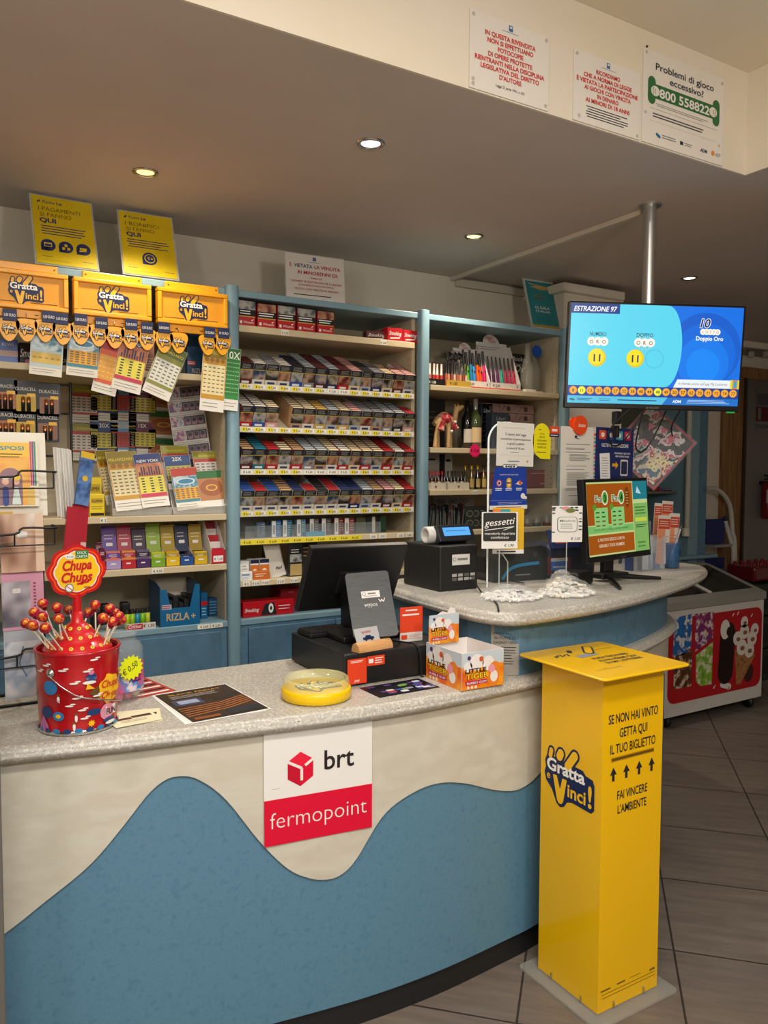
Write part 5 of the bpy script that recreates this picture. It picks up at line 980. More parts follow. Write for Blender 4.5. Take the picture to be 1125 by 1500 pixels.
def d_mag(m, w, h):
    m.rect(-w/2, w/2, 0, h, M('#15151b', .3)); random.seed(4)
    for i in range(26): x, z = random.uniform(-w*.44, w*.42), random.uniform(h*.1, h*.9); m.rrect(x-.012, x+.012, z-.007, z+.008, .004, M(random.choice(['#d8d4e0', '#6f9a4e', '#b03a4e', '#3c4a8c', '#8a8f9c', '#c9c2b8', '#5a3a78']), .35), -.0007-.00004*i)
sheet('stickers_sheet', 'dark glossy card of colourful stickers in front of the cash drawer', (1.172, 1.868, 0), .20, .108, 1, INK, d_mag, Z0, 'card')
# coin tray
e = empty('coin_tray', 'round yellow change tray with thick clear glass top', 'coin tray', (.930, 1.908, Z0)); YT = M('#eec400', .3)
m = MB(); m.lathe([(.0001, .0005), (.090, .0005), (.0945, .004), (.0945, .026), (.091, .030), (.0001, .030)], YT, 48); m.build('base', e)
m = MB(); m.lathe([(.0885, .0305), (.090, .036), (.088, .052), (.083, .056), (.078, .052), (.076, .046), (.0001, .046)], M('#e8e6b0', .04, 0, .35, coat=.6), 48); m.build('glass_top', e)
m = MB(FLAT.copy()); m.M = Matrix.Translation((0, 0, .0305)) @ FLAT @ Matrix.Rotation(0, 4, 'Y'); logo(m, 0, .0, .11, -.0004, YT); m.build('emblem', e)
# cash drawer
CDB = M('#161617', .45); e = empty('cash_drawer', 'black metal cash drawer under the till screen', 'cash drawer', (1.217, 2.125, Z0))
m = MB(); m.box(-.182, .182, -.18, .182, .004, .094, CDB, .004); m.box(-.176, .176, -.1835, -.1795, .01, .072, M('#121213', .4), .001); m.build('case', e)
for sx in (-.15, .15): m = MB(); m.box(sx-.015, sx+.015, -.16, .16, 0, .004, BLACK); m.build('foot', e)
ORG = M('#e0421c', .4)
m = MB(); m.rect(-.174, -.112, .006, .078, ORG); m.text('pay', -.143, .012, .012, WHITE, -.001, .005); m.lines(-.165, -.12, .066, .074, 2, WHITE, .4, -.001)
tag(m.build('pay_sticker', None, (1.217, 1.9408, Z0+.002)), 'taller orange sticker at the left of the cash drawer front', 'sticker', 'orange stickers on the cash drawer')
m = MB(); m.rect(-.110, -.052, .052, .080, ORG); m.rrect(-.105, -.09, .06, .072, .002, WHITE, -.001); m.lines(-.085, -.056, .056, .076, 3, WHITE, .4, -.001)
tag(m.build('pay_sticker', None, (1.217, 1.9408, Z0+.002)), 'small wide orange sticker at the upper right of the taller one', 'sticker', 'orange stickers on the cash drawer')
DT = Z0+.0945
e = empty('keypad', 'black compact keyboard on the left of the cash drawer', 'keyboard', (1.115, 2.235, DT)); m = MB(); m.box(-.07, .07, -.05, .05, 0, .014, BLACK, .003); m.build('case', e)
m = MB()
for i in range(9):
    for j in range(6): m.box(-.066+i*.0148, -.0535+i*.0148, -.045+j*.0152, -.0325+j*.0152, .0142, .019, M('#1c1c1e', .5), .001, 1)
o = m.build('keys', e); o['kind'] = 'stuff'
m = MB(); m.tube([(0, 0, 0), (.085, -.02, .004)], .005, M('#155a48', .4), 8); m.tube([(.085, -.02, .004), (.10, -.024, .005)], [.005, .001], BLACK, 8); tag(m.build('marker_pen', None, (1.20, 2.245, DT+.0055)), 'dark green pen lying beside the keyboard', 'pen')
# till: tilted screen seen from behind on a leaning stand
till = empty('till_screen', 'black touch screen till seen from behind, leaning on a grey wypos stand', 'till', (1.225, 2.17, DT)); TI = Matrix.Translation((-1.225, -2.17, -DT))
def tp(m, n): o = m.build(n, till); o.data.transform(TI); return o
MS = Matrix.Translation((1.226, 2.239, 1.150)) @ tiltrot(-.1, 26.2, 1).to_matrix().to_4x4()
m = MB(MS.copy()); m.box(-.178, .178, 0, .024, -.119, .119, M('#141416', .4), .004); m.box(-.06, .06, -.012, 0, -.05, .03, M('#0f0f11', .5), .003); scase = tp(m, 'screen_case')
m = MB(MS.copy()); m.box(-.170, .170, .0242, .0248, -.108, .110, M('#0a0f14', .1)); tp(m, 'screen').parent = scase
MP_ = Matrix.Translation((1.174, 2.034, 1.100)) @ tiltrot(-22.3, -32.9, -4.3).to_matrix().to_4x4()
SG = noisy('brushed_grey', ['#3a3a3b', '#48484a'], 30, 3, .4, (1, 1, 9))
m = MB(MP_.copy()); w, h = .134, .212; m.prism(rr(-w/2, w/2, -h/2, h/2, .011), 0, .008, SG)
m.rect(-.026, .03, .020, .042, M('#d9d4cc', .5), -.0006); m.disc(-.018, .033, .006, M('#8a857e', .5), -.0009); m.disc(-.018, .033, .004, M('#d9d4cc', .5), -.0011); m.lines(-.008, .026, .030, .037, 1, M('#6c6862', .5), .7, -.0009); m.lines(-.018, .024, .023, .028, 1, M('#a19c94', .5), .5, -.0009)
m.text('wypos', -.002, -.008, .019, M('#c9c6c2', .5), -.0006, .002, w=.040); m.line([(.024, .014), (.029, .004), (.033, .012), (.038, .004)], .0022, WHITE, -.0006); m.line([(.038, .004), (.043, .016)], .0022, WHITE, -.0006); tp(m, 'stand_plate')
m = MB(); m.box(1.10, 1.32, 2.07, 2.27, DT, DT+.018, M('#121214', .4), .004); m.prism([(2.17, DT+.018), (2.26, DT+.018), (2.262, 1.10), (2.225, 1.12)], 1.19, 1.28, BLACK, 'X'); m.tube([(1.20, 2.085, 1.15), (1.23, 2.20, 1.155)], .018, BLACK, 10); tp(m, 'stand_base')
# card holder of split wood with a business card
e = empty('card_holder', 'half log wooden business card holder on the cash drawer', 'card holder', (1.139, 1.966, DT), (0, 0, math.radians(8))); m = MB(); PW2 = noisy('pale_wood', ['#b98552', '#cf9c66', '#c29059'], 20, 4, .45, (.6, 6, 6))
m.prism([(.019*math.cos(math.pi*i/12), .026*math.sin(math.pi*i/12)) for i in range(13)], -.062, .062, PW2, 'X'); m.build('log', e)
m = MB(); m.M = Matrix.Translation((-.012, .002, .024)) @ Matrix.Rotation(math.radians(-24), 4, 'X'); m.box(-.043, .043, 0, .001, 0, .042, M('#b5b3b2', .5)); m.text('BARBER', .0, .026, .009, M('#c04a3a', .5), -.0007, .01, w=.034); m.rrect(-.018, .022, .006, .014, .003, NAVY, -.0007); m.rrect(-.008, .012, .012, .019, .003, NAVY, -.0007)
for s in (-.008, .013): m.disc(s, .006, .0035, INK, -.001)
m.M = Matrix(); tag(m.build('business_card', None, (1.139, 1.966, DT), (0, 0, math.radians(8))), 'grey business card with a small blue car in the wooden holder', 'business card')
m = MB(); m.box(-.038, .038, 0, .003, 0, .105, ORG); m.rect(-.038, .038, 0, .028, M('#d9d3cc', .5)); m.lines(-.02, .02, .092, .099, 1, WHITE, .6); m.lines(-.032, .032, .078, .086, 1, WHITE, .6); m.lines(-.01, .034, .006, .022, 3, M('#c9897a', .5), .3, -.001); m.rrect(-.034, -.014, .007, .021, .002, ORG, -.001)
m.box(-.038, .038, 0, .03, 0, .002, CLEAR); tag(m.build('payment_sign', None, (1.295, 2.0, DT+.0002), tiltrot(-6, 0)), 'small orange and white payment sign standing between till and gum box', 'sign')
m = MB(); m.tube(crom([(1.23, 2.05, DT+.004), (1.26, 1.985, DT+.004), (1.275, 1.95, DT+.003), (1.285, 1.938, DT-.02), (1.29, 1.934, Z0+.004), (1.295, 1.932, Z0+.003)], 6), .0028, BLACK, 8); tag(m.build('cable', None, (0, 0, 0)), 'black cable running over the drawer to the gum box', 'cable')
# gum box
e = empty('gum_box', 'orange and white cardboard display box of tiger bubble gum', 'gum box', (1.377, 1.752, Z0)); w, d, h = .148, .176, .105
GP = noisy('gum_print', ['#d9480c', '#ee7c14', '#f2a01c', '#e05a10'], 16, 2, .4); GSK = M('#c3cfd6', .4); GW = M('#ece6e0', .45)
def gumface(m, w, h, x0=0):
    m.rect(x0-w/2, x0+w/2, 0, h*.62, GP); m.rect(x0-w/2, x0+w/2, h*.62, h, GSK)
    m.disc(x0-w*.15, h*.72, w*.16, GW, -.0009); m.disc(x0+w*.12, h*.66, w*.14, GW, -.0009); m.disc(x0-w*.36, h*.62, w*.10, GW, -.0009)
    m.caps(x0+w*.26, h*.18, x0+w*.28, h*.5, w*.13, M('#e8842a', .4), -.0012); m.disc(x0+w*.26, h*.28, w*.09, GW, -.0015, h*.16); m.disc(x0+w*.2, h*.5, w*.08, M('#e79aa8', .4), -.0018); m.disc(x0-w*.05, h*.8, w*.05, M('#d8582a', .4), -.0018); m.disc(x0-w*.34, h*.86, w*.04, M('#5a2a6c', .4), -.0018)
    m.text('LITTLE', x0-w*.18, h*.46, h*.15, M('#3a1a10', .4), -.0021, .03, w=w*.5); m.text('TIGER', x0-w*.15, h*.285, h*.22, M('#4a1208', .4), -.0019, .045, w=w*.56); m.text('TIGER', x0-w*.15, h*.29, h*.205, M('#f6c62c', .4), -.0024, .014, w=w*.54)
    m.rect(x0-w*.42, x0+w*.1, h*.13, h*.24, M('#b8165a', .4), -.0018); m.text('BUBBLE GUM', x0-w*.16, h*.15, h*.085, WHITE, -.0022, .012, w=w*.46)
    for k in range(3): m.disc(x0-w*.36+k*w*.09, h*.06, w*.03, M('#f0e0c8', .4), -.0018)
m = MB(); m.box(-w/2, w/2, 0, .0015, 0, h, GW); gumface(m, w, h); m.box(-w/2, w/2, .0015, d, 0, .0015, GW)
for s in (-1, 1): m.box(s*w/2-.0008, s*w/2+.0008, .0016, d, 0, h, GW)
m.box(-w/2, w/2, d-.0015, d, 0, h, GW)
m.M = Matrix.Translation((-w/2-.0008, d/2, 0)) @ Matrix.Rotation(-math.pi/2, 4, 'Z'); gumface(m, d, h); m.M = Matrix(); m.build('box', e)
m = MB(); hh = .09
w = .108; m.M = Matrix.Translation((-.02, d-.012, h*.93)); m.prism([(-w/2, 0), (w/2, 0), (w/2, hh*.8), (w*.42, hh*.84), (w*.36, hh*1.15), (w*.2, hh*1.18), (w*.12, hh*1.02), (-w*.05, hh*1.08), (-w*.22, hh*.98), (-w*.3, hh*.86), (-w/2, hh*.86)], 0, .0015, GW); gumface(m, w, hh*.98); m.M = Matrix(); m.build('header_card', e)
random.seed(8); m = MB()
for k in range(24): m.box(-.06+.02*(k % 6), -.046+.02*(k % 6), .02+.036*(k // 6), .05+.036*(k // 6), .002, .03+.01*random.random(), M(random.choice(['#c4641c', '#7a2a5c', '#d8b88c', '#5a4a40']), .4))
m.build('gum_pieces', e)
# wire rack with cards and magazines at the left end
e = empty('magazine_rack', 'black wire rack holding greeting cards and calendars at the left end of the counter', 'rack', (.24, 2.27, Z0)); m = MB()
for x_, y_ in ((-.12, .03), (.06, .03)): m.tube([(x_, y_, 0), (x_, y_, .68)], .004, BLACK, 8)
m.build('upright', e); m = MB()
m.tube([(-.14, .06, .004), (.09, .06, .004), (.09, -.05, .004), (-.14, -.05, .004), (-.14, .06, .004)], .004, BLACK, 8); m.build('base', e)
for z in (.14, .45, .595):
    m = MB(); m.tube(crom([(-.13, .028, z+.01), (-.13, -.09, z), (-.02, -.092, z), (.0, -.088, z+.015), (.075, -.084, z+.012), (.088, -.01, z+.012), (.085, .03, z+.012)], 3), .003, BLACK, 6); m.tube([(-.13, -.088, z-.03), (.075, -.084, z-.03)], .002, BLACK, 6); m.tube([(.075, -.084, z+.012), (.075, -.084, z-.03)], .002, BLACK, 6); m.tube([(-.02, -.092, z), (-.02, -.088, z-.03)], .002, BLACK, 6); m.build('wire_pocket', e)
def rackcard(px0, px1, pyt, pyb, Y, lab, mat, fn, tilt=-7, yaw=0, cat='card', th=.006, roll=0):
    a, c = onY(px0, pyb, Y), onY(px1, pyb, Y); t = onY((px0+px1)/2, pyt, Y); w = c.x-a.x; h = t.z-(a.z+c.z)/2; m = MB(); m.box(-w/2, w/2, 0, th, 0, h, mat)
    if fn: fn(m, w, h)
    return tag(m.build('greeting_card', None, ((a.x+c.x)/2, Y, (a.z+c.z)/2), tiltrot(yaw, tilt, roll)), lab, cat, 'cards and calendars in the wire rack')
def d_couple(m, w, h):
    m.rect(-w*.47, w*.30, h*.02, h*.93, noisy('orange_card', ['#e0862c', '#e8b04a', '#d9683a'], 10, 2, .5)); m.rect(-w*.47, w*.30, h*.72, h*.93, M('#e9b93a', .5), -.0008); m.text('SPOSI', -.01, h*.82, h*.08, M('#2a8a94', .5), -.0012, .02, w=w*.55); m.lines(-w*.4, w*.2, h*.70, h*.78, 2, INK, .25, -.0012)
    m.prism([(-w*.42, h*.02), (w*.12, h*.02), (w*.12, h*.4)]+[(-w*.15+w*.27*math.cos(t*math.pi/10), h*.4+h*.16*math.sin(t*math.pi/10)) for t in range(11)]+[(-w*.42, h*.4)], -.0012, -.0008, M('#8c6a70', .5))
    m.caps(-w*.27, h*.05, -w*.27, h*.25, w*.07, M('#24357c', .5), -.0016); m.disc(-w*.27, h*.36, w*.08, M('#e8b79a', .5), -.0017); m.caps(-w*.31, h*.41, -w*.22, h*.41, w*.035, M('#d8cfc4', .5), -.002)
    m.poly([(-w*.13, h*.03), (w*.08, h*.03), (w*.02, h*.28), (-w*.07, h*.28)], M('#c9d8cf', .5), -.0016); m.disc(-w*.02, h*.36, w*.08, M('#e8b79a', .5), -.0017); m.disc(-w*.02, h*.42, w*.10, M('#e3b92c', .5), -.0019, h*.045)
    for i, c in enumerate(('#c9433a', '#7a3a8c', '#2f8a5a')): m.rect(w*(.31+.05*i), w*(.35+.05*i), h*.3, h*.95, M(c, .5), -.0008)
    m.rect(w*.22, w*.4, h*.02, h*.28, M('#d8b45a', .5), -.001)
rackcard(-6, 58, 640, 742, 2.215, 'cartoon wedding card with orange sky, top pocket of the rack', M('#e0d6c2', .5), d_couple)
rackcard(-4, 70, 632, 756, 2.225, 'pale spiral sheet standing behind the cartoon wedding card', M('#ddd6c4', .5), None)
def d_wood(m, w, h): m.rect(-w*.5, w*.3, 0, h*.93, noisy('brown_photo', ['#2a1f1a', '#8c5f44', '#caa58a', '#e0d8cc', '#5a3c2c'], 12, 2, .4, (1, 1, .35))); m.rrect(-w*.12, w*.12, h*.55, h*.65, .003, WHITE, -.001); m.rect(w*.3, w*.5, 0, h*.93, M('#d9bba0', .5)); m.rect(-w*.5, -w*.2, h*.93, h*.97, M('#c9a23a', .5))
rackcard(2, 66, 746, 838, 2.205, 'calendar with brown wooden picture, second pocket of the rack', M('#d3c8b4', .5), d_wood, cat='calendar')
def d_pink(m, w, h): m.rect(-w*.5, w*.5, 0, h, M('#d79ab0', .5)); m.rect(-w*.5, w*.18, h*.05, h*.82, noisy('cat_photo', ['#202028', '#6f6a78', '#cfcad2', '#3a3440'], 9, 2, .4), -.001); m.rrect(-w*.25, -w*.05, h*.62, h*.7, .003, WHITE, -.0014); m.lines(w*.25, w*.32, h*.3, h*.8, 9, M('#8c3a5a', .5), .5, -.001)
rackcard(4, 66, 836, 922, 2.195, 'pink calendar with dark picture, third pocket of the rack', M('#cf9fb0', .5), d_pink, cat='calendar')
def d_bag(m, w, h): m.rect(-w*.48, w*.48, 0, h, noisy('bag_print', ['#c3cdd6', '#e0e3e6', '#9fb0c4', '#d0d6dc', '#b87a86'], 11, 2, .25)); m.rect(-w*.48, w*.48, h*.82, h*.98, M('#b9c0ca', .3), -.001); m.line([(w*.02, h*.75), (-w*.1, h*.5), (w*.1, h*.3)], .003, M('#5a6a82', .4), -.001)
rackcard(8, 62, 922, 1022, 2.185, 'pale blue wrapped bag at the bottom of the rack', M('#cfd6dc', .3), d_bag, -4, cat='bag')
for k in range(6):
    rackcard(82+k*4, 96+k*4, 654+k*.5, 757+k*1.2, 2.24+.012*k, 'white card edge in the right pocket, %s from left' % ORD[k], M('#dcd8ce' if k % 2 else '#c9c4ba', .5), None, -6, 60, th=.004, roll=8)
rackcard(108, 131, 660, 740, 2.25, 'blue and yellow picture card at the right of the white cards', M('#3f5a84', .35), lambda m, w, h: (m.rect(-w/2, w/2, 0, h*.9, noisy('blue_card', ['#3a5a8c', '#5f7fae', '#2b4a78', '#b09a4a'], 20, 2, .3)), m.rect(-w/2, w/2, h*.88, h, M('#c9a52c', .4), -.001), m.disc(0, h*.5, w*.2, M('#c9a52c', .4), -.001)), -6, 20, roll=12)
for k in range(3): rackcard(91+k*8, 108+k*8, 742-4*k, 826, 2.225+.01*k, ['red wrapped card, left of three in the middle right pocket', 'red wrapped card, middle of three in the middle right pocket', 'red and white wrapped card, right of three in the middle right pocket'][k], M('#a51c2c', .3), (lambda m, w, h: m.rect(-w/2, w/2, h*.0, h*.35, M('#c9a8a0', .4))) if k == 2 else None, -6, 15, roll=9)
# ================================================================ on the raised worktop
ZR = ZU+.0004
e = empty('receipt_printer', 'black receipt printer with paper roll and blue lit customer display', 'printer', (1.62, 2.30, ZR)); PB2 = M('#131314', .5)
m = MB(); m.box(-.082, .082, -.10, .13, 0, .155, PB2, .006); m.rect(-.03, .045, .088, .125, M('#d6d2cb', .5), -.1006); m.disc(-.02, .108, .007, GREY, -.101); m.disc(-.02, .108, .005, M('#d6d2cb', .5), -.1013); m.lines(-.008, .04, .10, .116, 1, GREY, .5, -.101)
for i in range(2):
    for j in range(4): m.rect(-.03+j*.026, -.010+j*.026, .034+i*.014, .044+i*.014, M('#a9a6a0' if (i+j) % 3 else '#5c5a57', .5), -.1006)
m.build('case', e)
m = MB(); m.M = Matrix.Translation((-.040, .0, .187)) @ Matrix.Rotation(math.pi/2, 4, 'Y') ; m.lathe([(.0001, -.030), (.018, -.030), (.022, -.036), (.027, -.036), (.030, -.033), (.030, .045), (.026, .047), (.0001, .047)], M('#c6c2bb', .35), 28); m.build('paper_roll', e)
m = MB(); m.box(.02, .05, -.03, .0, .155, .18, PB2, .003); m.M = Matrix.Translation((.03, -.05, .178)) @ Matrix.Rotation(math.radians(-28), 4, 'X'); m.box(-.078, .078, 0, .03, -.012, .052, M('#1b1c22', .4), .004); dcase = m.build('display_case', e)
m = MB(); m.M = Matrix.Translation((.03, -.05, .178)) @ Matrix.Rotation(math.radians(-28), 4, 'X'); m.rect(-.055, .06, .008, .040, M('#5aa7e6', .3, emit=.9), -.0008); m.lines(-.045, .05, .022, .031, 1, M('#2a6fb0', .3), .3, -.0012); m.build('lit_display', dcase)
m = MB(); m.tube(crom([(1.66, 2.19, ZR+.03), (1.655, 2.15, ZR+.025), (1.63, 2.08, ZR+.004), (1.59, 1.98, ZR+.004), (1.53, 1.88, ZR+.0045), (1.47, 1.80, ZR+.003)], 6), .003, BLACK, 8); m.ball((1.66, 2.188, ZR+.04), .004, M('#a9a9a9', .3), 8, 6); tag(m.build('cable', None), 'black cable hanging from the printer across the raised worktop', 'cable')
e = empty('clear_screen', 'clear acrylic counter screen with rounded corner carrying the notices', 'screen', (2.13, 2.2, ZR)); m = MB(); L_, Rr, H_ = -.385, .40, .585
out = [(L_, 0), (Rr, 0), (Rr, H_)]+[(L_+.07-.07*math.sin(math.pi/2*i/8), H_-.07+.07*math.cos(math.pi/2*i/8)) for i in range(9)]
m.prism(out, 0, .005, M('#9aa3a2', .05, 0, .05)); m.build('pane', e)
m = MB(); m.tube([(L_, .0025, 0), (L_, .0025, H_-.07)]+[(L_+.07-.07*math.cos(math.pi/2*i/8), .0025, H_-.07+.07*math.sin(math.pi/2*i/8)) for i in range(9)]+[(L_+.10, .0025, H_)], .0035, M('#e4e8e6', .15), 8); m.build('polished_edge', e)
for x_ in (-.25, .27): m = MB(); m.box(x_-.012, x_+.012, -.03, .035, 0, .012, CHROME, .002); m.build('foot_clamp', e)
def stuck(name, lab, px0, px1, pyt, pyb, mat, fn, cat, roll=0, Y=2.1975, poly=None, th=.001, group=None):
    a, c = onY(px0, pyb, Y), onY(px1, pyb, Y); t = onY((px0+px1)/2, pyt, Y); w = c.x-a.x; zb = (a.z+c.z)/2; h = t.z-zb; m = MB(); m.prism(poly(w, h) if poly else [(-w/2, 0), (w/2, 0), (w/2, h), (-w/2, h)], 0, th, mat)
    fn(m, w, h); return tag(m.build(name, None, ((a.x+c.x)/2, Y, zb), (0, math.radians(roll), 0)), lab, cat, group)
def d_v2(m, w, h):
    m.lines(-w*.4, w*.4, h*.86, h*.89, 1, M('#cfc9bc', .6), .4)
    for i, t in enumerate(('È vietato dalla legge', 'consentire la partecipazione', 'ai giochi pubblici', 'ai minori di 18 anni.')): m.text(t, 0, h*(.70-.105*i), h*.078, M('#22242c', .6), wmax=w*(.86 if i == 1 else .62 if i == 0 else .5))
    m.lines(-w*.15, w*.15, h*.31, h*.33, 1, GREY, .5); m.rect(-w*.42, w*.42, h*.245, h*.25, M('#bdb7aa', .6)); m.lines(-w*.22, w*.2, h*.10, h*.13, 1, M('#3a4a7a', .6), .6); m.disc(w*.33, h*.115, w*.025, M('#d09a3c', .5))
stuck('notice', 'white notice with four lines in grey lettering at the top of the clear screen', 727, 781, 619, 683, M('#e6e2d8', .5), d_v2, 'notice', 1)
def d_leaf(m, w, h):
    m.lines(-w*.22, w*.0, h*.80, h*.84, 1, M('#5c5a14', .6), .5)
    for i, t in enumerate(('È QUI', 'SERVIZI', 'DISPONIBILI', 'IN QUESTO', 'PUNTO LIS')): m.text(t, 0, h*(.68-.095*i), h*.065, M('#5c5a14', .6), bold=.0 if i < 3 else .02, wmax=w*.55)
    m.lines(-w*.3, w*.35, h*.17, h*.2, 1, M('#5c5a14', .6), .6)
def leafpoly(w, h): return [(w*.5, 0), (w*.5, h*.45)]+[(w*.5*math.cos(math.pi*i/14), h*.55+h*.45*math.sin(math.pi*i/14)) for i in range(1, 14)]+[(-w/2, h*.45), (-w*.45, h*.25), (-w*.3, h*.1), (-w*.05, h*.0)]
stuck('leaf_sign', 'bright yellow leaf shaped sign right of the white notice', 780, 806, 620, 672, M('#ecdf10', .4), d_leaf, 'sign', 1, poly=leafpoly)
def d_ext(m, w, h):
    m.rect(-w*.5, w*.5, 0, h*.09, WHITE); m.lines(-w*.35, w*.4, h*.03, h*.06, 1, M('#c06a4a', .5), .6, -.001); m.rect(-w*.48, w*.49, h*.20, h*.206, M('#8fa0d8', .5)); m.lines(-w*.3, w*.4, h*.11, h*.17, 2, M('#a9b6e6', .5), .35)
    m.text('La promozione di super extra', 0, h*.78, h*.045, WHITE, wmax=w*.6); m.disc(-w*.26, h*.60, w*.07, M('#c9405a', .4)); m.disc(-w*.26, h*.60, w*.05, M('#e8d8d0', .4), -.001); m.disc(-w*.26, h*.60, w*.03, M('#3a2a5c', .4), -.0014)
    for dz in (.05, -.04): m.disc(0, h*(.60+dz), w*.065, M('#d9a83c', .4)); m.disc(0, h*(.60+dz), w*.03, M('#f0d890', .4), -.001)
    m.poly([(w*.18, h*.58), (w*.3, h*.55), (w*.38, h*.6), (w*.28, h*.66)], M('#e8c8b0', .4)); m.disc(w*.3, h*.61, w*.04, M('#d8582a', .4), -.001)
    for x_ in (-.27, 0, .28): m.lines(w*(x_-.09), w*(x_+.09), h*.42, h*.5, 2, WHITE, .4)
    m.disc(w*.38, h*.3, w*.06, WHITE); m.caps(w*.38, h*.27, w*.46, h*.26, w*.03, WHITE, -.0008)
    for x_ in (-.14, -.07, 0, .07, .13): m.disc(w*x_+w*.03, h*.985, w*.065, M('#101a3c', .4), -.0008, h*.045); m.disc(w*x_+w*.03, h*.985, w*.05, WHITE, -.0012, h*.035)
    m.text('extra', w*.02, h*.965, h*.07, M('#101a3c', .5), -.0018, .025, w=w*.26)
stuck('promotion_sign', 'royal blue extra promotion sign under the white notice on the clear screen', 717, 772, 682, 746, M('#1d3fa0', .35), d_ext, 'sign', 0, 2.1955, poly=lambda w, h: [(-w*.5, .0), (w*.46, 0), (w*.5, h*.05), (w*.46, h*.96), (-w*.36, h*.96)])
def d_doc(m, w, h):
    m.rect(-w*.08, w*.0, h*.86, h*.89, INK); m.lines(-w*.05, w*.1, h*.84, h*.86, 1, GREY, .5)
    for z0, z1, n, x0 in ((.77, .79, 1, -.35), (.71, .74, 2, -.38), (.675, .69, 1, -.36), (.57, .66, 6, -.25), (.50, .515, 1, -.34), (.46, .475, 1, -.36), (.26, .43, 14, -.32), (.20, .235, 3, -.36), (.13, .15, 1, -.25)): m.lines(w*x0, w*.42, h*z0, h*z1, n, M('#6f6b66', .7), .4)
stuck('document', 'tall white document held by an orange clip on the clear screen', 820, 867, 625, 742, M('#dcd6ca', .55), d_doc, 'document', 0, 2.196)
stuck('document', 'sheet with coloured edge behind the tall white document', 826, 871, 626, 740, M('#cfc9bf', .55), lambda m, w, h: [m.rect(w*.44, w*.5, h*.05*i, h*.05*i+h*.03, M(['#c9405a', '#5a7fae', '#7fa06a'][i % 3], .5)) for i in range(19)], 'document', 0, 2.1985)
p = onY(849, 623, 2.19); e = empty('round_clip', 'orange round clip at the top of the tall white document', 'clip', (p.x, 2.19, p.z)); m = MB(); OC = M('#e2470f', .35); m.prism([(.033*math.cos(t*math.pi/16), .036*math.sin(t*math.pi/16)) for t in range(32)], -.008, .004, OC); m.build('front_disc', e); m = MB(); m.prism([(-.024+.024*math.cos(t*math.pi/12), .008+.022*math.sin(t*math.pi/12)) for t in range(24)], .0045, .007, OC); m.build('rear_disc', e); m = MB(); m.text('lotto', .004, -.006, .018, WHITE, -.0086, .012, .2); m.build('lettering', e)
stuck('lotto_tag', 'small orange and navy tag between yellow leaf sign and tall document', 805, 819, 625, 640, NAVY, lambda m, w, h: (m.rect(-w/2, w/2, h*.32, h, OC), m.lines(-w*.3, w*.4, h*.5, h*.8, 1, WHITE, .8, -.001), m.lines(-w*.4, w*.4, h*.08, h*.25, 1, WHITE, .4)), 'tag', 0, 2.197)
def d_ult(m, w, h):
    for i, c in enumerate(('#d8502c', '#2c4a9c', '#4aa0ac', '#c42a4a')): m.rrect(w*(-.42+.22*i), w*(-.24+.22*i), h*.80, h*.95, .004, M(c, .4)); m.disc(w*(-.33+.22*i), h*.875, w*.045, M('#e6dcd6', .5), -.001)
    m.text('ULTIME ESTRAZIONI', 0, h*.67, h*.085, WHITE, bold=.015, w=w*.7); m.text('INQUADRA IL QR CODE', w*.2, h*.555, h*.042, WHITE, bold=.01, w=w*.42); m.text('PER CONSULTARLE', w*.2, h*.50, h*.042, WHITE, bold=.01, w=w*.36)
    m.poly([(-w*.40, h*.55), (-w*.14, h*.57), (-w*.1, h*.12), (-w*.36, h*.1)], WHITE); m.lines(-w*.34, -w*.16, h*.15, h*.5, 8, GREY, .2, -.001); m.poly([(-w*.06, h*.34), (w*.03, h*.34), (w*.03, h*.29), (w*.1, h*.36), (w*.03, h*.43), (w*.03, h*.39), (-w*.06, h*.39)], M('#e0a51c', .5)); m.rrect(w*.16, w*.36, h*.18, h*.46, .005, M('#cfcac4', .5)); m.rrect(w*.18, w*.34, h*.21, h*.43, .004, M('#22264a', .5), -.001)
stuck('draws_sign', 'navy ULTIME ESTRAZIONI sheet with four coloured squares behind the orange monitor', 871, 926, 627, 712, M('#17255c', .4), d_ult, 'sign', 1, 2.1955)
# price signs on wire stems, bags of sweets
def wiresign(lab, px0, px1, pyt, pyb, Y, mat, fn, stem, poly=None, yaw=-24):
    a, c = onY(px0, pyb, Y), onY(px1, pyb, Y); t = onY((px0+px1)/2, pyt, Y); w = (c.x-a.x)*1.02; zb = (a.z+c.z)/2; h = t.z-zb; X = (a.x+c.x)/2
    e = empty('price_sign', lab, 'price sign', (X, Y, ZR), (0, 0, math.radians(yaw)), 'price signs on wire stems'); m = MB(MB().M @ Matrix.Translation((0, 0, zb-ZR))); w *= .94; m.prism(poly(w, h) if poly else [(-w/2, 0), (w/2, 0), (w/2, h), (-w/2, h)], 0, .0012, mat); fn(m, w, h); m.build('card', e)
    m = MB(); m.tube(stem(zb-ZR, w), .0022, M('#cfd2d0', .3, .6), 8); m.build('stem', e); m = MB(); m.cyl(0, .0, 0, .004, .03, M('#d8dcda', .1, 0, .5), 20); m.build('foot', e); return e
def d_ges(m, w, h):
    m.rrect(-w*.46, w*.46, h*.2, h*.98, .006, M('#161515', .5)); m.text('gessetti', 0, h*.64, h*.26, WHITE, -.001, .004, .3, w=w*.86, rot=.08); m.line([(-w*.42, h*.50), (w*.40, h*.60)], h*.02, WHITE, -.001); m.line([(w*.1, h*.5), (w*.40, h*.60)], h*.012, WHITE, -.001)
    m.text('mandorla liquirizia', 0, h*.38, h*.095, WHITE, -.001, .004, .2, w=w*.84); m.text('confettata', 0, h*.275, h*.095, WHITE, -.001, .004, .2, w=w*.5); m.text('€ 1,90', w*.26, h*.05, h*.1, INK, -.0007, .008, .3, wmax=w*.4)
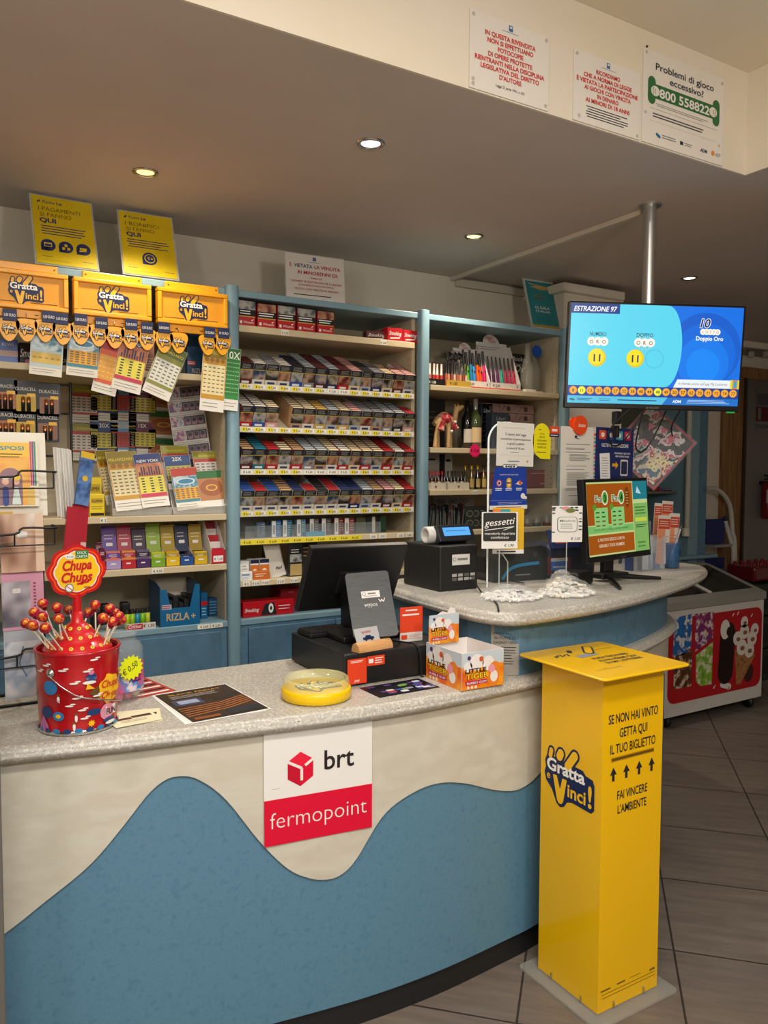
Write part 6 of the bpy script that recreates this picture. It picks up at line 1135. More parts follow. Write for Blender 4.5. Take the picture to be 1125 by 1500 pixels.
wiresign('black chalkboard style gessetti price sign on a wire stem', 709.5, 753.5, 750, 803.5, 2.08, M('#e6e3dc', .5), d_ges, lambda z, w: [(0, .0025, .004), (0, .0025, z+.05)])
def d_flo(m, w, h):
    random.seed(6)
    for i in range(20):
        s = i % 4; t = random.uniform(0, 1); x, z = [(-.45, .2+.75*t), (.43, .2+.75*t), (-.45+.9*t, .95), (-.45+.9*t, .88)][s]; m.disc(w*x, h*z, w*.06, M(random.choice(['#3f5a58', '#7f9a92', '#2f3f42', '#a8b8ae']), .5), -.0006-.00003*i, h*.02)
    m.disc(-w*.05, h*.93, w*.14, M('#d98a96', .5), -.0014, h*.05); m.disc(w*.1, h*.87, w*.16, M('#6f7a34', .5), -.0015, h*.06); m.rrect(-w*.33, w*.33, h*.28, h*.70, .012, M('#40504c', .5), -.0017); m.rrect(-w*.31, w*.31, h*.29, h*.69, .011, M('#e4e2da', .5), -.002)
    m.text('Mandorla', 0, h*.56, h*.085, M('#3f5a4a', .5), -.0024, .004, .3, w=w*.52); m.lines(-w*.24, w*.24, h*.36, h*.52, 3, M('#77756e', .6), .3, -.0024); m.text('€ 1,50', w*.28, h*.06, h*.1, INK, -.0007, .008, .3, wmax=w*.36)
wiresign('white floral price sign on a wire stem in front of the orange monitor', 812.5, 848, 741, 794, 2.03, M('#e6e3dc', .5), d_flo, lambda z, w: [(0, .0025, .004), (0, .0025, z+.05)])
def d_yel(m, w, h): m.rect(-w*.5, -w*.1, h*.1, h*.95, M('#d8dcd8', .5)); m.rect(-w*.5, w*.0, h*.88, h*.97, M('#e07a2c', .5), -.001); m.rect(-w*.25, w*.05, h*.88, h*.97, M('#2c9a9c', .5), -.0013); m.rect(-w*.5, w*.5, 0, h*.09, WHITE, -.001); m.lines(-w*.4, w*.4, h*.02, h*.07, 1, INK, .6, -.0014); m.lines(w*.15, w*.35, h*.2, h*.7, 8, M('#a8861c', .5), .3)
wiresign('yellow and white price card standing behind the gessetti sign', 725, 763, 744, 811, 2.145, M('#dcae10', .4), d_yel, lambda z, w: [(0, .0025, .004), (0, .0025, z-.03), (-.02, .0025, z+.0), (-.02, .0025, z+.03)])
def sweetbag(lab, cx, cy, sx, sy, n, cols, seed, film_h):
    e = empty('sweets_bag', lab, 'bag of sweets', (cx, cy, ZR), group='bags of sugared sweets'); rnd = random.Random(seed); m = MB()
    for i in range(n):
        a = rnd.random()*6.283; r = math.sqrt(rnd.random()); x, y = sx*r*math.cos(a), sy*r*math.sin(a); zt = max(.008, film_h*(1-r**3)*rnd.uniform(.3, 1)-.01); d = rnd.random()*3.14; L = .011
        m.tube([(x-L*math.cos(d), y-L*math.sin(d), zt), (x, y, zt+.001), (x+L*math.cos(d), y+L*math.sin(d), zt)], [.0045, .0055, .0045], M(rnd.choice(cols), .5), 7)
    o = m.build('sugared_sweets', e); o['kind'] = 'stuff'
    m = MB(); vs = []; nu, nv = 30, 10
    for j in range(nv+1):
        t = j/nv
        for i in range(nu):
            a = 2*math.pi*i/nu; rr_ = (1-t)*(1.08+.06*math.sin(5*a+seed)+.05*rnd.random()); vs.append((sx*rr_*math.cos(a), sy*rr_*math.sin(a), .001+(film_h+.006)*(1-(1-t)**2.6)*(1+.25*(rnd.random()-.5))))
    m.add(vs, [(j*nu+i, j*nu+(i+1) % nu, (j+1)*nu+(i+1) % nu, (j+1)*nu+i) for j in range(nv) for i in range(nu)], M('#eef0ee', .12, 0, .16), True)
    for s in (-1, 1): m.add([(s*sx*1.0, -.02, .006), (s*sx*1.28, -.035, .003), (s*sx*1.3, .03, .012), (s*sx*1.0, .02, .01)], [(0, 1, 2, 3)], M('#eef0ee', .12, 0, .16))
    m.build('film', e)
    m = MB(); m.box(-.01, .012, -sy*.5, -sy*.5+.008, film_h*.7, film_h*.7+.004, INK); m.build('ink_mark', e)
sweetbag('clear bag of white sugared sweets under the gessetti sign', 1.665, 1.975, .098, .085, 210, ['#e4e0d8', '#d8d4cc', '#eeebe4'], 3, .036)
sweetbag('larger clear bag of white and cream sweets below the floral sign', 1.875, 1.945, .098, .085, 230, ['#e4e0d8', '#dcd8d0', '#e8dcc4', '#eeebe4'], 5, .052)
sweetbag('small clear bag of cream biscuits lying on the larger sweets bag', 1.965, 2.06, .05, .045, 50, ['#d8bc94', '#e2cda8'], 9, .055)
# lottery terminals behind the screen
e = empty('lottery_terminal', 'black lottery terminal with curved blue band behind the clear screen', 'terminal', (1.95, 2.27, ZR), (0, 0, math.radians(-6))); m = MB(); m.prism([(-.11, 0), (-.12, .03), (-.095, .085), (-.04, .125), (.10, .13), (.125, .12), (.125, 0)], 0, .14, M('#141415', .4)); m.build('case', e)
m = MB(); arc = [(-.075, .012), (-.045, .045), (.0, .06), (.09, .066)]; P_ = crom(arc, 5); m.line(P_, .012, M('#1d7fae', .35), -.002); m.build('blue_band', e)
m = MB()
for i in range(6): m.line([(-.03+.012*i, .075), (.0+.012*i, .118)], .003, M('#3a3b3d', .5), -.002)
m.disc(.07, .1, .012, M('#3a3a3c', .3), -.002); m.lines(-.02, .06, .018, .03, 1, GREY, .4, -.002); m.build('vents', e)
e = empty('lottery_terminal', 'dark blue and red lottery terminal at the right of the black one', 'terminal', (2.205, 2.26, ZR), (0, 0, math.radians(-6))); m = MB(); m.box(-.11, .125, 0, .17, 0, .13, M('#17203c', .4), .02, 4); m.box(-.112, .0, -.004, .05, .012, .085, M('#5c1418', .4), .01, 3); m.build('case', e)
m = MB(); m.M = Matrix.Translation((0, 0, .132)) @ Matrix.Rotation(math.radians(-30), 4, 'X'); m.box(-.10, .10, -.005, .004, -.02, .06, M('#1a2a5c', .3), .003); m.rect(-.08, -.02, .0, .045, M('#d0582c', .4), -.006); m.rect(-.01, .03, .01, .05, M('#46235c', .4), -.006); m.rect(.04, .09, .02, .05, M('#2c4a9c', .4), -.006); m.build('printed_lid', e)
m = MB(); m.rect(-.10, -.02, .03, .065, M('#2c66ae', .4), -.0055); m.rect(-.10, -.02, .065, .078, M('#c9ccd2', .4), -.0055); m.text('lottomatica', -.06, .04, .014, WHITE, -.006, .004, w=.06); m.build('label', e)
# orange monitor
MC = Vector((2.262, 2.075, 1.322)); MR = tiltrot(9.3, -4.3, -.7).to_matrix().to_4x4(); e = empty('customer_monitor', 'black monitor showing an orange and green Fai 3 Fai 4 game screen', 'monitor', (2.26, 2.10, ZR)); EI = Matrix.Translation((-2.26, -2.10, -ZR)); w, h = .415, .302
def ep(m, n): o = m.build(n, e); o.data.transform(EI); return o
m = MB(Matrix.Translation(MC) @ MR); m.box(-w/2, w/2, 0, .03, -h/2, h/2, M('#0e0e10', .35), .003); m.text('Lenovo', .02, -h/2+.006, .009, GREY, -.0008); mcase = ep(m, 'case')
m = MB(Matrix.Translation(MC) @ MR); sx0, sx1, sz0, sz1 = -w/2+.014, w/2-.010, -h/2+.022, h/2-.012; SE = .62
def E_(c): return M(c, .3, emit=SE)
m.rect(sx0, sx1, sz0, sz1, E_('#c7d98c')); gx = sx0+(sx1-sx0)*.74; gz = sz0+(sz1-sz0)*.28
m.rect(sx0, gx, sz0+.112, sz1-.006, E_('#a9550b'), -.001); m.rect(sx0, gx, sz0+.006, sz0+.075, E_('#a9550b'), -.001); m.rect(sx0, gx, sz0+.082, sz0+.108, E_('#7fc06a'), -.001)
m.rect(gx+.004, sx1, sz1-.07, sz1, E_('#1c7f8c'), -.001); m.rect(gx+.004, sx1, sz0, sz1-.085, E_('#86b962'), -.001)
for x_, t in ((-.40+.5, 'Fai3'), (0, '')): pass
for k, t in enumerate(('3', '4')):
    x_ = sx0+.085+.105*k; zt = sz1-.072
    m.text('Fai', x_-.014, zt, .034, E_('#eef0d8'), -.0013, .05, w=.05); m.text('Fai', x_-.014, zt, .034, E_('#2f6a1c'), -.0016, .008, w=.046); m.disc(x_+.025, zt+.014, .020, E_('#eef0d8'), -.0013, .027); m.disc(x_+.025, zt+.014, .015, E_('#4f9c2c'), -.0016, .022); m.text(t, x_+.025, zt, .034, E_('#14301a'), -.0019, .02)
    m.rrect(x_-.045, x_+.040, zt-.098, zt-.022, .003, E_('#8fd07a'), -.0013); m.disc(x_-.042, zt-.02, .011, E_('#4f9c2c'), -.0016)
    for r_ in range(4):
        for c_ in range(2): m.lines(x_-.036+.036*c_, x_-.012+.036*c_, zt-.092+.016*r_, zt-.082+.016*r_, 1, E_('#2c4a1c' if r_ > 1 else '#8a4a2a'), .5, -.0016)
m.disc(gx-.036, sz1-.06, .017, E_('#7a3c08'), -.0013, .04); m.lines(gx-.046, gx-.026, sz1-.088, sz1-.036, 5, E_('#d8a05c'), .25, -.0016)
m.text('GIOCA SUBITO E SCEGLI I NUMERI PREFERITI', (sx0+gx)/2, sz0+.091, .011, E_('#234a1c'), -.0013, w=.22); m.text('IL NUOVO GIOCO CHE FA', (sx0+gx)/2-.005, sz0+.052, .016, E_('#f0dcc0'), -.0013, .008, w=.17); m.text('GIRARE I TUOI NUMERI', (sx0+gx)/2-.005, sz0+.030, .016, E_('#f0dcc0'), -.0013, .008, w=.16)
m.lines(gx+.012, sx1-.008, sz1-.13, sz1-.095, 3, E_('#3a7a2c'), .4, -.0013); m.rect(gx+.012, sx1-.01, sz1-.155, sz1-.14, E_('#c9d84c'), -.0013); m.lines(gx+.012, sx1-.008, sz1-.18, sz1-.165, 2, E_('#1f4a1c'), .4, -.0013); m.poly([(gx+.025, sz1-.045), (gx+.06, sz1-.05), (gx+.035, sz1-.02)], E_('#bfe0e6'), -.0013); m.lines(gx+.02, sx1-.01, sz0+.01, sz0+.04, 2, E_('#4f8a3c'), .4, -.0013); ep(m, 'screen').parent = mcase
m = MB(); m.box(2.235, 2.285, 2.115, 2.14, ZR+.03, 1.28, BLACK, .004); m.box(2.19, 2.33, 2.08, 2.15, ZR+.012, ZR+.032, BLACK, .005); ep(m, 'neck')
for a, b_ in (((2.25, 2.11), (2.112, 1.925)), ((2.27, 2.11), (2.445, 2.03))): m = MB(); m.tube([(a[0], a[1], ZR+.020), ((a[0]+b_[0])/2, (a[1]+b_[1])/2, ZR+.013), (b_[0], b_[1], ZR+.007)], [.012, .009, .006], BLACK, 8); ep(m, 'leg')
# leaflets and pen cup at the right end
e = empty('leaflet_holder', 'clear leaflet holder right of the orange monitor', 'leaflet holder', (2.66, 2.27, ZR)); m = MB()
for x_ in (-.095, 0, .075): m.box(x_-.001, x_+.001, -.02, .06, 0, .14, M('#cfd8dc', .06, 0, .3))
m.box(-.095, .075, -.02, -.018, 0, .13, M('#cfd8dc', .06, 0, .2)); m.box(-.095, .075, .058, .06, 0, .2, M('#cfd8dc', .06, 0, .2)); m.box(-.095, .075, -.02, .06, 0, .002, M('#cfd8dc', .06, 0, .4)); m.build('pockets', e)
def leaf(px0, px1, pyt, pyb, Y, lab, k): stuck('leaflet', lab, px0, px1, pyt, pyb, M('#ded6cc', .5), lambda m, w, h: (m.rect(-w*.5, w*.12 if k else w*.05, 0, h*.92, M('#e6946c', .5)), m.rect(-w*.46, w*.46, h*.72, h*.93, M('#c9482c', .5), -.001), m.lines(-w*.4, w*.4, h*.76, h*.9, 3, M('#e8cfc0', .5), .35, -.0014), m.lines(-w*.4, w*.4, h*.2, h*.6, 6, M('#c07a58', .5), .2, -.001)), 'leaflet', 4, Y, group='orange and white leaflets')
leaf(955, 966, 737, 800, 2.315, 'orange leaflet at the back left of the leaflet holder', 0); leaf(966, 982, 734, 800, 2.31, 'white and orange leaflet at the back right of the leaflet holder', 1)
leaf(960, 978, 755, 826, 2.268, 'orange leaflet at the front left of the leaflet holder', 1); leaf(977, 991, 752, 826, 2.275, 'white and red leaflet at the front right of the leaflet holder', 0)
def d_bx(m, w, h): m.rect(-w*.15, w*.08, 0, h, M('#d2d4d8', .4)); [m.rrect(w*x_-w*.07, w*x_+w*.07, h*.12, h*.85, .003, M('#3a5aa0', .4)) for x_ in (.2, .4)]; m.rect(-w*.5, -w*.16, 0, h, M('#1b1d22', .5))
stuck('small_carton', 'blue and grey carton behind the monitor foot', 926, 966, 812, 838, M('#22407c', .4), d_bx, 'box', 0, 2.27, th=.04)
e = empty('pen_cup', 'transparent blue pen cup at the right end of the raised worktop', 'pen cup', (2.795, 2.265, ZR)); m = MB(); m.lathe([(.0001, .002), (.033, .002), (.035, .11), (.0325, .11), (.031, .004)], M('#2f6a9c', .1, 0, .5), 28); m.build('cup', e)
m = MB(); m.tube([(2.77, 2.262, ZR+.005), (2.845, 2.262, ZR+.165)], .0042, M('#b9b6b8', .3), 8); m.tube([(2.845, 2.262, ZR+.165), (2.852, 2.262, ZR+.18)], [.0042, .003], M('#5a5a66', .3), 8); m.tube([(2.835, 2.257, ZR+.16), (2.82, 2.257, ZR+.125)], .0016, CHROME, 6); tag(m.build('pen', None), 'silver pen leaning in the blue cup', 'pen')
m = MB(); m.box(-.06, .06, 0, .11, 0, .05, BLACK, .01, 3); tag(m.build('card_reader', None, (2.085, 2.06, ZR), (0, 0, .3)), 'low black device at the left of the monitor foot', 'device')
# ================================================================ television on its ceiling pole
e = empty('television', 'television on a ceiling pole showing a lottery draw in blue', 'television', (2.455, 2.125, SZ-.0005)); TVI = Matrix.Translation((-2.455, -2.125, -(SZ-.0005)))
def vp(m, n): o = m.build(n, e); o.data.transform(TVI); return o
m = MB(); m.cyl(2.455, 2.125, 1.80, SZ-.0006, .024, SILK, 32); m.cyl(2.455, 2.125, SZ-.008, SZ-.0005, .042, SILK, 32); vp(m, 'pole')
TM = Matrix.Translation((2.436, 2.069, 1.933)) @ tiltrot(-28.2, 3.2, .9).to_matrix().to_4x4(); w, h = .68, .398
m = MB(TM.copy()); m.box(-w/2, w/2, 0, .028, -h/2, h/2, M('#0b0b0d', .3), .004); m.text('▲ DIGIQUEST', 0, -h/2+.004, .010, GREY, -.0006, .01, wmax=.05); m.box(.295, .325, .004, .012, -h/2-.006, -h/2, M('#1f8a3c', .3, emit=.8)); tvcase = vp(m, 'case')
m = MB(TM.copy()); m.box(-.10, .10, .028, .045, -.10, .10, BLACK, .004); vp(m, 'mount').parent = tvcase
m = MB(TM.copy()); a, b_, c, d = -w/2+.009, w/2-.009, -h/2+.020, h/2-.008
def T_(c): return M(c, .3, emit=.8)
y1, y2, y3, y4 = -.0008, -.0012, -.0016, -.002
m.rect(a, b_, c, d, T_('#0a6fe0'), y1); zb = c+.066
m.disc(.19, .03, .139, T_('#0a5cc8'), -.0009, n=48); m.disc(.19, .01, .12, T_('#0868d8'), -.001, n=48); m.disc(.185, -.02, .10, T_('#0a78e6'), -.0011, n=48); m.disc(.185, -.03, .065, T_('#0a86f0'), -.0011-.0001, n=40)
cyan = [(a, zb), (a, d)]+[(.040+.060*math.cos(t), (d+zb)/2+(d-zb)/2*math.sin(t)*1.0) for t in [math.pi/2-math.pi*i/24 for i in range(25)]]; m.poly(cyan, T_('#58d2ea'), -.0014)
m.rect(a, a+.185, d-.036, d, T_('#123a86'), y3); m.text('ESTRAZIONE 97', a+.092, d-.028, .026, T_('#f4f6fa'), y4, .02, .25, w=.165)
for x_, t in ((-.225, 'NUMERO'), (-.045, 'DOPPIO')):
    m.text(t, x_, .073, .020, T_('#123a5c'), y3, .008, w=.064); 
    if t == 'DOPPIO':
        for k in range(14): q = 2*math.pi*k/14; m.line([(x_+.026*math.cos(q), .052+.022*math.sin(q)), (x_+.034*math.cos(q), .052+.029*math.sin(q))], .003, T_('#e0c05a'), -.0015)
    for k, q in enumerate('ORO'): m.disc(x_-.024+.024*k, .052, .0165, T_('#f4f0e4'), y3); m.text(q, x_-.024+.024*k, .044, .019, T_('#6b4a1c'), y4, .01)
for x_ in (-.225, -.078): m.disc(x_, -.008, .034, T_('#e0c414'), y3, n=36); m.disc(x_-.003, -.005, .030, T_('#f6dc1c'), -.0018, n=36); m.text('11', x_, -.022, .038, T_('#1b1f4a'), y4, .02, w=.026)
for k in range(40): q = 2*math.pi*k/40; m.disc(-.004+.034*math.cos(q), -.008+.034*math.sin(q), .0013, T_('#1a5c8c'), y3, n=6)
m.text('10', .185, .115, .044, T_('#f2f4f8'), y3, .07, .2); m.text('10', .185, .115, .044, T_('#14205c'), -.0018, .02, .2)
for k, q in enumerate('LOTTO'): m.disc(.178+.014*k, .098, .0115, T_('#f4f0e4'), y3); m.text(q, .178+.014*k, .093, .013, T_('#b08a2c'), y4, .01)
m.text('Doppio Oro', .205, .066, .022, T_('#f2f4f8'), y3, .025, w=.105)
m.poly([(.075, zb), (b_, zb), (b_, zb+.031), (.09, zb+.031)], T_('#e9eef0'), -.0017); m.text('in diretta anche sull\'app My Lotteries', .19, zb+.011, .014, T_('#5a6a78'), y4, w=.19); m.rect(.305, .325, zb-.001, zb+.033, T_('#e07a2c'), y4); m.rect(.296, .306, zb-.001, zb+.033, T_('#e3d23c'), y4); m.rect(.325, .331, zb-.001, zb+.033, T_('#e3d23c'), y4); m.rect(.309, .321, zb+.004, zb+.028, T_('#1fa8c4'), -.0024)
m.rect(a, b_, c, zb, T_('#123f96'), -.0017)
for k, t in enumerate('8 11 13 21 26 27 32 38 40 44 48 49 50 57 62 70 71 72 74 77'.split()):
    x_ = a+.021+(b_-a-.042)*k/19; gold = t in ('11', '48'); m.disc(x_, c+.0475, .0152, T_('#b9741c' if not gold else '#c9c020'), -.0020); m.disc(x_-.0006, c+.048, .0138, T_('#f2a938' if not gold else '#eef03a'), -.0022); m.text(t, x_, c+.0415, .0165, T_('#4a2a10'), -.0025, .012, wmax=.021)
m.rect(a, b_, c, c+.027, T_('#1a6fc4'), -.0019); m.poly([(a, c), (.035, c), (.055, c+.027), (a, c+.027)], T_('#54bede'), -.0021); m.caps(a+.012, c+.014, a+.024, c+.012, .004, T_('#1a6f8c'), -.0024); m.lines(a+.035, a+.10, c+.008, c+.02, 2, T_('#1a5c8c'), .4, -.0024); m.lines(a+.12, a+.17, c+.008, c+.02, 2, T_('#1a5c8c'), .3, -.0024); m.lines(a+.19, .03, c+.011, c+.017, 1, T_('#14386c'), .6, -.0024)
m.text('ADM', .092, c+.008, .015, T_('#f2f4f8'), -.0024, .03); m.lines(.125, b_-.01, c+.006, c+.022, 3, T_('#b8d4f0'), .35, -.0024); vp(m, 'screen').parent = tvcase
for k, P_ in enumerate(([(2.34, 2.10, 1.735), (2.30, 2.16, 1.66), (2.33, 2.18, 1.60), (2.40, 2.18, 1.62), (2.46, 2.14, 1.74)], [(2.40, 2.09, 1.735), (2.43, 2.15, 1.60), (2.50, 2.17, 1.58), (2.55, 2.15, 1.66), (2.53, 2.09, 1.74)], [(2.56, 2.05, 1.735), (2.60, 2.12, 1.68), (2.63, 2.14, 1.64)])):
    m = MB(); m.tube(crom(P_, 6), .003, BLACK, 8)
    if k == 0: m.box(2.325, 2.355, 2.155, 2.18, 1.68, 1.73, M('#1a1a1c', .5), .004); m.box(2.332, 2.346, 2.155, 2.18, 1.63, 1.675, BLACK, .003)
    vp(m, 'cable')
def d_cal(m, w, h):
    m.rect(-w/2, w/2, 0, h, M('#b02448', .4)); m.rect(-w*.47, w*.47, h*.03, h*.97, noisy('anime_print', ['#17171c', '#2b2b30', '#d8d0d4', '#c9405c', '#8fb8b0', '#1d1d22', '#e6e0d8'], 13, 4, .25, const=True, pos=[.0, .42, .5, .56, .6, .64, .7]), -.001); m.rect(w*.05, w*.44, h*.05, h*.55, noisy('poster_print', ['#4a6a88', '#d8c8b0', '#b03a4a', '#e3d8b8', '#2b3440'], 16, 3, .3, const=True, pos=[0, .45, .52, .57, .64]), -.0014)
    m.text('20', w*.27, h*.36, h*.16, M('#e6e0a8', .4), -.0018, .05, w=w*.22); m.text('26', w*.22, h*.22, h*.16, M('#e6e0a8', .4), -.0018, .05, w=w*.22)
    for x_, z_ in ((-.3, .75), (-.1, .83), (.1, .78), (-.36, .3), (-.2, .5)): m.poly([(w*x_, h*z_), (w*(x_+.12), h*(z_+.03)), (w*(x_+.08), h*(z_-.1)), (w*(x_+.02), h*(z_-.03))], M('#cf5a78', .35), -.0018)
e = empty('calendar', 'wrapped dark and pink 2026 calendar hanging tilted under the television', 'calendar', (2.665, 2.27, 1.603), tiltrot(-32, 6, 40)); m = MB(); s_ = .258; m.box(-s_/2, s_/2, 0, .004, -s_/2, s_/2, M('#1a1a1e', .4)); m.M = Matrix.Translation((0, 0, -s_/2)); d_cal(m, s_, s_); m.build('cover', e)
m = MB(); m.box(-s_/2-.004, s_/2+.004, -.0035, -.003, -s_/2-.004, s_/2+.004, M('#e0e4e6', .05, 0, .08)); m.build('wrapping', e)
m = MB(); m.tube([(2.66, 2.285, 1.49), (2.645, 2.29, 1.30)], .003, M('#d8a0b0', .4), 8); m.cyl(2.645, 2.29, ZR, 1.31, .003, M('#d8a0b0', .4), 8); m.cyl(2.645, 2.29, ZR, ZR+.004, .02, M('#d8a0b0', .4), 16); tag(m.build('display_stick', None), 'thin pink stick rising to the tilted calendar', 'stick')
# ================================================================ notices on the beam
def beam_sign(px0, px1, pyt, pyb, lab, fn, screws):
    a = onY(px0, pyb, 1.748); t0 = onY(px0, pyt, 1.748); c = onY(px1, pyt, 1.748); w = c.x-t0.x; h = t0.z-a.z
    e = empty('notice_board', lab, 'notice', ((t0.x+c.x)/2, 1.7478, max(a.z, SZ+.004)), group='notices on the cream beam'); m = MB(); m.box(-w/2, w/2, -.003, 0, 0, h, M('#e9e2d8', .35)); m.M = Matrix.Translation((0, -.003, 0)); fn(m, w, h); m.build('board', e)
    for x_, z_ in screws: m = MB(); m.M = Matrix.Translation((w*x_, -.003, h*z_)); m.prism([(.005*math.cos(t*math.pi/8), .005*math.sin(t*math.pi/8)) for t in range(16)], -.002, 0, M('#cfc8bd', .3, .3)); m.build('screw', e)
RT = M('#cf3a33', .5)
def emb(m, w, h): m.rect(-.007, .007, h*.89, h*.97, M('#3a6aa0', .5)); m.rect(-.004, .004, h*.93, h*.955, WHITE, -.001); m.lines(-w*.11, w*.11, h*.865, h*.88, 1, M('#7a8aa8', .5), .5)
def d_b1(m, w, h):
    emb(m, w, h)
    for i, (t, k) in enumerate((('IN QUESTA RIVENDITA', .64), ('NON SI EFFETTUANO', .58), ('FOTOCOPIE', .32), ('DI OPERE PROTETTE', .56), ('RIENTRANTI NELLA DISCIPLINA', .88), ('LEGISLATIVA DEL DIRITTO', .74), ('D\'AUTORE', .28))): m.text(t, 0, h*(.745-.088*i), h*.085, RT, bold=.03, w=w*k)
    m.text('Legge 22 aprile 1941, n. 633', 0, h*.11, h*.05, INK, w=w*.36)
beam_sign(687.5, 804, 17, 132, 'left white notice on the cream beam, IN QUESTA RIVENDITA', d_b1, ((-.46, .95), (.46, .95), (-.46, .06), (.46, .06), (-.46, .12)))
def d_b2(m, w, h):
    emb(m, w, h)
    for i, (t, k) in enumerate((('RICORDIAMO', .36), ('CHE A NORMA DI LEGGE', .72), ('È VIETATA LA PARTECIPAZIONE', .92), ('AI GIOCHI CON VINCITA', .70), ('IN DENARO', .32), ('AI MINORI DI 18 ANNI', .66))): m.text(t, 0, h*(.755-.088*i), h*.085, RT, bold=.03, w=w*k)
    m.lines(-w*.32, w*.32, h*.09, h*.27, 5, INK, .35)
beam_sign(840, 938, 74, 178, 'middle white notice on the cream beam, RICORDIAMO', d_b2, ((-.46, .95), (-.42, .08), (.46, .05)))
GN = M('#1f6a35', .5)
def d_b3(m, w, h):
    BK = M('#15233a', .5); m.text('Problemi di gioco', 0, h*.81, h*.105, BK, bold=.012, w=w*.72); m.text('eccessivo?', .008, h*.70, h*.105, BK, bold=.012, w=w*.42)
    m.rect(-w*.36, w*.36, h*.50, h*.655, GN)
    for s in (-1, 1):
        m.caps(w*.40*s, h*.49, w*.40*s, h*.665, w*.045, GN, -.0007); m.disc(w*.36*s, h*.577, w*.05, M('#e9e2d8', .4), -.001, h*.055)
        for k in range(2): m.line([(s*w*(.345+.022*k)+s*.008*math.cos(t), h*.577+h*(.02+.015*k)*math.sin(t)*1.3) for t in (-1, -.5, 0, .5, 1)], .0022, GN, -.0013)
    m.text('800 558822', 0, h*.525, h*.135, WHITE, -.0012, .025, w=w*.62); m.lines(-w*.36, w*.36, h*.42, h*.46, 2, M('#8a8a88', .6), .35); m.rect(-w*.42, w*.42, h*.385, h*.388, GREY); m.lines(-w*.42, w*.42, h*.29, h*.35, 2, M('#4a4a50', .6), .45)
    m.rect(-w*.42, w*.42, h*.25, h*.2525, M('#b9b4ac', .6)); m.caps(-w*.33, h*.12, -w*.30, h*.10, .005, M('#1f6a8c', .5)); m.lines(-w*.27, -w*.1, h*.09, h*.14, 2, GREY, .4); m.rect(-w*.05, -w*.01, h*.09, h*.13, BK); m.lines(0, w*.12, h*.09, h*.13, 2, GREY, .4); m.text('ADM', w*.25, h*.085, h*.055, M('#2a4a78', .5), bold=.03); m.disc(w*.37, h*.11, w*.022, M('#e08a2c', .5)); m.text('IGT', w*.44, h*.085, h*.055, BK, wmax=w*.09)
beam_sign(942, 1061, 73, 211, 'large white notice with green telephone number on the cream beam', d_b3, ((-.47, .96), (.47, .94), (-.47, .32), (.45, .22)))
p = onY(947.5, 68, 1.748); m = MB(); m.prism([(.0035*math.cos(t*math.pi/6), .0035*math.sin(t*math.pi/6)) for t in range(12)], -.003, .0005, M('#2a2622', .5)); tag(m.build('screw_hole_plug', None, (p.x, 1.7485, p.z)), 'dark screw in the beam just above the telephone notice', 'screw')
# ================================================================ ticket recycling bin
e = empty('ticket_bin', 'tall yellow square plastic bin for losing lottery tickets on a clear base', 'bin', (1.700, 1.611, 0)); BY = M('#f6c000', .22, 0, .94, coat=.3); w = .239; Hb = .952
m = MB(); m.slab(rr(-.162, .162, -.162, .162, .012), .0004, .010, M('#b9b6ac', .08, 0, .35), .002); m.build('base_plate', e)
t = .004
m = MB(); m.box(-w/2, w/2, -w/2, -w/2+t, .0105, Hb, BY); fw = w; m.M = Matrix.Translation((0, -w/2, 0))
for i, (tx, k) in enumerate((('SE NON HAI VINTO', .82), ('GETTA QUI', .46), ('IL TUO BIGLIETTO', .75))): m.text(tx, 0, .815-.042*i, .036, INK, bold=.012, w=w*k)
for i in range(4): x_ = -.076+.0507*i; m.poly([(x_-.013, .672), (x_-.005, .672), (x_-.005, .654), (x_+.005, .654), (x_+.005, .672), (x_+.013, .672), (x_, .693)], INK)
for i, (tx, k) in enumerate((('FAI VINCERE', .50), ('L\'AMBIENTE', .48))): m.text(tx, 0, .600-.040*i, .034, INK, bold=.012, w=w*k)
m.rect(-.085, .085, .708, .720, M('#b07f00', .4)); m.rect(-.083, .083, .711, .717, M('#5c4300', .6), -.0009); m.rect(-w*.44, w*.46, .058, .0595, M('#6b5208', .6)); m.rect(-w*.44, w*.46, .048, .0495, M('#6b5208', .6)); m.lines(-w*.46, -w*.28, .066, .074, 1, M('#6b5208', .6), .5); m.lines(-w*.2, -w*.02, .068, .076, 1, M('#6b5208', .6), .5); m.lines(w*.02, w*.25, .07, .076, 1, M('#8a6c10', .6), .3); m.text('ADM', w*.4, .066, .010, INK, bold=.02); m.build('front_wall', e)
m = MB(); m.box(-w/2, -w/2+t, -w/2+t, w/2, .0105, Hb, BY); m.M = Matrix.Translation((-w/2, 0, 0)) @ Matrix.Rotation(-math.pi/2, 4, 'Z'); logo(m, -.005, .632, .185, -.0008, M('#f6bf0a', .3)); m.build('side_wall', e)
m = MB(); m.box(w/2-t, w/2, -w/2+t, w/2, .0105, Hb, BY); m.build('side_wall', e); m = MB(); m.box(-w/2+t, w/2-t, w/2-t, w/2, .0105, Hb, BY); m.build('rear_wall', e)
m = MB(); m.slab(rr(-.172, .172, -.172, .172, .018), Hb+.0005, Hb+.0075, BY, .003); m.M = Matrix.Translation((0, 0, Hb+.0076)) @ FLAT
SCR = M('#3a3a3c', .5)
m.rect(-.12, -.02, -.095, -.0935, SCR); m.rect(.03, .13, .088, .0895, SCR); m.text('PUOI TROVARE', .04, .0, .024, M('#3a3a3c', .5), bold=.02, w=.14); m.text('ALTRI PREMI QUI', .04, -.028, .022, M('#3a3a3c', .5), bold=.02, w=.15); m.text('SU MY LOTTERIES', .04, -.054, .022, M('#3a3a3c', .5), bold=.02, w=.145)
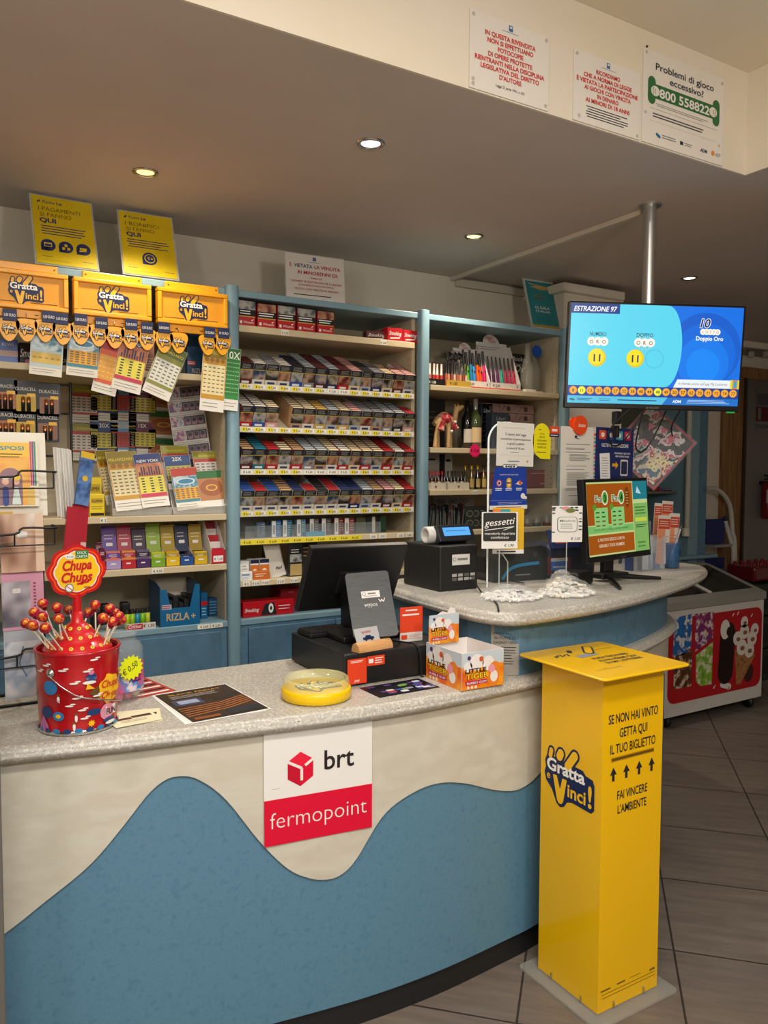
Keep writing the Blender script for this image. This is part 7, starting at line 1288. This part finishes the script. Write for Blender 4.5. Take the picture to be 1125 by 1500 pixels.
m.poly([(-.05, .03), (.03, .04), (.03, .068), (-.05, .058)], M('#8c9098', .35)); m.caps(.02, .072, .065, .125, .017, SCR); m.caps(.02, .072, .065, .125, .011, YEL, -.001); m.caps(-.03, .10, -.02, .115, .008, SCR)
for k in range(5): m.caps(-.11+.012*k, .07+.006*(k % 2), -.102+.012*k, .085+.004*(k % 3), .003, SCR)
random.seed(12)
for k in range(30): q = random.uniform(-.14, .03), random.uniform(-.09, .06); m.disc(q[0], q[1], random.uniform(.001, .004), M('#8a6c08', .6), -.0006, random.uniform(.0006, .0015), 6)
m.build('lid', e)
for x_, y_ in ((-.06, -w/2-.004), (.06, -w/2-.004), (-w/2-.004, .06), (-w/2-.004, -.06)): m = MB(); m.tube([(x_, y_, .011), (x_, y_, .026), (x_, y_*.97, .03)], .0025, CHROME, 6); m.build('bracket', e)
random.seed(21); m = MB()
for k in range(260):
    x_, y_ = random.uniform(-.075, .075), random.uniform(-.075, .075); z_ = .02+.30*random.random()**1.4; m.M = Matrix.Translation((x_, y_, z_)) @ Matrix.Rotation(random.random()*6.28, 4, 'Z') @ Matrix.Rotation(random.uniform(-.9, .9), 4, 'X'); m.add([(-.02, -.035, 0), (.02, -.035, 0), (.02, .035, .004), (-.02, .035, 0)], [(0, 1, 2, 3)], M(random.choice(['#d8cfa8', '#b58a3c', '#8a9a4c', '#c9c4b0']), .6))
o = m.build('discarded_tickets', None, (1.700, 1.611, 0)); tag(o, 'heap of discarded tickets faintly seen inside the yellow bin', 'tickets'); o['kind'] = 'stuff'
# ================================================================ ice cream freezer
X0, X1, Y0, Y1 = 3.70, 4.60, 3.015, 3.46; e = empty('ice_cream_freezer', 'white chest freezer with red ice cream front and slanted glass lids', 'freezer', ((X0+X1)/2, Y0, 0)); FI = Matrix.Translation((-(X0+X1)/2, -Y0, 0))
def fp(m, n): o = m.build(n, e); o.data.transform(FI); return o
FW = M('#cfcac4', .4); m = MB(); m.prism([(Y0, .075), (Y1, .075), (Y1, .80), (Y0, .695)], X0, X1, FW, 'X'); fp(m, 'body')
m = MB(); m.M = Matrix.Translation(((X0+X1)/2, Y0, .075)); w, h = X1-X0, .62; FR_ = M('#b3101c', .3)
m.rrect(-w*.5+.01, w*.5-.015, .075, h*.93, .06, FR_, -.001); x0 = -w*.5
def FX(px, py): p = onY(px, py, Y0); return p.x-(X0+X1)/2, p.z-.075
m.poly([FX(*p) for p in ((988, 905), (1014, 899), (1012, 950), (1000, 960), (985, 962))], noisy('print_blue', ['#1d6fb8', '#1a5ca0', '#e6e0d8', '#2b86c9', '#c9763c'], 20, 3, .35, pos=[.3, .5, .6, .66, .75]), -.0016)
m.poly([FX(*p) for p in ((1018, 899), (1045, 896), (1044, 935), (1018, 955))], noisy('print_purple', ['#5c2a78', '#8c2a5c', '#e0d8d0', '#6a3a8c', '#d8702c'], 20, 3, .35, pos=[.3, .5, .6, .66, .75]), -.0016)
m.poly([FX(*p) for p in ((987, 962), (1014, 952), (1012, 1005), (986, 1010))], noisy('print_brown', ['#3a2214', '#6a3f22', '#e0d2b8', '#4a2c1a', '#c98a3c'], 20, 3, .35, pos=[.3, .5, .6, .66, .75]), -.0016)
m.poly([FX(*p) for p in ((1019, 960), (1044, 940), (1042, 1002), (1026, 1005), (1019, 998))], noisy('print_green', ['#4f8c2a', '#8fb83a', '#e6e0d0', '#d8902c', '#3f7a22'], 20, 3, .35, pos=[.3, .5, .6, .66, .75]), -.0016)
a = FX(1062, 985); b_ = FX(1066, 928); CH = M('#1c0f0b', .3); m.caps(*a, *b_, .072, CH, -.0018); CR = M('#ded6cc', .4); q = FX(1062, 922); m.disc(*q, .045, CR, -.0022, .06); q = FX(1068, 925); m.disc(*q, .028, CH, -.0026, .03); q = FX(1062, 1002); m.caps(q[0]-.03, q[1], q[0]+.04, q[1]-.02, .018, CR, -.0016)
cone = [FX(*p) for p in ((1076, 952), (1106, 958), (1084, 1002), (1078, 1002))]; m.poly(cone, noisy('wafer', ['#8a5a30', '#b07a44', '#6f4422'], 40, 1, .5), -.0022)
for px, py, r in ((1090, 925, .046), (1080, 935, .044), (1101, 935, .048), (1105, 922, .04), (1086, 948, .05), (1097, 952, .048), (1090, 911, .036)): q = FX(px, py); m.disc(*q, r, CR, -.0026-.00005*px % .0004); m.disc(q[0]+.006, q[1]-.006, r*.45, M('#8c5c3c', .4), -.0034, r*.3)
for px, py in ((1073, 902), (1080, 900), (1100, 903), (1066, 1010), (1045, 1008)): q = FX(px, py); m.caps(q[0], q[1], q[0]+.012, q[1]+.014, .004, CR, -.0016)
q = FX(1096, 985); m.disc(*q, .05, M('#3a1a10', .4), -.0016, .06); fp(m, 'printed_front')
m = MB(); m.prism([(Y0-.012, .70), (Y0-.012, .745), (Y0+.05, .765), (Y0+.05, .70)], X0-.005, X1+.006, M('#8f8c84', .35), 'X'); m.prism([(Y1-.05, .80), (Y1-.05, .875), (Y1, .885), (Y1, .80)], X0-.005, X1+.006, M('#8f8c84', .35), 'X')
for xx in (X0-.004, X1-.035): m.prism([(Y0+.05, .70), (Y0+.05, .765), (Y1-.05, .875), (Y1-.05, .80)], xx, xx+.04, M('#8f8c84', .35), 'X')
m.prism([(Y0+.05, .755), (Y0+.05, .772), (Y1-.05, .882), (Y1-.05, .865)], (X0+X1)/2-.015, (X0+X1)/2+.005, FW, 'X'); lidf = fp(m, 'lid_frame')
for xa, xb in ((X0+.037, (X0+X1)/2-.016), ((X0+X1)/2+.006, X1-.036)): m = MB(); m.prism([(Y0+.051, .758), (Y0+.051, .763), (Y1-.051, .873), (Y1-.051, .868)], xa, xb, M('#20241f', .05, 0, .55), 'X'); fp(m, 'glass_lid').parent = lidf
for xx, yy in ((X0+.06, Y0+.05), (X1-.06, Y0+.05), (X0+.06, Y1-.06), (X1-.06, Y1-.06)): m = MB(); m.M = Matrix.Translation((xx, yy, .038)) @ Matrix.Rotation(math.pi/2, 4, 'Y'); m.lathe([(.0001, -.012), (.036, -.012), (.0375, -.006), (.0375, .006), (.036, .012), (.0001, .012)], BLACK, 20); fp(m, 'castor')
# ================================================================ things beyond, on the right
e = empty('display_cabinet', 'narrow blue framed display cabinet beyond the counter end', 'cabinet', (4.45, 3.6, 0)); CBI = Matrix.Translation((-4.45, -3.6, 0))
def cp(m, n): o = m.build(n, e); o.data.transform(CBI); return o
DK = M('#5d5b4a', .7)
m = MB(); m.box(3.62, 4.60, 3.95, 3.97, 0, 2.2, DK); m.box(3.60, 3.62, 3.62, 3.97, 0, 2.2, DK); cp(m, 'back_panel')
m = MB(); m.box(4.61, 4.71, 3.60, 3.97, 0, 2.2, BLUEMETAL, .004); m.box(4.7105, 4.81, 3.61, 3.97, 0, 2.2, BLU, .004); cp(m, 'side_panel')
m = MB(); m.box(3.60, 4.60, 3.60, 3.945, .86, .90, BLUEMETAL, .004); m.box(4.42, 4.86, 3.54, 3.5995, .895, .92, BLUEMETAL, .008); m.box(3.60, 4.60, 3.62, 3.945, 0, .859, BLU); cp(m, 'base')
m = MB(); m.box(3.6205, 4.609, 3.70, 3.945, 1.345, 1.362, M('#6b6a5c', .6)); m.box(3.60, 4.609, 3.60, 3.97, 2.17, 2.2, BLUEMETAL, .003); cp(m, 'shelf')
m = MB(); m.cyl(4.575, 3.585, 1.11, 2.1, .018, M('#b9b4a6', .5), 16); m.cyl(4.565, 3.585, 1.055, 1.11, .026, M('#d6d0c2', .5), 16); cp(m, 'white_tube')
cs = onY(964, 740, 3.75)
for px0, px1, pt, col, lab, deco in ((958, 967, 713, '#b01826', 'red box on the cabinet shelf beside the tilted calendar', None), (972, 989, 716, '#6a5a9c', 'violet blister pack on the cabinet shelf', 1), (992, 1003, 716, '#3a4068', 'dark blue blister pack on the cabinet shelf', 1)):
    carton('blister_pack' if deco else 'red_box', lab, 'pack', px0, px1, pt, 3.75, 1.362, .03, M(col, .4), (lambda m, w, h: (m.rect(-w*.5, w*.5, 0, h*.3, INK), m.rrect(-w*.35, w*.35, h*.4, h*.85, .004, M('#a9a6b4', .3)))) if deco else None, 'packs on the cabinet shelf')
p = onY(984, 711, 3.765); m = MB(); m.prism([(math.cos(i*math.pi/6)*(.05 if i % 2 else .033), .03+math.sin(i*math.pi/6)*(.045 if i % 2 else .03)) for i in range(12)], 0, .002, M('#b3c41c', .5)); tag(m.build('price_star', None, (p.x, 3.787, 1.475)), 'lime star shaped card above the violet blister pack', 'price label')
m = MB(); m.box(-.06, .06, 0, .08, 0, .06, BLACK, .015, 3); tag(m.build('black_pouch', None, (onY(998, 815, 3.66).x, 3.66, .9003)), 'black pouch on the cabinet ledge behind the pen', 'pouch')
# step ladder leaning between cabinet and door frame
e = empty('step_ladder', 'white tubular step ladder with blue treads by the door frame', 'ladder', (5.1, 3.72, 0)); LI = Matrix.Translation((-5.1, -3.72, 0)); LW_ = M('#cfcac0', .4)
def lp(m, n): o = m.build(n, e); o.data.transform(LI); return o
def LX(px, py, Y=3.86): p = onY(px, py, Y); return (p.x, p.y, p.z)
q = LX(1074, 835); m = MB(); m.tube(crom([(q[0]+.01, 3.82, .02), (q[0], 3.85, .88), LX(1073, 780), LX(1070, 745), LX(1062, 727), LX(1050, 717), LX(1040, 715.5), LX(1034, 717)], 6), .017, LW_, 10); lp(m, 'rear_hoop')
q = LX(1066, 835); m = MB(); m.tube([(q[0]-.01, 3.76, .02), (q[0]-.01, 3.81, .9), LX(1062, 762, 3.83)], .016, LW_, 10); m.ball(LX(1062, 760, 3.83), .022, NAVY, 12, 8); lp(m, 'front_rail')
for pt, pb in ((760, 797), (817, 834)):
    a = LX(1037, pb, 3.84); c = LX(1061, pb, 3.84); t = LX(1048, pt, 3.84); m = MB(); m.box(a[0]-.03, c[0]-.012, 3.83, 3.85, a[2], t[2], M('#1a2466', .5), .004); m.box(a[0]-.03, c[0]-.012, 3.76, 3.85, a[2]-.02, a[2]-.001, M('#8f9094', .4)); lp(m, 'tread')
# wall cover, curtain rail
a = onY(1093, 508, 3.9); b_ = onY(1093, 453, 3.9); m = MB(); m.box(a.x, 7.3, 3.9, 3.9995, a.z, b_.z, WALL, .006); struct(m.build('trim_4'))
e = empty('curtain_rail', 'dark curtain rail with pale gliders above the doorway', 'curtain rail', (6.3, 3.93, 2.38)); m = MB(); a = onY(1094, 512, 3.93); m.box(a.x-6.3, .95, 0, .04, a.z-2.38-.035, a.z-2.38, M('#6b665f', .5), .004); m.build('rail', e)
for px in (1099, 1120): a = onY(px, 517, 3.925); m = MB(); m.box(-.02, .02, -.03, -.0005, -.035, .01, M('#b9b4aa', .5), .005); m.build('glider', e, (a.x-6.3, 0, a.z-2.38))
# fire extinguisher and its sign in the passage
p = onY(1124, 760, 5.1); e = empty('fire_extinguisher', 'red fire extinguisher hanging on the passage wall', 'fire extinguisher', (p.x+.02, 5.09, p.z)); m = MB(); m.lathe([(.0001, 0), (.075, .004), (.085, .03), (.085, .33), (.07, .38), (.03, .40), (.028, .42), (.0001, .42)], M('#7c0f16', .3), 24); m.build('cylinder', e)
m = MB(); m.box(-.03, .03, -.02, .02, .42, .45, BLACK, .004); m.box(-.10, .02, -.015, .015, .45, .47, BLACK, .004); m.box(-.09, .02, -.012, .012, .415, .43, BLACK, .004); m.build('valve', e); m = MB(); m.lathe([(.086, .17), (.086, .31)], M('#b9b4b0', .5), 12, (0, 0, 0), True, math.radians(190), math.radians(300)); m.lathe([(.0862, .13), (.0862, .165)], M('#b58a2c', .5), 12, (0, 0, 0), True, math.radians(200), math.radians(300)); m.build('label', e)
m = MB(); m.box(-.03, .03, .06, .108, .36, .40, BLACK); m.build('wall_bracket', e)
p = onY(1107, 630, 5.19); t = onY(1107, 574, 5.19); w, h = .24, t.z-p.z; m = MB(); m.box(0, w, 0, .004, 0, h, M('#8c8a88', .5)); m.rect(.01, w*.95, h*.66, h*.97, M('#5a5c66', .5), -.001); m.rect(0.0, w*.97, h*.24, h*.62, M('#641018', .5), -.001); m.rect(w*.12, w*.34, h*.28, h*.58, M('#8f8a86', .5), -.0016); m.text('ESTINTORE', w*.5, h*.06, h*.13, INK, -.001, .01, w=w*.88); tag(m.build('extinguisher_sign', None, (p.x, 5.19, p.z)), 'grey and dark red ESTINTORE sign on the passage wall', 'sign')
# wrapped bottles on a crate beside the freezer
cx = onY(1112, 850, 3.45).x; e = empty('drinks_crate', 'dark green stacked crates on the floor right of the freezer', 'crate', (cx+.12, 3.4, 0)); m = MB()
for k in range(3): m.box(-.22, .22, 0, .3, .004+.235*k, .230+.235*k, M('#1c2a1c', .5), .01); m.rect(-.15, .15, .05+.235*k, .18+.235*k, M('#0f160f', .6), -.001)
m.build('crates', e)
e = empty('bottle_pack', 'dark red shrink wrapped drinks pack on the crates right of the freezer', 'bottles', (cx+.12, 3.42, .711)); m = MB(); m.box(-.21, .21, 0, .24, 0, .115, M('#5c1016', .15, coat=.5), .025, 4); m.build('wrapping', e)
for k in range(5):
    for j in range(3): m = MB(); m.cyl(-.165+.082*k, .045+.075*j, .115, .135, .014, M('#7c1018', .3), 12); m.build('cap', e)
